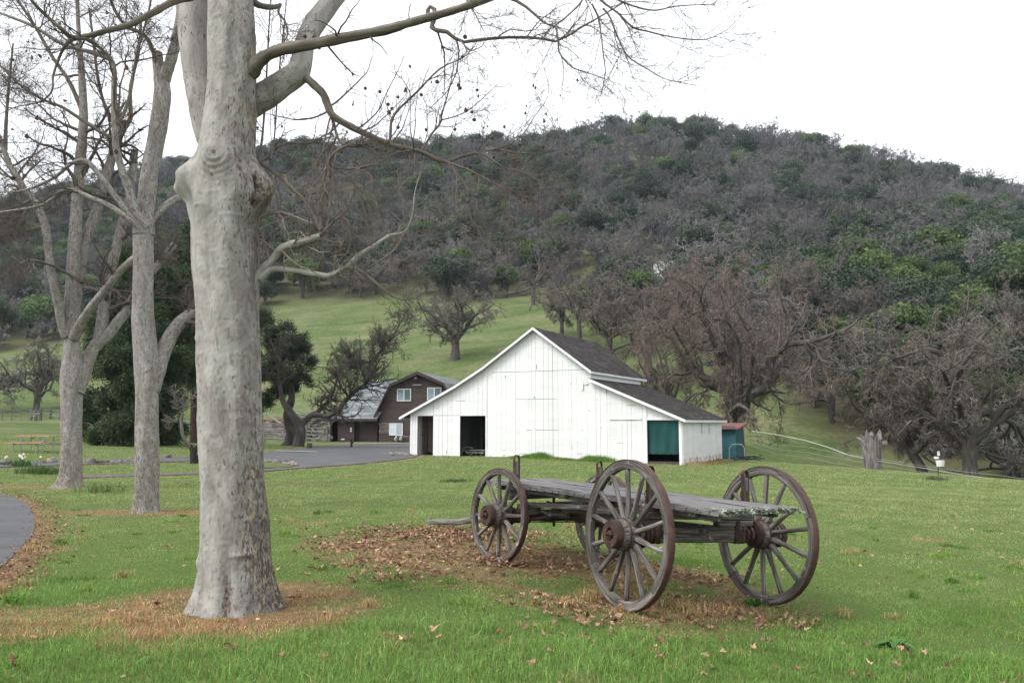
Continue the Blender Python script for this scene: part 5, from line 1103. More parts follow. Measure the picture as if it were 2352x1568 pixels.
subs = [limb(p, 22) for p in (
  [(982, 40, 6.35, 5.5), (985, 16, 6.35, 5), (999, 24, 6.35, 6), (995, 50, 6.35, 6), (993, 67, 6.35, 5.5), (1028, 74, 6.35, 5), (1058, 96, 6.35, 4.2), (1107, 91, 6.35, 4), (1164, 86, 6.35, 3.6), (1236, 87, 6.35, 3.3), (1280, 95, 6.35, 3), (1328, 67, 6.35, 2.6), (1371, 43, 6.35, 2), (1430, 8, 6.35, 1.4)],
  [(1150, -12, 6.2, 5), (1200, 10, 6.15, 3.5), (1251, 53, 6.15, 2.6), (1275, 62, 6.15, 2.4), (1282, 96, 6.15, 2.4), (1285, 122, 6.15, 2), (1313, 154, 6.15, 1.7), (1352, 168, 6.15, 1.3), (1390, 182, 6.15, .8)],
  [(1360, -40, 6.0, 4), (1380, 0, 6.0, 3), (1419, 30, 6.0, 2.6), (1452, 62, 6.0, 2.4), (1486, 72, 6.0, 2), (1548, 86, 6.0, 1.6), (1620, 91, 6.0, 1.2), (1672, 68, 6.0, .8)],
  [(1385, 20, 6.0, 2.6), (1400, 38, 6.0, 2.4), (1419, 86, 6.0, 2.1), (1443, 130, 6.0, 1.8), (1486, 158, 6.0, 1.5), (1529, 182, 6.0, 1.2), (1600, 197, 6.0, .8)],
  [(1360, 10, 6.05, 2.4), (1376, 48, 6.05, 2), (1385, 120, 6.05, 1.6), (1390, 168, 6.05, 1.3), (1380, 221, 6.05, .9)],
  [(1400, -10, 5.95, 2.8), (1443, 10, 5.95, 2.3), (1500, 24, 5.95, 1.9), (1558, 14, 5.95, 1.4), (1645, 10, 5.95, .9)],
  [(1290, -60, 6.0, 3), (1340, -10, 6.0, 2.4), (1300, 40, 6.0, 2), (1258, 72, 6.0, 1.6), (1245, 100, 6.0, 1.2)],
  [(896, 332, 7.25, 4), (897, 305, 7.25, 3.4), (905, 264, 7.25, 3.2), (958, 211, 7.2, 2.6), (1011, 158, 7.2, 2), (1068, 130, 7.15, 1.4), (1096, 96, 7.1, .9)],
  [(968, 350, 7.3, 3), (990, 310, 7.3, 2.6), (1011, 283, 7.3, 2.3), (1016, 259, 7.3, 2.1), (1035, 192, 7.3, 1.6), (1044, 134, 7.3, 1)],
  [(1014, 276, 7.3, 1.8), (1050, 266, 7.3, 1.4), (1087, 245, 7.3, 1.1), (1145, 192, 7.3, .7)],
  [(1045, 366, 7.4, 2.4), (1100, 350, 7.4, 1.8), (1160, 336, 7.4, 1.5), (1198, 312, 7.4, 1.3), (1227, 269, 7.4, 1), (1260, 216, 7.4, .8), (1250, 154, 7.4, .5)],
  [(1020, 371, 7.35, 4), (1060, 384, 7.3, 3), (1092, 398, 7.3, 2.6), (1126, 418, 7.3, 2.2), (1169, 442, 7.3, 1.8), (1208, 485, 7.3, 1.5), (1240, 498, 7.3, 1.1), (1272, 508, 7.3, .8)],
  [(1068, 358, 7.4, 2.6), (1107, 354, 7.35, 2.4), (1155, 384, 7.35, 2), (1203, 398, 7.35, 1.7), (1246, 418, 7.35, 1.4), (1284, 408, 7.35, 1.1), (1342, 370, 7.35, .8)],
  [(1130, 414, 7.3, 2), (1150, 430, 7.3, 1.6), (1200, 442, 7.3, 1.3), (1280, 430, 7.3, .8)],
  [(763, 268, 7.1, 4.5), (768, 290, 7.1, 3.6), (778, 320, 7.05, 3.4), (800, 334, 7.0, 4), (828, 333, 7.0, 4.5), (834, 322, 7.0, 2.5)],
  [(800, 334, 7.0, 3.5), (770, 350, 6.95, 3.8), (752, 375, 6.95, 4), (745, 410, 6.93, 4.2), (738, 470, 6.9, 4.6), (737, 530, 6.86, 5)],
  [(752, 375, 6.95, 3), (785, 388, 6.95, 2.5), (833, 384, 6.95, 2.8), (875, 372, 6.95, 2.2), (908, 352, 6.95, 2), (950, 345, 6.95, 1)],
  [(778, 392, 6.95, 2.5), (800, 404, 6.95, 2.8), (820, 430, 6.95, 2.5), (836, 480, 6.95, 2.2), (852, 556, 6.95, 1.6)],
  [(590, 376, 7.0, 4), (612, 362, 7.05, 3.2), (627, 345, 7.1, 3.2), (660, 328, 7.1, 3), (700, 331, 7.1, 2.6), (735, 320, 7.1, 1.8), (766, 314, 7.1, 1)],
  [(595, 372, 7.0, 3), (604, 300, 7.05, 2.6), (612, 180, 7.1, 2.2), (618, 60, 7.1, 1.8), (624, -40, 7.1, 1.4)],
  [(622, 366, 7.0, 2.2), (630, 320, 7.05, 2), (640, 180, 7.1, 1.8), (652, 60, 7.1, 1.4), (660, -20, 7.1, 1)],
  [(737, 540, 6.86, 5), (752, 523, 6.86, 3.5), (780, 499, 6.86, 3), (800, 512, 6.86, 2.4), (806, 540, 6.86, 2), (800, 575, 6.86, 1.5), (782, 596, 6.86, 1)],
  [(790, 616, 6.9, 3), (823, 618, 6.85, 2.6), (872, 657, 6.8, 2.3), (905, 682, 6.8, 2), (950, 686, 6.8, 1.5), (1000, 650, 6.8, .9)],
  [(850, 572, 6.9, 2.5), (890, 590, 6.85, 2), (930, 596, 6.8, 1.6), (968, 560, 6.8, 1.2), (985, 545, 6.8, .8)],
  [(930, 534, 6.9, 2.4), (905, 575, 6.85, 2), (870, 600, 6.8, 1.5), (830, 625, 6.8, .9)],
  [(1040, 378, 7.3, 2), (1050, 420, 7.25, 1.5), (1045, 500, 7.2, 1.2), (1090, 545, 7.2, .9), (1120, 562, 7.2, .6)],
  [(1030, 376, 7.3, 1.8), (1070, 430, 7.25, 1.4), (1085, 510, 7.2, 1), (1125, 525, 7.2, .7)],
  [(644, 9, 7.0, 4), (640, 30, 7.0, 3), (655, 50, 7.0, 2.4), (662, 80, 7.0, 2)],
  [(1060, -20, 6.25, 3), (1090, 30, 6.25, 1.6), (1110, 70, 6.25, 1.2)],
)]
for k, (p, cvv) in enumerate(((L1, .25), (L3, .35), (L4, .75), (L4b, .75), (L5, .3), (L6, .6), (L7, .2))):
    mesh_of('limb', rough_tube([offs(p, syc1_o)], 16, k, .045), M['limb'] if k in (0, 1, 4, 6) else M['syc'], syc1, cvv)
def to_batch(paths, K=22):
    P = np.array([smoothpath(p, K) for p in paths]); return P[:, :, :3], P[:, :, 3]
def crown(root, org, paths, seed, levels, mat_=None, keep=None, name='branches', cvs=.5, ns=(5, 4, 3, 3)):
    """levels: list of dicts for sprout; returns all twig end batches"""
    rr = np.random.default_rng(seed); P, R__ = to_batch([p for p in paths]); Ts = []; out = []
    cur = [(P, R__)]
    for li, lv in enumerate(levels):
        nx = []
        for (Pc, Rc) in cur:
            C, Rn = sprout(rr, Pc, Rc, lv['n'], lv['lf'], lv.get('ang', (30, 70)), lv.get('K', 7), lv.get('wig', .16), lv.get('up', 0), lv.get('t', (.15, 1)), lv.get('rr', .55), lv.get('rmin', .0022), lv.get('taper', .3), keep)
            if len(C): nx.append((C, Rn)); Ts.append(tubes(C, Rn, ns[min(li, 3)])); out.append(C)
        cur = nx if lv.get('chain', True) else cur+nx
    V, F, G = cat(*Ts)
    o = mk(name, V-org, F, mat_ or M['twig'], root, {'cv': rr.uniform(.1, .9, len(V)//1)*.0+cvs, 'gc': G}, True)
    return o, out
mesh_of('branches', rough_tube([offs(p, syc1_o) for p in subs], 7, 3, .06), M['twig'], syc1, .75)
lv_ = [dict(n=12, lf=lambda r0, pl: .18+.34*pl**.6, rr=.5, K=9, wig=.17, up=.02, ang=(25, 60)), dict(n=6, lf=lambda r0, pl: .10+.34*pl, K=6, wig=.22, rr=.62, rmin=.0017, ang=(25, 60)), dict(n=2, lf=lambda r0, pl: .05+.35*pl, K=4, wig=.25, rmin=.0014, rr=.7, ang=(30, 60))]
o1, tw1 = crown(syc1, syc1_o, subs, 41, lv_, name='twigs', cvs=.8)
shoots = [dict(n=15, lf=lambda r0, pl: .95+0*pl, rr=.28, K=12, wig=.10, up=.10, ang=(50, 100), t=(.25, 1)), dict(n=6, lf=lambda r0, pl: .3+0*pl, K=7, wig=.2, rr=.5, rmin=.0018, ang=(25, 55)), dict(n=3, lf=lambda r0, pl: .06+.4*pl, K=4, wig=.2, rmin=.0015, rr=.6)]
o2, tw2 = crown(syc1, syc1_o, [L3, L3], 42, shoots, name='upright_shoots', cvs=.5)
o3, tw3 = crown(syc1, syc1_o, [L4, L4b, L5, L6], 43, [dict(n=14, lf=lambda r0, pl: .65+0*pl, rr=.3, K=10, wig=.2, up=.03, ang=(40, 80), t=(.35, 1)), dict(n=5, lf=lambda r0, pl: .25+0*pl, K=6, wig=.22, rr=.55, rmin=.0018), dict(n=3, lf=lambda r0, pl: .1+0*pl, K=4, wig=.2, rmin=.0015)], name='side_twigs', cvs=1.5)  # lit look of these side twigs put into their colour by raised brightness
o4, tw4 = crown(syc1, syc1_o, [L1, limb([(470, 40, 7.2, 8), (440, 20, 7, 7), (380, 45, 6.8, 6), (320, 60, 6.7, 5), (240, 85, 6.6, 4), (165, 88, 6.5, 3)], 20)], 44, [dict(n=7, lf=lambda r0, pl: .5+0*pl, rr=.22, K=8, wig=.2, up=.05, ang=(50, 95), t=(.3, 1)), dict(n=4, lf=lambda r0, pl: .22+0*pl, K=5, wig=.2, rmin=.0016)], name='top_twigs', cvs=.5)
# dark limb reaching to the upper left in front of the other trees
Lx = limb([(440, -8, 6.9, 10), (400, 3, 6.75, 9), (360, 25, 6.6, 8), (335, 38, 6.55, 8), (295, 58, 6.5, 7), (240, 72, 6.45, 6.5), (200, 83, 6.4, 6), (165, 86, 6.35, 6), (140, 66, 6.3, 5), (110, 40, 6.3, 4), (75, 5, 6.2, 3.5), (50, -30, 6.2, 3)], 44)
Ly = limb([(168, 88, 6.35, 5), (150, 105, 6.35, 4), (135, 135, 6.4, 3.2), (122, 175, 6.4, 2.6), (119, 210, 6.4, 2.2), (90, 235, 6.4, 1.8), (40, 245, 6.4, 1.3), (0, 262, 6.4, .9)], 26)
Lz = limb([(172, 88, 6.35, 4.5), (205, 92, 6.4, 3.8), (232, 112, 6.45, 3.5), (258, 140, 6.5, 4), (264, 170, 6.5, 3), (262, 220, 6.55, 2.6), (266, 262, 6.6, 2.2), (285, 300, 6.6, 1.4)], 26)
for p in (Lx, Ly, Lz): mesh_of('limb', rough_tube([offs(p, syc1_o)], 12, 1, .05), M['limb'], syc1, .05)
o5, tw5 = crown(syc1, syc1_o, [Lx, Ly, Lz], 45, [dict(n=7, lf=lambda r0, pl: .55+0*pl, rr=.4, K=9, wig=.2, up=-.01, ang=(35, 80), t=(.1, 1)), dict(n=5, lf=lambda r0, pl: .26+0*pl, K=6, wig=.22, rr=.55, rmin=.0018), dict(n=2, lf=lambda r0, pl: .12+0*pl, K=4, wig=.2, rmin=.0015)], name='left_twigs', cvs=.4)
# seed balls and last dead leaves
rr_ = np.random.default_rng(9); ends = np.concatenate([c[:, -1] for c in tw1+tw2])
def proj(P):
    q = P-np.array([0, 0, EYE]); x = q[:, 0]; y = q[:, 1]*CP+q[:, 2]*SP; z = -q[:, 1]*SP+q[:, 2]*CP
    return 1176+1900*x/y, 784-1900*z/y
eu, ev = proj(ends); ok = ends[(eu > 950) & (eu < 1350) & (ev > 290) & (ev < 560)]; ok2 = ends[(eu > 700) & (eu < 1100) & (ev > 60) & (ev < 330)]
sel = np.concatenate([ok[rr_.choice(len(ok), min(46, len(ok)), False)], ok2[rr_.choice(len(ok2), min(26, len(ok2)), False)]])
sph = []; Vs_, Fs_ = rockmesh(2, 1.0); base_ball = None
for e in sel:
    q = MB(); L_ = rr_.uniform(.03, .09); n_, m_ = 10, 7
    if base_ball is None:
        q.tube([(0, 0, .07), (.003, 0, .03), (0, 0, 0)], [.0014]*3, 4); q.lathe([(-.016, .002), (-.012, .011), (-.005, .0155), (.004, .0158), (.012, .011), (.016, .002)], 12, Matrix.Translation((0, 0, -.015)), .6); base_ball = q.build('seed_ball', [flat('seed_ball_brown', (.085, .058, .038), .95)], syc1, True); o = base_ball
    else: o = base_ball.copy(); COL.objects.link(o); o.parent = syc1
    o.location = tuple(e-syc1_o-(0, 0, .07)); s = rr_.uniform(.8, 1.15); o.scale = (s, s, s)
dl = MB(); ends2 = np.concatenate([c[:, -1] for c in tw2+tw3+tw5]); 
for e in ends2[rr_.choice(len(ends2), 150, False)]-syc1_o:
    s = rr_.uniform(.010, .030); th_ = rr_.uniform(0, 6.28); c_, s_ = math.cos(th_), math.sin(th_)
    q_ = np.array([(0, 0, 0), (.5, .5, -.6), (.15, .9, -1.5), (0, 0, -1.9), (-.6, -.2, -1.2), (-.4, .3, -.5)])*s; q_ = np.column_stack([q_[:, 0]*c_-q_[:, 1]*s_, q_[:, 0]*s_+q_[:, 1]*c_, q_[:, 2]])+e
    dl.add(q_, np.array([[0, 1, 2, 3], [0, 3, 4, 5]]), rr_.uniform(.1, 1))
dl.build('dead_leaves', [flat('clinging_dead_leaf', (.10, .055, .038), .9)], syc1, kind='stuff')

def tree_syc(org2, label, trunk_tab, Y, stems, seed, lvs, flare=1.5):
    org = np.array([org2[0], org2[1], float(H(*org2))]); root = empty('plane_tree', tuple(org), label, 'tree', group='plane trees along the lawn')
    rows = [(at(a, v, Y), at(b, v, Y)) for v, a, b in trunk_tab]
    p = smoothpath([[(a[0]+b[0])/2, Y, a[2], (b[0]-a[0])/2*.955*Y/math.hypot(a[0], Y)] for a, b in rows], 90)
    K = len(p); ns = 60; V, F, G = tubes(p[None, :, :3], p[None, :, 3], ns)
    c = np.repeat(p[:, :3], ns, 0); d = V-c; zz = V[:, 2]-org[2]; th = np.arctan2(d[:, 1], d[:, 0]); rw = np.random.default_rng(seed)
    f = .95+.05*np.sin(th*3+zz*2)+.03*np.sin(th*6-zz*3+2)+.30*np.exp(-zz/.16)*(.6+.4*np.cos(th*5+1))*(flare-1)*1.6
    for k in range(50):
        t0_, z0_ = rw.uniform(-3.1, 3.1), rw.uniform(.1, zz.max()); f += rw.uniform(-.02, .06)*np.exp(-(dth(th, t0_)/rw.uniform(.15, .5))**2-((zz-z0_)/rw.uniform(.02, .07))**2)
    V = c+d*f[:, None]
    cv = np.clip(.45-.5*np.exp(-zz/1.0)*(.6+.4*np.sin(th*2)), -.3, 1)
    G[:, 1:] *= 1.0
    mk('trunk', V-org, F, M['syc'], root, {'cv': cv, 'gc': G}, True)
    for k, st in enumerate(stems): mesh_of('stem', rough_tube([offs(limb(st, 34), org)], 20, k, .03), M['syc'] if st[0][3] > 7 else M['limb'], root, .35 if st[0][3] > 7 else .2)
    return root, org
lvA = [dict(n=11, lf=lambda r0, pl: .5+.22*pl, rr=.42, K=11, wig=.17, up=.02, ang=(30, 75), t=(.42, 1)), dict(n=6, lf=lambda r0, pl: .25+.33*pl, K=8, wig=.2, rr=.5, rmin=.004, ang=(25, 65)), dict(n=5, lf=lambda r0, pl: .15+.4*pl, K=5, wig=.22, rr=.6, rmin=.003), dict(n=2, lf=lambda r0, pl: .1+.4*pl, K=4, wig=.22, rr=.6, rmin=.0025)]
st2 = [[(330, 540, 14.6, 24), (331, 500, 14.6, 22), (336, 462, 14.6, 20), (344, 396, 14.6, 20), (361, 308, 14.6, 20), (373, 220, 14.6, 20), (369, 175, 14.6, 16), (363, 145, 14.6, 13), (361, 122, 14.6, 12)],
       [(376, 185, 14.6, 15), (392, 140, 14.5, 13), (404, 95, 14.5, 12), (414, 40, 14.4, 11), (425, -60, 14.3, 9), (430, -200, 14.2, 6)],
       [(340, 520, 14.5, 13), (315, 493, 14.4, 10), (298, 440, 14.3, 9), (282, 396, 14.2, 8.5), (268, 345, 14.1, 8), (263, 290, 14, 7), (262, 210, 14, 6.5), (262, 160, 14, 6), (250, 135, 14, 5.5), (200, 118, 13.9, 5), (140, 100, 13.8, 4.5), (80, 62, 13.7, 4), (0, 30, 13.6, 3)],
       [(330, 520, 14.5, 11), (304, 500, 14.4, 8), (265, 450, 14.3, 7), (225, 398, 14.2, 6), (198, 370, 14.2, 5.5), (167, 374, 14.2, 4.5), (123, 409, 14.2, 3.5), (60, 436, 14.2, 2.5), (0, 442, 14.2, 1.8)],
       [(328, 530, 14.5, 11), (304, 508, 14.4, 8), (255, 475, 14.3, 6.5), (215, 458, 14.2, 6), (176, 440, 14.2, 5), (145, 438, 14.2, 4.5), (100, 470, 14.2, 3.5), (40, 482, 14.2, 2.6), (-20, 490, 14.2, 2)],
       [(350, 900, 14.6, 16), (363, 850, 14.7, 17), (374, 812, 14.8, 17), (390, 775, 14.9, 16), (410, 745, 15, 15), (440, 722, 15.1, 14), (470, 710, 15.2, 13), (520, 690, 15.4, 11), (590, 640, 15.6, 8)],
       [(338, 520, 14.6, 12), (350, 505, 14.7, 8), (378, 475, 14.8, 8.5), (400, 460, 14.9, 9), (425, 449, 15, 9), (470, 430, 15.1, 7)],
       [(370, 200, 14.6, 6), (352, 120, 14.5, 5), (330, 80, 14.4, 4.5), (290, 60, 14.3, 4), (262, 20, 14.2, 3.5), (240, -40, 14.1, 3)],
       [(265, 290, 14, 4.5), (285, 260, 14, 4), (302, 200, 14, 3.5), (313, 130, 14, 3), (330, 70, 14, 2.6), (345, 10, 14, 2.4), (350, -40, 14, 2)],
       [(256, 318, 14.1, 5), (225, 300, 14, 4), (180, 270, 13.9, 4), (140, 245, 13.8, 3.5), (90, 225, 13.7, 3), (40, 190, 13.6, 2.5), (0, 150, 13.5, 2)],
       [(345, 615, 14.6, 8), (330, 590, 14.6, 5), (300, 580, 14.5, 0.5)]]
tr2, org2_ = tree_syc(T2, 'slender plane tree with a low right fork, middle one of the three pale trunks', [(1195, 292, 374), (1180, 297, 371), (1150, 302, 367), (1080, 306, 368), (1000, 308, 369), (900, 308, 369), (850, 305, 371), (800, 302, 364), (740, 298, 357), (700, 300, 355), (600, 303, 356), (540, 304, 356), (500, 308, 352), (470, 317, 352)], 14.6, st2[:-1], 61, lvA)
mp = [limb(s, 30) for s in st2[1:-1]]
_, t2w = crown(tr2, org2_, mp[:5]+mp[6:], 62, lvA, name='twigs', cvs=.45, ns=(5, 4, 3, 3))
st3 = [[(160, 770, 21.6, 16), (164, 700, 21.6, 16), (168, 620, 21.6, 15), (174, 520, 21.6, 13.5), (180, 420, 21.6, 12.5), (188, 330, 21.6, 11), (192, 260, 21.6, 10), (186, 150, 21.6, 7), (180, 60, 21.6, 5), (175, -60, 21.6, 4)],
       [(155, 770, 21.5, 13), (143, 750, 21.4, 10), (134, 700, 21.3, 10), (124, 655, 21.2, 9.5), (115, 610, 21.2, 9), (106, 530, 21.1, 9), (92, 485, 21, 8.5), (76, 455, 21, 8), (55, 435, 20.9, 8), (40, 405, 20.8, 7), (20, 375, 20.8, 6.5), (0, 320, 20.7, 5.5), (-40, 240, 20.6, 4)],
       [(168, 740, 21.6, 13), (176, 680, 21.7, 12), (186, 600, 21.8, 12), (200, 540, 21.9, 11.5), (220, 490, 22, 11), (240, 420, 22, 11), (256, 365, 22, 10), (272, 315, 22, 10), (284, 290, 22, 10), (292, 282, 22, 9)],
       [(176, 900, 21.6, 17), (190, 872, 21.7, 14.5), (200, 835, 21.8, 14), (214, 800, 21.9, 14), (228, 780, 22, 13.5), (240, 700, 22.1, 12.5), (246, 650, 22.2, 12), (262, 590, 22.3, 11), (282, 510, 22.4, 10.5), (296, 460, 22.4, 10), (305, 400, 22.4, 9), (309, 345, 22.4, 8.5)],
       [(214, 795, 21.9, 13), (245, 772, 22, 12.5), (270, 740, 22.1, 12), (290, 714, 22.2, 11), (320, 660, 22.4, 9), (370, 600, 22.6, 8), (400, 560, 22.8, 7)],
       [(170, 775, 21.5, 13), (186, 740, 21.3, 10), (214, 700, 21.1, 9.5), (240, 668, 21, 9), (268, 632, 20.9, 8.5), (300, 600, 20.8, 8), (330, 575, 20.8, 7)],
       [(282, 292, 22, 6), (262, 282, 22, 6), (240, 240, 21.9, 4), (225, 180, 21.8, 3.5), (215, 100, 21.7, 3), (205, 20, 21.6, 2.4)],
       [(290, 285, 22, 6), (300, 268, 22, 5), (300, 200, 22, 4), (318, 120, 22, 3.4), (325, 30, 22, 3)],
       [(192, 262, 21.6, 6), (160, 190, 21.5, 4.5), (120, 130, 21.4, 4), (80, 60, 21.3, 3.5), (40, 0, 21.2, 3)],
       [(78, 456, 21, 5), (50, 470, 20.9, 3.5), (0, 486, 20.8, 2.5)],
       [(110, 520, 21.1, 5), (60, 530, 21, 3.5), (0, 545, 20.9, 2.5)], [(12, 345, 20.8, 5), (14, 280, 20.8, 4), (20, 200, 20.8, 3), (30, 100, 20.8, 2)], [(192, 650, 21.7, 3), (120, 610, 21, 3), (60, 600, 20.5, 2.4), (0, 640, 20, 1.6)]]
tr3, org3_ = tree_syc(T3, 'many-stemmed plane tree with the widest fork, leftmost of the pale trunks', [(1122, 112, 200), (1112, 122, 193), (1090, 130, 192), (1060, 134, 192), (1000, 137, 192), (950, 137, 193), (900, 135, 195), (860, 134, 197), (820, 140, 190), (790, 145, 187), (760, 146, 186), (735, 150, 182)], 21.6, st3, 71, lvA)
lvB = [dict(lvA[0], n=11, lf=lambda r0, pl: .7+.2*pl), dict(lvA[1], n=6, rmin=.006, lf=lambda r0, pl: .3+.33*pl), dict(lvA[2], n=5, rmin=.0045), dict(lvA[3], n=2, rmin=.004)]
_, t3w = crown(tr3, org3_, [limb(s, 30) for s in st3], 72, lvB, name='twigs', cvs=.45, ns=(5, 4, 3, 3))
dl = MB(); ends2 = np.concatenate([c[:, -1] for c in t2w])-org2_
for e in ends2[rr_.choice(len(ends2), 260, False)]:
    s = rr_.uniform(.018, .05); q_ = rr_.normal(size=(4, 3))*s*.7; dl.add(q_+e, np.array([[0, 1, 2, 3]]), rr_.uniform(.1, 1))
dl.build('dead_leaves', [bpy.data.materials['clinging_dead_leaf']], tr2, kind='stuff')

# ------------------------------------------------------------------ oak, evergreen and conifer generators (local coordinates)
def gen_oak(seed, Ht, Rc, tr, nl=7, n=(6, 6, 6, 4), rt=.02, fork=.25, droop=-.03, K=8, limbup=.02, lean=0):
    rg2 = np.random.default_rng(seed); fz_ = Ht*fork
    trunk = smoothpath([[0, 0, -1.0, tr*1.35], [0, 0, .1, tr*1.15], [rg2.normal()*.15*tr+lean*fz_*.4, rg2.normal()*.2*tr, fz_*.55, tr*.9], [lean*fz_, 0, fz_, tr*.85], [lean*fz_*1.3+rg2.normal()*.3, 0, fz_*1.35, tr*.5]], 16)
    LP = []
    for k in range(nl):
        az = k/nl*2*math.pi+rg2.uniform(-.35, .35); el = rg2.uniform(.15, .95) if k % 3 else rg2.uniform(.9, 1.35); d = np.array([math.cos(az)*math.cos(el), math.sin(az)*math.cos(el), math.sin(el)])
        L = (Rc*math.cos(el)+ (Ht-fz_)*math.sin(el))*rg2.uniform(.75, 1.05)*.8; p = np.array([lean*fz_, 0, fz_*rg2.uniform(.8, 1.15)]); pts = [np.append(p, tr*rg2.uniform(.42, .6))]; m_ = 7
        for i in range(m_):
            d = d+rg2.normal(size=3)*.30+np.array([0, 0, limbup if i > 2 else .05]); d /= np.linalg.norm(d); p = p+d*L/m_; pts.append(np.append(p, tr*.5*(1-(i+1)/m_*.8)))
        LP.append(smoothpath(pts, 22))
    LP = np.array(LP); P, R__ = LP[:, :, :3], LP[:, :, 3]; A_ = [tubes(trunk[None, :, :3], trunk[None, :, 3], 12), tubes(P, R__, 8)]; B_ = []
    C1, R1 = sprout(rg2, P, R__, n[0], lambda r0, pl: pl*.50, (30, 75), 12, .30, limbup, (.15, 1), .6, rt*1.5); A_.append(tubes(C1, R1, 5))
    C2, R2 = sprout(rg2, C1, R1, n[1], lambda r0, pl: pl*.48, (30, 75), 8, .30, droop, (.15, 1), .55, rt*1.15); B_.append(tubes(C2, R2, 4))
    C3, R3 = sprout(rg2, C2, R2, n[2], lambda r0, pl: pl*.50, (30, 75), 5, .28, droop, (.1, 1), .6, rt); B_.append(tubes(C3, R3, 3))
    if n[3]:
        C4, R4 = sprout(rg2, C3, R3, n[3], lambda r0, pl: pl*.55, (30, 70), 4, .28, droop, (.1, 1), .7, rt*.8); B_.append(tubes(C4, R4, 3))
    a, b = cat(*A_), cat(*B_)
    # fit to size
    zt = np.percentile(b[0][:, 2], 99.5); rx = np.percentile(np.hypot(b[0][:, 0], b[0][:, 1]), 97); sx, sz = Rc/rx, Ht/zt
    for V in (a[0], b[0]):
        f = smooth(0, fz_, V[:, 2])[:, None]; V[:, :2] *= (1-f)+f*sx; V[:, 2] = np.where(V[:, 2] > 0, V[:, 2]*sz, V[:, 2])
    return a, b
def leafcloud(rg2, C, S, n, size, shell=.55, flatb=True):
    """n leaf faces spread through ellipsoids C (k,3) S (k,3)"""
    k = len(C); w_ = (S[:, 0]*S[:, 1]+S[:, 0]*S[:, 2]); w_ = w_/w_.sum(); idx = rg2.choice(k, n, p=w_); d = rg2.normal(size=(n, 3)); d /= np.linalg.norm(d, axis=1, keepdims=True)
    rad = rg2.uniform(shell, 1, n)**.7*(1+.16*np.sin(d[:, 0]*6+idx)*np.sin(d[:, 1]*5+d[:, 2]*6+idx*2)); p = C[idx]+d*S[idx]*rad[:, None]
    u = rg2.normal(size=(n, 3)); nn = d+rg2.normal(size=(n, 3))*.55; u -= (u*nn).sum(1, keepdims=True)/(nn**2).sum(1, keepdims=True)*nn; u /= np.linalg.norm(u, axis=1, keepdims=True)
    v = np.cross(nn, u); v /= np.linalg.norm(v, axis=1, keepdims=True); s = (size*rg2.uniform(.5, 1.3, n))[:, None]
    V = np.stack([p-u*s*.5, p-v*s*.32+u*s*.1, p+u*s*.6, p+v*s*.34], 1).reshape(-1, 3); F = (np.arange(n)*4)[:, None]+np.arange(4)
    cv = np.repeat(np.clip(rg2.normal(.42, .2, n)+.25*np.sin(idx*2.3), 0, 1), 4); return V, F, cv
def gen_ever(seed, Ht, Rc, n=2600, size=.5, nb=9):
    rg2 = np.random.default_rng(seed); C = []; S = []
    for k in range(nb):
        a = k*2.4; rr = Rc*.55*math.sqrt((k+.3)/nb); z = Ht*(.45+.30*rg2.uniform(-.6, 1)*(1-rr/Rc)); s = Rc*rg2.uniform(.34, .5); C.append((rr*math.cos(a), rr*math.sin(a), z)); S.append((s, s, s*rg2.uniform(.6, .85)))
    C = np.array(C); S = np.array(S); zt = (C[:, 2]+S[:, 2]).max(); C[:, 2] *= Ht/zt
    V, F, cv = leafcloud(rg2, C, S, n, size, .35)
    tk = [[0, 0, -1, Rc*.09], [0, 0, Ht*.2, Rc*.07], [0, 0, Ht*.6, Rc*.03]]; P = smoothpath(tk, 8); t_ = [tubes(P[None, :, :3], P[None, :, 3], 8)]
    for c in C[:6]:
        q = smoothpath([[0, 0, Ht*.15, Rc*.045], [c[0]*.4, c[1]*.4, Ht*.3, Rc*.03], [*c, Rc*.015]], 7); t_.append(tubes(q[None, :, :3], q[None, :, 3], 5))
    return cat(*t_), (V, F, cv)
def inst_oak(root, a, b, m1, m2, cva=.45, cvb=.5):
    mk('trunk', a[0], a[1], m1, root, {'cv': np.full(len(a[0]), cva), 'gc': a[2]}, True); 
    hsh = np.abs(np.sin(np.floor(b[2][:, 0]/3.7)*12.9898)*43758.5)%1; return mk('crown', b[0], b[1], m2, root, {'cv': -.15+1.45*hsh**1.4, 'gc': b[2]}, True)
def place_oak(u, v, wpx_, hpx, label, seed, mt='oaktwig', Y=None, rz=0, group=None, name='oak_tree', **kw):
    if Y is None: p = gp(u, v)
    else: p = at(u, v, Y); p[2] = float(H(p[0], Y))
    s = p[1]/1900; Ht = hpx*s+(0 if Y is None else max(0, at(u, v, Y)[2]-p[2])); Rc = wpx_/2*s
    a, b = gen_oak(seed, Ht, Rc, kw.pop('tr', Rc*.07), **kw); root = empty(name, tuple(p), label, 'tree', rz, group); inst_oak(root, a, b, M['oakbark'], M[mt]); return root
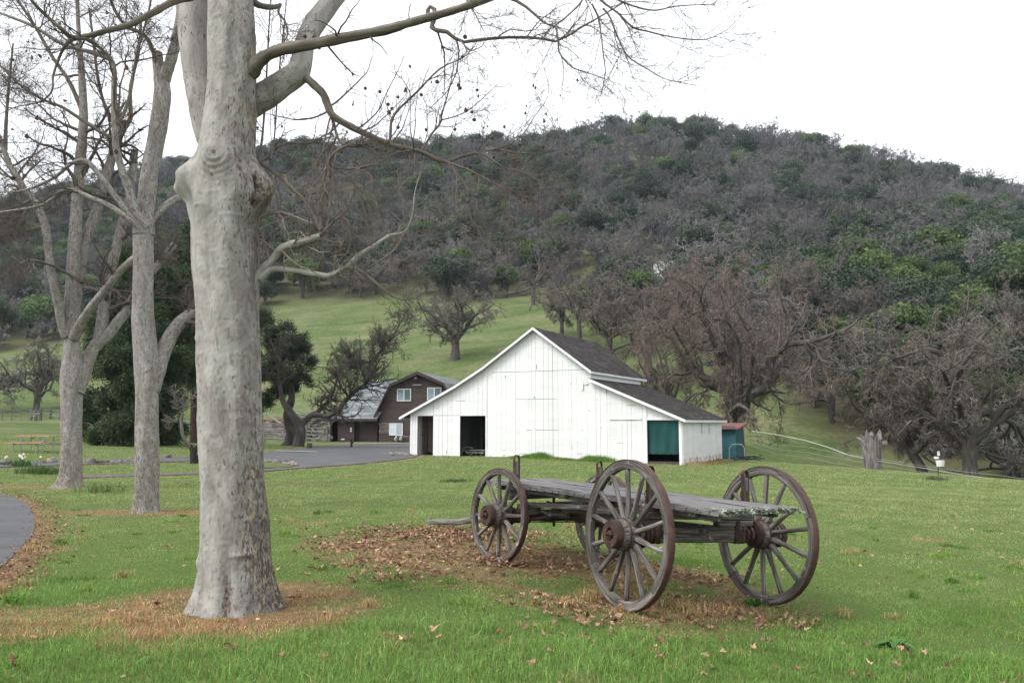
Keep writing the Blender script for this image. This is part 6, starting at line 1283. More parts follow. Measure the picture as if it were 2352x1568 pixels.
# big oaks at the right and behind the barn
place_oak(1697, 1046, 470, 455, 'huge reddish brown bare oak with drooping branches behind the barn and shed', 101, 'redtwig', Y=66, nl=12, n=(8, 8, 8, 6), rt=.014, fork=.22, droop=-.045, tr=.52)
place_oak(2232, 1098, 560, 405, 'broad grey bare oak with pale twisting limbs at the right edge of the lawn', 102, 'oaktwig', Y=50, nl=11, n=(8, 7, 8, 6), rt=.013, fork=.22, droop=-.05, tr=.44)
place_oak(2128, 1086, 400, 300, 'rounded reddish bare oak leaning over the grey stump', 103, 'redtwig', Y=54, nl=10, n=(8, 7, 8, 6), rt=.013, fork=.25, droop=-.07, tr=.36, lean=-.45)
place_oak(1045, 826, 232, 178, 'lone spreading bare oak on the open green slope above the barn ridge', 104, 'oaktwig', nl=9, n=(8, 8, 7, 3), rt=.03, fork=.22, tr=.75)
place_oak(1490, 880, 260, 235, 'tall bare oak rising just behind the upper barn roof', 105, 'redtwig', nl=8, n=(8, 7, 7, 4), rt=.03, fork=.3, droop=-.05)
place_oak(1600, 800, 270, 210, 'pinkish brown bare oak on the slope below the water tanks', 106, 'redtwig', nl=8, n=(8, 7, 7, 4), rt=.035, fork=.25, droop=-.05)
place_oak(1330, 790, 170, 150, 'thin grey bare oak standing left of the barn ridge line trees', 107, 'oaktwig', nl=7, n=(7, 7, 7, 3), rt=.035, fork=.35)
place_oak(1860, 800, 260, 230, 'dark limbed bare oak on the slope right of the big drooping oak', 108, 'oaktwig', nl=8, n=(8, 7, 7, 4), rt=.032, fork=.25)
place_oak(1415, 740, 190, 150, 'grey bare oak at the top edge of the bright meadow', 109, 'oaktwig', nl=7, n=(7, 7, 6, 3), rt=.04, fork=.3)
place_oak(2010, 830, 240, 200, 'tangled bare oak high behind the rounded reddish oak', 110, 'hilltwig', nl=8, n=(7, 7, 7, 3), rt=.03, fork=.3)
place_oak(2330, 930, 300, 300, 'tall grey bare oak behind the right edge oak', 111, 'oaktwig', nl=8, n=(7, 7, 7, 4), rt=.025, fork=.3)
place_oak(84, 944, 190, 165, 'grey bare oak behind the board barrier in the left meadow', 112, 'oaktwig', nl=8, n=(7, 7, 6, 4), rt=.025, fork=.2)
place_oak(-30, 948, 230, 190, 'bare oak at the far left frame edge behind the pipe gate', 113, 'hilltwig', nl=8, n=(7, 7, 6, 4), rt=.025, fork=.2)
place_oak(1400, 815, 250, 180, 'wide low bare oak just behind the barn roof ridge', 114, 'redtwig', nl=8, n=(8, 7, 7, 4), rt=.032, fork=.22)
place_oak(1290, 775, 150, 125, 'thin bare oak on the green slope left above the barn ridge', 115, 'oaktwig', nl=7, n=(7, 7, 6, 4), rt=.035, fork=.3)
place_oak(1540, 930, 260, 215, 'reddish bare oak hanging over the lower barn roof', 116, 'redtwig', Y=78, nl=8, n=(8, 7, 7, 5), rt=.022, fork=.25)
for k, (u, v, w_, h_) in enumerate([(1225, 700, 120, 125), (1240, 660, 150, 150), (1305, 668, 130, 140), (1390, 660, 150, 150), (1450, 665, 120, 150), (1600, 605, 140, 120), (1150, 668, 130, 110), (1080, 690, 110, 95)]):
    place_oak(u, v, w_, h_, ['short bare oak at the lower tip of the treeline above the meadow', 'bare oak with leaning trunk above the fallen grey branches', 'crooked bare oak in the grass gap above the fallen branches', 'pale crowned bare oak at the edge of the green gap', 'upright bare oak left of the water tanks', 'dense bare oak just above the water tanks', 'low bare oak left of the fallen grey branches', 'small bare oak at the meadow top above the lone oak'][k], 120+k, ['oaktwig', 'hilltwig'][k % 2], nl=6, n=(6, 6, 5, 3), rt=.045, fork=.33)
# brush left by a fallen oak in the meadow
p = gp(1188, 682); fo = empty('fallen_branches', tuple(p), 'heap of fallen grey branches lying on the green slope', 'fallen tree'); rg2 = np.random.default_rng(2)
P = smoothpath([[-5.5, 0, .3, .2], [-2, 1, .9, .25], [2, 1.6, 1.9, .35], [5, 2.5, 3.4, .4]], 14); C1, R1 = sprout(rg2, P[None, :, :3], P[None, :, 3], 26, lambda r0, pl: 3.0+0*pl, (30, 100), 7, .3, -.02, (0, 1), .4, .06); C2, R2 = sprout(rg2, C1, R1, 7, lambda r0, pl: pl*.5, (30, 80), 5, .3, 0, (0, 1), .6, .05)
m1 = C1[:, :, 2] > -.3; Vb, Fb, Gb = cat(tubes(C1, R1, 4), tubes(C2, R2, 3)); Vb[:, 2] = np.abs(Vb[:, 2])*.6
mk('trunk', *tubes(P[None, :, :3], P[None, :, 3], 8)[:2], M['snag'], fo, {'cv': np.full(14*8, .1)}, True); mk('branches', Vb, Fb, M['oaktwig'], fo, {'cv': np.full(len(Vb), .9), 'gc': Gb}, True)
# twisted double-trunk oak beside the corral
Yq = 60.; oq = at(688, 1022, Yq); oq[2] = float(H(oq[0], Yq)); tw_ = empty('twisted_tree', tuple(oq), 'dark twisted tree whose long limb reaches right over the brown house roof', 'tree')
qa = [[(684, 1034, Yq, 19), (685, 1023, Yq, 17), (690, 1000, Yq, 15), (689, 985, Yq, 13.5), (683, 968, Yq, 12.5), (670, 950, Yq, 10.5), (655, 930, Yq, 8.5), (646, 905, Yq, 7), (640, 865, Yq, 5.5), (641, 825, Yq, 5), (629, 798, Yq, 4.5), (612, 769, Yq, 3.5)],
      [(684, 990, Yq, 9), (694, 975, Yq, 8.5), (706, 962, Yq, 8), (718, 952, Yq, 7.5), (735, 953, Yq, 7), (752, 956, Yq, 6.8), (776, 943, Yq, 6.5), (795, 918, Yq, 6), (821, 894, Yq, 5.5), (841, 881, Yq, 5), (848, 858, Yq, 4.6), (850, 832, Yq, 4.5), (874, 807, Yq, 4), (903, 771, Yq, 3), (917, 745, Yq, 2.2), (930, 725, Yq, 1.5)],
      [(720, 952, Yq, 6), (738, 938, Yq+.5, 5), (756, 918, Yq+1, 4), (765, 900, Yq+1, 3), (775, 870, Yq+1, 2), (790, 840, Yq+1, 1.4)],
      [(850, 834, Yq, 3), (820, 825, Yq, 2.2), (800, 815, Yq+1, 1.6), (780, 800, Yq+1, 1.2)], [(841, 880, Yq, 3), (830, 850, Yq-1, 2.2), (812, 830, Yq-1, 1.8), (800, 800, Yq-1, 1.2)],
      [(874, 807, Yq, 2.4), (880, 790, Yq, 2), (872, 770, Yq, 1.4)], [(800, 912, Yq, 2.6), (780, 880, Yq-1, 2), (770, 850, Yq-1, 1.5)]]
qb = [(658, 1030, Yq+2.5, 17), (664, 1015, Yq+2.5, 13), (668, 990, Yq+2.5, 11), (660, 958, Yq+2.5, 10), (664, 935, Yq+2.5, 9), (670, 915, Yq+2.5, 8), (668, 880, Yq+2.5, 6)]
paths = [limb(s, 30) for s in qa]; mesh_of('trunk', rough_tube([offs(p, oq)*np.array([1, 1, 1, .84]) for p in paths[:2]], 14, 1, .05), M['oakbark'], tw_, .35)
mesh_of('limb', rough_tube([offs(p, oq) for p in paths[2:]], 8, 1, .05), M['oakbark'], tw_, .35)
crown(tw_, oq, [p[8:] for p in paths[1:2]]+paths[2:]+[paths[0][18:]]+[paths[1][14:]], 81, [dict(n=30, lf=lambda r0, pl: 1.2+.17*pl, rr=.4, K=9, wig=.24, up=.03, ang=(35, 85), rmin=.018, t=(.1, 1)), dict(n=9, lf=lambda r0, pl: .5*pl, K=6, wig=.26, rr=.6, rmin=.016), dict(n=6, lf=lambda r0, pl: .5*pl, K=4, wig=.26, rmin=.012)], M['oaktwig'], name='twigs', cvs=.0)
# pine behind
op = at(664, 1018, Yq+2.5); op[2] = float(H(op[0], Yq+2.5)); pn = empty('pine_tree', tuple(op), 'dark leaning pine behind the twisted tree and the big plane trunk', 'tree')
mesh_of('trunk', rough_tube([offs(limb(qb, 20), op)], 12, 2, .04), M['oakbark'], pn, .3)
def blobs(L, Y): 
    C = []; S = []
    for u, v, ru, rv, dy in L: p = at(u, v, Y+dy); C.append(p); S.append((ru*Y/1900, ru*Y/1900*.9, rv*Y/1900))
    return np.array(C), np.array(S)
def canopy(root, org, L, Y, n, size, mat_, seed, thr=-.1, name='foliage', droop=.45, fs=1.1):
    """feathery sprays filling noisy volumes"""
    C, S = blobs(L, Y); rg2 = np.random.default_rng(seed); k = len(C); w_ = np.prod(S, 1)**.75; idx = rg2.choice(k, n*3, p=w_/w_.sum()); d = rg2.normal(size=(n*3, 3)); d /= np.linalg.norm(d, axis=1, keepdims=True)
    rad = rg2.uniform(.15, 1.25, n*3)**.55; p = C[idx]+d*S[idx]*rad[:, None]
    f = np.sin(p[:, 0]*2.1/fs+1.3*np.sin(p[:, 2]*1.7/fs))*np.sin(p[:, 1]*1.9/fs+idx)+.8*np.sin(p[:, 2]*3.3/fs+p[:, 0]*1.1)*np.sin(p[:, 0]*4.1/fs+2)
    q = (f > thr+np.clip(rad-.8, 0, 1)*2.2)[:]; p, d, idx, f = p[q][:n], d[q][:n], idx[q][:n], f[q][:n]; n = len(p)
    dr_ = d*(1, 1, .3)+rg2.normal(size=(n, 3))*.45+np.array([0, 0, -droop]); dr_ /= np.linalg.norm(dr_, axis=1, keepdims=True)
    Vs, cs = [], []
    for j in range(5):
        c = p+dr_*size*.42*j+np.array([0, 0, -droop*.02*j*j]); u = dr_+rg2.normal(size=(n, 3))*.55; u /= np.linalg.norm(u, axis=1, keepdims=True); v = np.cross(u, rg2.normal(size=(n, 3))); v /= np.linalg.norm(v, axis=1, keepdims=True); s_ = (size*rg2.uniform(.5, 1.1, n)*(1-.1*j))[:, None]
        Vs.append(np.stack([c, c+u*s_*.5-v*s_*.16, c+u*s_, c+u*s_*.5+v*s_*.16], 1)); cs.append(np.clip(.35+.18*f+.05*j+rg2.normal(0, .13, n), 0, 1))
    V = np.concatenate(Vs).reshape(-1, 3); F = (np.arange(len(V)//4)*4)[:, None]+np.arange(4); return mk(name, V-org, F, mat_, root, {'cv': np.repeat(np.concatenate(cs), 4)})
canopy(pn, op, [(620, 740, 40, 30, 0), (650, 775, 46, 32, -1), (690, 790, 36, 28, 1), (612, 800, 36, 34, 1), (655, 830, 46, 32, 0), (700, 830, 28, 20, 0), (620, 860, 32, 30, 0), (660, 880, 40, 28, 1), (630, 915, 30, 26, 0), (600, 930, 24, 24, 1), (695, 875, 22, 18, 1)], Yq+2.5, 10000, .24, M['pine'], 5, .15, droop=-.1)
crown(pn, op, [limb([(668, 915, Yq+2.5, 6), (655, 860, Yq+2.5, 5), (640, 800, Yq+2.5, 4), (630, 740, Yq+2.5, 3)], 20), limb([(668, 900, Yq+2.5, 5), (690, 850, Yq+2.5, 4), (700, 810, Yq+2.5, 3)], 20)], 82, [dict(n=20, lf=lambda r0, pl: 2.4+0*pl, rr=.4, K=8, wig=.2, up=.0, ang=(50, 90), rmin=.03), dict(n=8, lf=lambda r0, pl: .4*pl, K=5, wig=.26, rr=.6, rmin=.018), dict(n=5, lf=lambda r0, pl: .5*pl, K=4, wig=.26, rmin=.012)], M['oaktwig'], name='dead_twigs', cvs=.0)
# cedar mass between the plane trunks
Yc = 50.; oc = at(330, 1030, Yc); oc[2] = float(H(oc[0], Yc)); cd = empty('cedar_tree', tuple(oc), 'dense dark green conifer filling the gap between the plane trunks', 'tree')
tp = [limb([(u, 1035, Yc+dy, 8), (u+k*2, 950, Yc+dy, 6), (u+k*4, 800, Yc+dy, 5), (u+k*5, 640, Yc+dy, 2)], 16) for u, k, dy in ((300, 1, 0), (345, -2, 1.5), (250, 3, 1), (395, -2, 2.5))]
mesh_of('trunk', rough_tube([offs(p, oc) for p in tp], 10, 1, .04), M['oakbark'], cd, .2)
canopy(cd, oc, [(300, 600, 34, 50, 0), (345, 640, 48, 50, 1), (290, 690, 50, 50, 0), (400, 660, 50, 60, 3), (250, 740, 42, 44, 1), (330, 740, 60, 50, 0), (410, 750, 46, 50, 3), (225, 810, 34, 46, 1), (290, 820, 60, 50, -1), (370, 830, 60, 50, 1), (430, 850, 34, 60, 4), (220, 890, 36, 44, 1), (290, 910, 60, 50, -1), (370, 920, 60, 46, 1), (215, 965, 30, 36, 1), (275, 985, 48, 34, -2), (345, 985, 50, 34, 1), (395, 985, 34, 26, 2), (435, 700, 30, 60, 5), (420, 590, 36, 50, 5), (360, 560, 26, 40, 3)], Yc, 34000, .30, M['cedar'], 6, -.1)
crown(cd, oc, [tp[0], tp[1]], 83, [dict(n=16, lf=lambda r0, pl: 2.6+0*pl, rr=.3, K=9, wig=.25, up=-.12, ang=(60, 95), rmin=.02, t=(.05, .5)), dict(n=7, lf=lambda r0, pl: .4*pl, K=6, wig=.26, up=-.05, rr=.6, rmin=.014)], M['oaktwig'], name='dead_boughs', cvs=1.2)
rd = MB(); o = limb([(449, 1022, 58, 13), (448, 960, 58, 10.5), (447, 850, 58, 9), (446, 600, 58, 6)], 14); og = at(449, 1018, 58); og[2] = float(H(og[0], 58)); rwd = empty('redwood_tree', tuple(og), 'dark reddish redwood trunk just left of the nearest plane tree', 'tree')
mesh_of('trunk', rough_tube([offs(o, og)], 14, 1, .03), flat('redwood_bark', (.05, .027, .022), .95), rwd); canopy(rwd, og, [(448, 560, 30, 60, 0), (452, 650, 36, 60, 0), (450, 740, 40, 60, 0), (455, 830, 40, 50, 0), (480, 700, 40, 80, 0), (470, 880, 34, 40, 0)], 58, 12000, .3, M['cedar'], 7, -.3)
# low shrubs at the conifer foot
for k, (u, v, ru, rv, lab) in enumerate(((240, 1012, 28, 22, 'pale green shrub under the conifer beside the leftmost plane trunk'), (275, 1010, 22, 16, 'small grey green shrub under the middle of the conifer'))):
    p = gp(u, v+12); o = empty('shrub', tuple(p), lab, 'shrub'); canopy(o, p, [(u, v-8, ru, rv, 0)], p[1], 2500, .16, M['lime'] if k == 0 else M['live'], 60+k, -.5, droop=-.2); q = MB(); q.tube([(0, 0, -.1), (.05, 0, .3), (.1, 0, .6)], [.05, .04, .02], 6); q.build('stem', [M['oakbark']], o)
# curved little tree growing from the black stump
p = gp(448, 1064); Ys = p[1]; ct = empty('curved_tree', tuple(p), 'small curved bare tree sprouting from a black charred stump', 'tree'); e = Ys/1900
V = []; n_, m_ = 18, 14
for i in range(m_):
    f = i/(m_-1); z = f*42*e; 
    for j in range(n_):
        t = j/n_*6.283; rr = e*(11.5-3.2*f)*(1+.10*math.sin(t*3+f*3)+.05*math.sin(t*7)); V.append((rr*math.cos(t)-f*e*3, rr*math.sin(t), z+(.10*math.sin(t*2+1)+.07*math.sin(t*5) if i == m_-1 else 0)-.05))
V += [(-.03, 0, 42*e*.72)]; F = [[i*n_+j, i*n_+(j+1) % n_, (i+1)*n_+(j+1) % n_, (i+1)*n_+j] for i in range(m_-1) for j in range(n_)]
q = MB(); q.add(V, [np.array(F), np.array([[(m_-1)*n_+j, (m_-1)*n_+(j+1) % n_, m_*n_] for j in range(n_)])], .5); q.build('stump', [M['char']], ct)
cp = limb([(446, 1040, Ys, 5), (440, 1031, Ys, 5), (430, 1017, Ys, 4.6), (421, 1002, Ys, 4.2), (417, 982, Ys, 4), (417, 964, Ys, 3.6), (420, 950, Ys, 2.5)], 24)
cb_ = [limb(s, 22) for s in ([(418, 966, Ys, 2.6), (426, 940, Ys, 2), (440, 915, Ys, 1.5), (452, 900, Ys, 1)], [(418, 964, Ys, 2.6), (408, 940, Ys, 2), (400, 915, Ys, 1.5), (405, 890, Ys, 1)], [(417, 968, Ys, 2.2), (400, 966, Ys, 1.8), (386, 972, Ys, 1.2)], [(418, 962, Ys, 2.4), (420, 930, Ys, 1.8), (424, 895, Ys, 1.2)])]
mesh_of('trunk', rough_tube([offs(cp, p)], 10, 1, .05), M['oakbark'], ct, .6)
crown(ct, p, cb_+cb_, 84, [dict(n=8, lf=lambda r0, pl: .5+0*pl, rr=.55, K=7, wig=.2, up=.02, rmin=.010), dict(n=6, lf=lambda r0, pl: .5*pl, K=5, wig=.24, rmin=.007), dict(n=3, lf=lambda r0, pl: .5*pl, K=4, wig=.24, rmin=.005)], M['oaktwig'], name='twigs', cvs=.5)
# grey split stump at the right
Yt = 44.; ps = at(2004, 1068, Yt); ps[2] = float(H(ps[0], Yt)); sn = empty('tree_stump', tuple(ps), 'pale grey split tree stump with jagged arms at the brow of the lawn', 'stump'); e = Yt/1900
z0 = (at(2004, 1068, Yt)[2]-ps[2])
n_, m_ = 40, 22; V = []; G = []
for i in range(m_):
    f = i/(m_-1); 
    for j in range(n_):
        t = j/n_*6.283; hh = 66*e*(1+.10*math.sin(t*2+.5)+.12*math.sin(t*5+1)+.06*math.sin(t*9)); rr = e*(21-13*f+12*f*f)*(1+.18*math.sin(t*4+f*2)+.06*math.sin(t*9+f*4))*(1-.25*math.exp(-((t-4.6)/.35)**2)); z = -1.2+(hh+1.2+z0)*f
        V.append((rr*math.cos(t), rr*math.sin(t)*.9, z)); G.append((z, rr*math.cos(t), rr*math.sin(t)))
F = [[i*n_+j, i*n_+(j+1) % n_, (i+1)*n_+(j+1) % n_, (i+1)*n_+j] for i in range(m_-1) for j in range(n_)]
V.append((0, 0, z0+40*e)); G.append((0, 0, 0)); q = MB(); q.add(V, [np.array(F), np.array([[(m_-1)*n_+j, (m_-1)*n_+(j+1) % n_, m_*n_] for j in range(n_)])], .6, G); q.build('trunk', [M['snag']], sn)
for s in ([(1990, 1030, Yt, 8), (1980, 1015, Yt, 6), (1972, 1008, Yt, 4), (1966, 1004, Yt, 1)], [(2014, 1025, Yt, 9), (2026, 1020, Yt, 8), (2034, 1018, Yt, 5), (2034, 1010, Yt, 1.5)], [(2000, 1010, Yt, 9), (2002, 1000, Yt, 6), (2000, 990, Yt, 2)]):
    mesh_of('broken_arm', rough_tube([offs(limb(s, 14), ps)], 12, 2, .12), M['snag'], sn, .7)

# ------------------------------------------------------------------ the wooded hill
rh = np.random.default_rng(2024); OV = []; 
for k in range(5): OV.append(('bare', gen_oak(200+k, 9.5, 6+.5*k, .28, nl=8, n=(6, 6, 6, 3), rt=.044, fork=.2+.05*(k % 2), droop=-.02)))
EV = [('ever', gen_ever(300+k, 9, 5.6, 5200, .46, 13)) for k in range(3)]; LV = [('lime', gen_ever(320+k, 8.5, 5, 4600, .44, 12)) for k in range(2)]
VAR = []
def var_mesh(kind, g):
    a, b = g; nm = {'bare': 'hill_oak', 'ever': 'hill_evergreen', 'lime': 'hill_green_tree'}[kind]
    if kind == 'bare':
        V = np.concatenate([a[0], b[0]]); F = [np.concatenate([a[1], b[1]+len(a[0])])]; gc = np.concatenate([a[2], b[2]]); cv = np.full(len(V), .5); mi = np.r_[np.zeros(len(a[1])), np.ones(len(b[1]))]; mats = [M['oakbark'], M['hilltwig']]
    else:
        V = np.concatenate([a[0], b[0]]); F = [np.concatenate([a[1], b[1]+len(a[0])])]; gc = np.concatenate([a[2], b[0]]); cv = np.r_[np.full(len(a[0]), .3), b[2]]; mi = np.r_[np.zeros(len(a[1])), np.ones(len(b[1]))]; mats = [M['oakbark'], M['live'] if kind == 'ever' else M['lime']]
    return nm, V, F, gc, cv, mi, mats
vm = [(k, *var_mesh(k, g)) for k, g in OV+EV+LV]; vm = [(q[0],)+q[1:] for q in vm]
pts = []
y = 58.0
while y < 470:
    st = 5.6+y*.0085; x = -1.0*y
    while x < 1.0*y:
        X = x+rh.uniform(-.48, .48)*st; Yy = y+rh.uniform(-.48, .48)*st; x += st
        if woods(X, Yy) < .5+.3*rh.uniform(-1, 1): continue
        pts.append((X, Yy))
    y += st
pts = np.array(pts); u_ = pts[:, 0]/pts[:, 1]*1900+1176; pts = pts[(u_ > -420) & (u_ < 2780)]
z_ = H(pts[:, 0], pts[:, 1]); P3 = np.column_stack([pts, z_]); uu, vv = proj(P3)
# keep the meadow gap, tanks and shown oaks clear
gap = ((uu > 1475) & (uu < 1600) & (vv > 605) & (vv < 735)) | ((pts[:, 1] < 75) & (uu < 1950)) | ((uu > 1150) & (uu < 1440) & (vv > 620) & (vv < 700) & (rh.random(len(uu)) < .5))
P3, uu, vv = P3[~gap], uu[~gap], vv[~gap]
n1 = wav(P3[:, 0], P3[:, 1], 30, 7)+.9*wav(P3[:, 0], P3[:, 1], 11, 17); n2 = wav(P3[:, 0], P3[:, 1], 45, 27); q_ = rh.random(len(P3))
greenish = smooth(1850, 2250, uu)*smooth(480, 560, vv)*.5+smooth(900, 500, uu)*.22+smooth(330, 0, np.abs(uu-2000))*.05
pe = .29+.22*n1+greenish*.4; pl = .12+.10*n2+greenish*.6
kind = np.where(q_ < pe, 1, np.where(q_ < pe+pl, 2, 0))
sc_ = rh.uniform(.55, 1.5, len(P3))*np.where(P3[:, 1] < 130, .85, 1); rz_ = rh.uniform(0, 6.28, len(P3))
vi = np.where(kind == 0, rh.integers(0, 5, len(P3)), np.where(kind == 1, 5+rh.integers(0, 3, len(P3)), 8+rh.integers(0, 2, len(P3))))
inview = (uu > -60) & (uu < 2420); dist = P3[:, 1]/sc_; order = np.argsort(np.where(inview, dist, 1e9)); indiv = set(order[:280].tolist())
meshes = {}
LAB = {0: ('bare grey brown oak in the wood covering the hillside', 'bare oaks of the hillside wood', 'tree'), 1: ('round dark evergreen oak among the bare trees of the hillside', 'evergreen oaks of the hillside wood', 'tree'), 2: ('light green leafy tree among the bare oaks of the hillside', 'light green trees of the hillside wood', 'tree')}
for i in sorted(indiv):
    k = int(vi[i]); kd = int(kind[i])
    if k not in meshes:
        _, nm, V, F, gc, cv, mi, mats = vm[k]; o = mk(nm, V, F, mats, None, {'cv': cv, 'gc': gc}, kd == 0, mi); meshes[k] = o
    else: o = meshes[k].copy(); COL.objects.link(o)
    o.location = tuple(P3[i]); o.rotation_euler = (0, 0, rz_[i]); s = sc_[i]; o.scale = (s, s, s*rh.uniform(.85, 1.1)); U, Vv = uu[i], vv[i]
    side = ('behind the plane trunks' if U < 590 else 'left part, above the brown house' if U < 1000 else 'middle, above the white barn' if U < 1480 else 'slope above the lean-to roof' if U < 1850 else 'slope above the grey stump' if U < 2120 else 'far right end')
    ht = 'high' if Vv < 470 else 'halfway up' if Vv < 640 else 'low'
    kn = ('bare grey oak', 'dark round evergreen oak', 'light green leafy tree')[kd]; tag(o, kn+' '+ht+' in the hillside wood, '+side, 'tree', ('bare oaks', 'evergreen oaks', 'light green trees')[kd]+' '+ht+' in the wood, '+side)
def scatter(name, pts, rz, scl, vmesh, kindname):
    """one 'stuff' object: points plus one tree, the tree set on every point"""
    _, nm, V, F, gc, cv, mi, mats = vmesh; n = len(pts)
    o = mk(name, np.concatenate([V, pts]), F, mats, None, {'cv': np.r_[cv, np.zeros(n)], 'gc': np.concatenate([gc, np.zeros((n, 3))]), 'rz': np.r_[np.zeros(len(V)), rz], 'sc': np.r_[np.zeros(len(V)), scl]}, kindname == 'bare', mi)
    ng = bpy.data.node_groups.new(name, 'GeometryNodeTree'); ng.interface.new_socket('Geometry', in_out='INPUT', socket_type='NodeSocketGeometry'); ng.interface.new_socket('Geometry', in_out='OUTPUT', socket_type='NodeSocketGeometry')
    N_, L_ = ng.nodes, ng.links; gi = N_.new('NodeGroupInput'); go = N_.new('NodeGroupOutput'); a = N_.new('GeometryNodeInputNamedAttribute'); a.data_type = 'FLOAT'; a.inputs['Name'].default_value = 'sc'
    cm = N_.new('FunctionNodeCompare'); cm.data_type = 'FLOAT'; cm.operation = 'GREATER_THAN'; cm.inputs[1].default_value = .01; L_.new(a.outputs[0], cm.inputs[0])
    sp = N_.new('GeometryNodeSeparateGeometry'); sp.domain = 'POINT'; L_.new(gi.outputs[0], sp.inputs[0]); L_.new(cm.outputs[0], sp.inputs[1])
    mp_ = N_.new('GeometryNodeMeshToPoints'); L_.new(sp.outputs[0], mp_.inputs[0])
    ip_ = N_.new('GeometryNodeInstanceOnPoints'); L_.new(mp_.outputs[0], ip_.inputs['Points']); L_.new(sp.outputs[1], ip_.inputs['Instance'])
    ar = N_.new('GeometryNodeInputNamedAttribute'); ar.data_type = 'FLOAT'; ar.inputs['Name'].default_value = 'rz'; cx = N_.new('ShaderNodeCombineXYZ'); L_.new(ar.outputs[0], cx.inputs[2]); L_.new(cx.outputs[0], ip_.inputs['Rotation']); L_.new(a.outputs[0], ip_.inputs['Scale'])
    L_.new(ip_.outputs[0], go.inputs[0]); md = o.modifiers.new('scatter', 'NODES'); md.node_group = ng; struct(o, 'stuff'); return o
rest = np.array([i for i in range(len(P3)) if i not in indiv])
for k in range(10):
    s = rest[vi[rest] == k]
    if len(s): scatter('hillside_wood', P3[s], rz_[s], sc_[s], vm[k], vm[k][0])
print('hill trees', len(P3))
# ------------------------------------------------------------------ grass island in the parking
q = sheet('grass_island', np.array([gp(u, v)[:2] for u, v in [(556, 1062.5), (640, 1063.5), (666, 1066), (683, 1070.3), (666, 1074), (640, 1076), (556, 1079)]]), M['turf'], .05, .5); struct(q)
# ------------------------------------------------------------------ grass blades
rg = np.random.default_rng(99)
def green(x, y, n):
    f = smooth(6.5, 13, y)[:, None]; a = np.array([.155, .290, .060]); b = np.array([.255, .325, .120]); c = a*(1-f)+b*f
    w1 = (.5+.5*np.clip(wav(x, y, 2.6, 3), -1, 1))[:, None]; c = c*(1-.55*w1)+np.array([.36, .36, .18])*w1*.55*(1-.45*(1-f))+c*w1*.25*(1-f)
    w2 = (np.clip(wav(x, y, .7, 13), 0, 1))[:, None]; c = c*(1-.3*w2)+np.array([.09, .20, .038])*.3*w2
    sg = .20-.10*smooth(12, 24, y)[:, None]; c = c*np.exp(rg.normal(0, 1, (n, 1))*sg)*np.exp(rg.normal(0, .05, (n, 3)))
    st = (rg.random(n) < .075-.045*smooth(12, 24, y))[:, None]; return np.where(st, np.array([.34, .29, .13])*rg.uniform(.6, 1.2, (n, 1)), c)
def drycol(n):
    t = rg.random((n, 1)); a = np.array([.33, .155, .075]); b = np.array([.60, .43, .25]); return (a*(1-t)+b*t)*np.exp(rg.normal(0, .22, (n, 1)))
def blades(x, y, h, wd, lean, c, z=None, name=None):
    n = len(x); z = H(x, y)-.004 if z is None else z; a = rg.uniform(0, 6.283, n); b = a+rg.normal(0, 1.2, n); P = np.column_stack([x, y, z]); s = np.column_stack([np.cos(a), np.sin(a), np.zeros(n)]); d = np.column_stack([np.cos(b), np.sin(b), np.zeros(n)])
    l = (lean*rg.uniform(.1, 1, n))[:, None]; h_ = h[:, None]; w_ = wd[:, None]*s*.5; up = np.array([0, 0, 1.])
    m = P+up*h_*.55+d*h_*l*.28; t = P+up*h_*(1-.35*l)+d*h_*l*.9
    V = np.stack([P-w_, P+w_, m+w_*.8, m-w_*.8, t], 1).reshape(-1, 3); i = (np.arange(n)*5)[:, None]
    return V, i+np.array([0, 1, 2, 3]), i+np.array([3, 2, 4]), np.repeat(c, 5, 0)
VS, Q4, T3_, CC = [], [], [], []; nb = 0
HOUSE = np.array([(HF.o+hd*s+hn*t)[:2] for s, t in ((we0-.5, -2), (wr+1, -2), (wr+1, 20), (we0-.5, 20))])
for (ya, yb, dens, hh, ww) in ((2.6, 6.5, 5600, .082, .0044), (6.5, 10, 3000, .050, .0048), (10, 16, 1250, .045, .0075), (16, 28, 480, .045, .012), (28, 62, 120, .055, .022)):
    area = .74*(yb*yb-ya*ya); n = int(area*dens); y = np.sqrt(rg.uniform(ya*ya, yb*yb, n)); x = rg.uniform(-.74, .74, n)*y
    k = ~onroad(x, y) & ~inside(x, y, BARN) & ~inside(x, y, HOUSE) & (np.hypot(x-T1[0], y-T1[1]) > .30); x, y = x[k], y[k]
    dry, lit, wg = masks(x, y); n = len(x)
    thin = 1-.12*wg-.25*np.clip(dry-wg, 0, 1)*.5; k = rg.random(n) < thin; x, y, dry, lit, wg = x[k], y[k], dry[k], lit[k], wg[k]; n = len(x)
    isd = rg.random(n) < dry*.93*(1-.3*wg*np.clip(.5+wav(x, y, .45, 21), 0, 1)); c = np.where(isd[:, None], drycol(n), green(x, y, n))
    cl = np.clip(.85+.5*wav(x, y, .55, 8)+.4*wav(x, y, .17, 2)+.25*wav(x, y, .07, 12), .3, 2.1)
    mow = 1-.40*smooth(5.8, 9, y)*(y < 16)
    c = c*(.72+.33*np.clip(cl, .3, 1.6))[:, None]; h = hh*cl*mow*rg.uniform(.45, 1.25, n)*np.where(isd, .85, 1)*(1-.1*wg); h = np.where(rg.random(n) < .012, h*1.9, h)
    V, f4, f3, c5 = blades(x, y, h, ww*rg.uniform(.7, 1.3, n), np.where(isd, 1.5, .95), c); VS.append(V); Q4.append(f4+nb); T3_.append(f3+nb); CC.append(c5); nb += len(V)
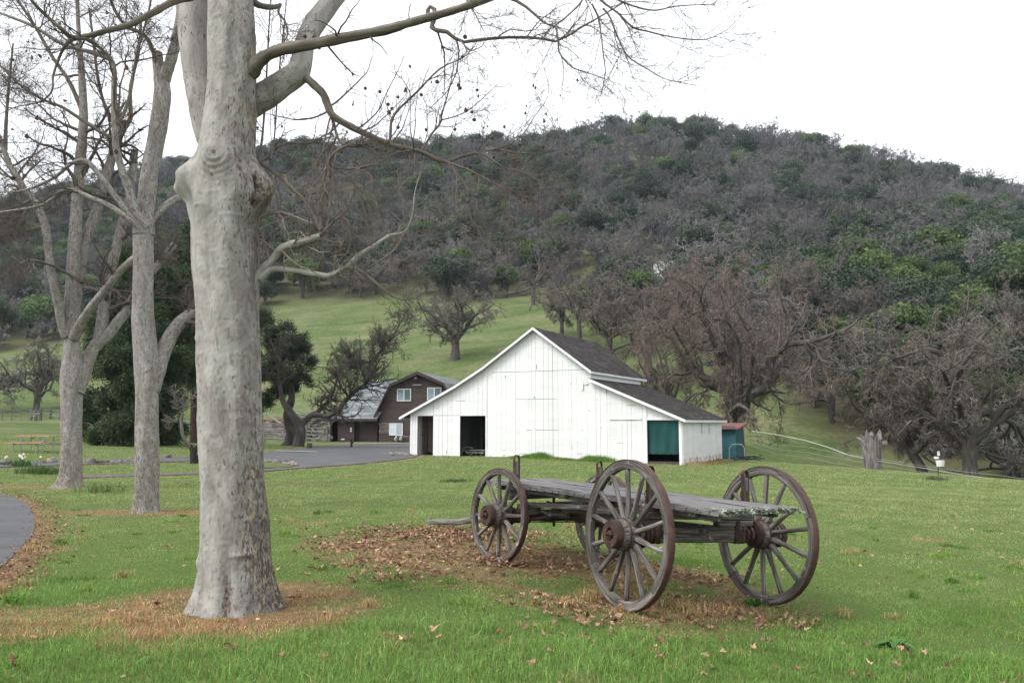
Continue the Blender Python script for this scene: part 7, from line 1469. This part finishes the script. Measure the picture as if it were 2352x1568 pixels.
# long grass against the barn, round the wheels and posts
def tuftline(pts, n, spread, h, col, lean=.8, w_=.006):
    global nb
    P = np.array(pts); s = np.r_[0, np.cumsum(np.hypot(*np.diff(P, axis=0).T))]; t = rg.uniform(0, s[-1], n); x = np.interp(t, s, P[:, 0])+rg.normal(0, spread, n); y = np.interp(t, s, P[:, 1])+rg.normal(0, spread, n)
    hh = h*np.clip(.75+.6*wav(x, y, 1.1, 4), .25, 1.7)*rg.uniform(.5, 1.2, n); c = np.array(col)*np.exp(rg.normal(0, .2, (n, 1))); k = ~inside(x, y, BARN); x, y, hh, c = x[k], y[k], hh[k], c[k]
    V, f4, f3, c5 = blades(x, y, hh, np.full(len(x), w_), np.full(len(x), lean), c); VS.append(V); Q4.append(f4+nb); T3_.append(f3+nb); CC.append(c5); nb += len(V)
bl = lambda s: tuple((BF.o+bdir*s-bn*.3)[:2])
tuftline([bl(fz(855, 0)[0]), bl(fz(1450, 0)[0])], 9000, .3, .22, (.15, .25, .05), .7, .018)
tuftline([bl(fz(950, 0)[0]), bl(fz(1060, 0)[0])], 2600, .25, .40, (.13, .235, .045), .7, .018)
tuftline([bl(fz(1320, 0)[0]), bl(fz(1400, 0)[0])], 1700, .25, .34, (.13, .235, .045), .7, .018)
tuftline([tuple((BF.o+bdir*(BW+.35)+bn*t)[:2]) for t in (0, 8)], 3500, .3, .16, (.36, .26, .13), 1, .02)
tuftline([gp(2150, 1440)[:2], gp(2300, 1400)[:2]], 1100, .3, .11, (.12, .23, .04), .8, .005)
tuftline([gp(1640, 1300)[:2], gp(1560, 1290)[:2]], 1600, .2, .09, (.12, .23, .04), .8, .005)
tuftline([gp(1728, 1388)[:2], gp(1742, 1390)[:2]], 350, .03, .06, (.05, .14, .025), .9, .008)
for k in range(230):
    yk = math.sqrt(rg.uniform(4.6**2, 15**2)); xk = rg.uniform(-.68, .68)*yk
    if onroad(np.array([xk]), np.array([yk]))[0] or math.hypot(xk-T1[0], yk-T1[1]) < .6: continue
    dk = masks(np.array([xk]), np.array([yk]))[0][0]; cc = [(.11, .21, .04), (.20, .30, .07), (.34, .30, .13), (.14, .27, .05)][k % 4] if dk < .4 else (.42, .30, .15)
    tuftline([(xk, yk), (xk+rg.uniform(-.2, .2), yk+rg.uniform(-.1, .1))], int(rg.uniform(25, 90)), rg.uniform(.02, .07), rg.uniform(.07, .15)*(1 if yk < 9 else .75), cc, rg.uniform(.6, 1.3), .005+.0006*yk)
g_ = mk('grass', np.concatenate(VS), [np.concatenate(Q4), np.concatenate(T3_)], M['blade'], None, {'col': np.concatenate(CC)}); struct(g_, 'stuff')
print('blades', nb//5)
# ------------------------------------------------------------------ fallen plane leaves
def leafmesh(P, s, rng_, c, lift):
    n = len(P); ang = []; rad = []
    for k, (a, r_) in enumerate([(-1.57, .40), (-1.0, .72), (-.55, .66), (-.15, .95), (.35, .66), (.85, .98), (1.2, .68), (1.57, 1.05), (1.94, .68), (2.29, .98), (2.79, .66), (3.29, .95), (3.69, .66), (4.14, .72)]): ang.append(a); rad.append(r_)
    ang = np.array(ang); rad = np.array(rad); m_ = len(ang); rr = rad[None]*rng_.uniform(.8, 1.15, (n, m_)); L = np.stack([np.cos(ang)[None]*rr, np.sin(ang)[None]*rr], 2)
    L = np.concatenate([np.zeros((n, 1, 2)), L], 1)*s[:, None, None]*.5
    cu = rng_.uniform(-.5, 1.0, (n, 1))/s[:, None]; cu2 = rng_.uniform(-.6, 1.0, (n, 1))/s[:, None]; Z = L[..., 0]**2*cu*2.2+L[..., 1]**2*cu2*2.0+rng_.normal(0, .075, (n, m_+1))*s[:, None]; L = L*np.stack([1-.35*rng_.random((n, 1))*np.ones((n, m_+1)), np.ones((n, m_+1))], 2); L3_ = np.concatenate([L, Z[..., None]], 2)
    a = rng_.uniform(0, 6.28, n); t = rng_.normal(0, .16, n); b = rng_.normal(0, .16, n); ca, sa, ct, st, cb, sb = np.cos(a), np.sin(a), np.cos(t), np.sin(t), np.cos(b), np.sin(b)
    x, y, z = L3_[..., 0], L3_[..., 1], L3_[..., 2]; y, z = y*ct[:, None]-z*st[:, None], y*st[:, None]+z*ct[:, None]; x, z = x*cb[:, None]+z*sb[:, None], -x*sb[:, None]+z*cb[:, None]; x, y = x*ca[:, None]-y*sa[:, None], x*sa[:, None]+y*ca[:, None]
    z = z-z.min(1, keepdims=True)+lift[:, None]; V = np.stack([x, y, z], 2)+P[:, None, :]; i = (np.arange(n)*(m_+1))[:, None, None]; f = np.array([[0, 1+k, 1+(k+1) % m_] for k in range(m_)])[None]
    return V.reshape(-1, 3), (i+f).reshape(-1, 3), np.repeat(c, m_+1, 0)
def leaves_at(x, y, smin, smax, lift=.012):
    smin, smax = smin*.55, smax*.62
    n = len(x); P = np.column_stack([x, y, H(x, y)]); t = rg.random((n, 1)); c = np.array([.15, .068, .040])*(1-t)+np.array([.40, .26, .175])*t; c = c*np.exp(rg.normal(0, .25, (n, 1))); return leafmesh(P, rg.uniform(smin, smax, n), rg, c, np.full(n, lift)*rg.uniform(.3, 2.2, n))
Ls = []
n = 60000; x = rg.uniform(-5, 6, n); y = rg.uniform(4.5, 14, n); dry, lit, wg = masks(x, y); cl = np.clip(.5+.75*wav(x, y, .55, 30)+.5*wav(x, y, .2, 6), 0, 1.3)
far_part = smooth(7.2, 8.6, y-.25*x)*.75+.25; k = (rg.random(n) < wg*np.clip(cl-.15,0,1)*.36*far_part); Ls.append(leaves_at(x[k], y[k], .06, .15))
k = (rg.random(n) < .012*(np.clip(.3+wav(x, y, 1.2, 11), 0, 1))*(1-wg)) & (np.hypot(x-T1[0], y-T1[1]) > .5); Ls.append(leaves_at(x[k], y[k], .06, .13, .035))
x1, y1 = gp(1000, 1225)[:2]; n = 1100; x = rg.normal(x1+.2, .75, n); y = rg.normal(y1-.15, .45, n); Ls.append(leaves_at(x, y, .07, .15, .02))
for (u, v, sp, n) in ((850, 1300, .35, 110), (780, 1262, .3, 60), (900, 1330, .3, 70), (1140, 1290, .12, 60), (1180, 1300, .14, 50), (1500, 1500, .3, 30), (1380, 1430, .25, 60), (1790, 1430, .22, 60), (2070, 1500, .1, 8), (1650, 1330, .3, 40), (1540, 1320, .3, 60), (640, 1380, .12, 14), (1300, 1390, .35, 80)):
    p = gp(u, v); Ls.append(leaves_at(rg.normal(p[0], sp, n), rg.normal(p[1], sp*.8, n), .07, .15, .02))
n = 4200; t = rg.uniform(0, 1, n)*(len(_loop)-1.001); i = t.astype(int); f = (t-i)[:, None]; P = _loop[i]*(1-f)+_loop[i+1]*f; P = P+rg.normal(0, .17, (n, 2))+(.20, .05); k = ~inside(P[:, 0], P[:, 1], _loopP) | (rg.random(n) < .3); P = P[k]; P = P[:1700]; Ls.append(leaves_at(P[:, 0], P[:, 1], .03, .10, .01))
n = 500; y = np.sqrt(rg.uniform(100, 40**2, n)); x = rg.uniform(-.7, .7, n)*y; k = ~inside(x, y, BARN); Ls.append(leaves_at(x[k], y[k], .09, .16, .03))
for (u, v) in ((925, 1482), (940, 1478), (995, 1482), (1005, 1478), (35, 1545), (30, 1550), (915, 1490), (560, 1440), (1205, 1475), (1855, 1470), (1775, 1500), (1510, 1515), (1825, 1475)):
    p = gp(u, v); Ls.append(leaves_at(np.array([p[0]]), np.array([p[1]]), .11, .17, .05))
nb = 0; VV, FF, C_ = [], [], []
for V, F, c in Ls: VV.append(V); FF.append(F+nb); C_.append(c); nb += len(V)
struct(mk('fallen_leaves', np.concatenate(VV), np.concatenate(FF), M['leaf'], None, {'col': np.concatenate(C_)}), 'stuff')
# ------------------------------------------------------------------ clumps of plants
def clump(name, u, v, n, rad, h, wd, col, label, cat_, lean=1.0):
    p = gp(u, v); x = rg.normal(p[0], rad, n); y = rg.normal(p[1], rad, n); V, f4, f3, c = blades(x, y, h*rg.uniform(.5, 1.1, n), np.full(n, wd), np.full(n, lean), np.array(col)*np.exp(rg.normal(0, .2, (n, 1)))); o = mk(name, V-p, [f4, f3], M['blade'], None, {'col': c}); o.location = tuple(p); return tag(o, label, cat_), p
fc = empty('daffodil_clump', tuple(gp(50, 1071)), 'green clump with white daffodils by the near edge of the upper path', 'flowers'); p = gp(50, 1071)
o, _ = clump('leaves', 50, 1071, 240, .22, .32, .02, (.05, .12, .04), 'x', 'x'); o.parent = fc; o.location = (0, 0, 0); del o['label']; del o['category']
for k in range(11):
    c = rg.normal(0, (.42, .2)); q = MB(); hz_ = rg.uniform(.3, .45)
    for j in range(6): a = j/6*6.283; q.poly([(0, 0, 0), (.03*math.cos(a-.4), .01, .03*math.sin(a-.4)), (.055*math.cos(a), 0, .055*math.sin(a)), (.03*math.cos(a+.4), .01, .03*math.sin(a+.4))], .006, (0, -1, 0))
    q.tube([(0, .01, -hz_), (0, .02, -hz_/2), (0, 0, 0)], [.008]*3, 4, m=1); q.lathe([(0, .02), (.04, .028)], 8, Matrix.Rotation(R_(-90), 4, 'Z')); o = q.build('flower', [M['daff'], M['lime']], fc); o.location = (c[0], c[1], hz_)
clump('grass_tuft', 100, 1088, 500, .35, .35, .02, (.075, .13, .04), 'soft dark green tuft between the path stones and the leftmost plane tree', 'plant', .9)
clump('iris_clump', 232, 1130, 90, .28, .36, .03, (.13, .19, .06), 'strappy pale green leaves in the lawn between the two slender plane trees', 'plant', 1.1)
clump('grass_tuft', 1048, 1107, 260, .22, .16, .015, (.06, .13, .03), 'small dark green tuft alone in the lawn left of the front wagon wheel', 'plant', 1)
clump('grass_tuft', 2148, 1102, 220, .22, .24, .02, (.12, .15, .08), 'grey green tuft alone on the lawn below the bucket feeder', 'plant', 1)
def weed(u, v, r_, n, label):
    p = gp(u, v); a = rg.uniform(0, 6.283, n); q = MB()
    for k in range(n):
        d = np.array([math.cos(a[k]), math.sin(a[k]), 0]); s = np.array([-d[1], d[0], 0]); L = r_*rg.uniform(.5, 1.1); z = rg.uniform(.02, .09); w_ = L*.24
        q.add([(0, 0, .01), d*L*.5-s*w_+(0, 0, z), d*L+(0, 0, z*.5), d*L*.5+s*w_+(0, 0, z), d*L*.5+(0, 0, z-.01)], [np.array([[0, 1, 4], [1, 2, 4], [2, 3, 4], [3, 0, 4]])], rg.uniform(0, 1))
    o = q.build('broadleaf_weed', [leafmat('weed_leaf', (.03, .10, .02), (.08, .17, .04), .25)], None, False); o.location = tuple(p); tag(o, label, 'weed')
weed(2058, 1492, .16, 46, 'low broad-leaved weed spreading in the near grass at the lower right'); weed(1725, 1392, .08, 26, 'little green weed at the foot of the far rear wagon wheel')

# ------------------------------------------------------------------ air
hz_v = [(-520, -12, -8), (520, -12, -8), (520, 700, -8), (-520, 700, -8), (-520, -12, 215), (520, -12, 215), (520, 700, 215), (-520, 700, 215)]
hm = bpy.data.materials.new('air'); hm.use_nodes = True; hn_ = hm.node_tree; hn_.nodes.clear(); pv = hn_.nodes.new('ShaderNodeVolumePrincipled'); mo = hn_.nodes.new('ShaderNodeOutputMaterial')
pv.inputs['Color'].default_value = (.74, .86, 1, 1); pv.inputs['Density'].default_value = .00013; pv.inputs['Anisotropy'].default_value = .2; hn_.links.new(pv.outputs[0], mo.inputs['Volume'])
struct(mk('haze', hz_v, np.array([[0, 3, 2, 1], [4, 5, 6, 7], [0, 1, 5, 4], [1, 2, 6, 5], [2, 3, 7, 6], [3, 0, 4, 7]]), hm), 'stuff')
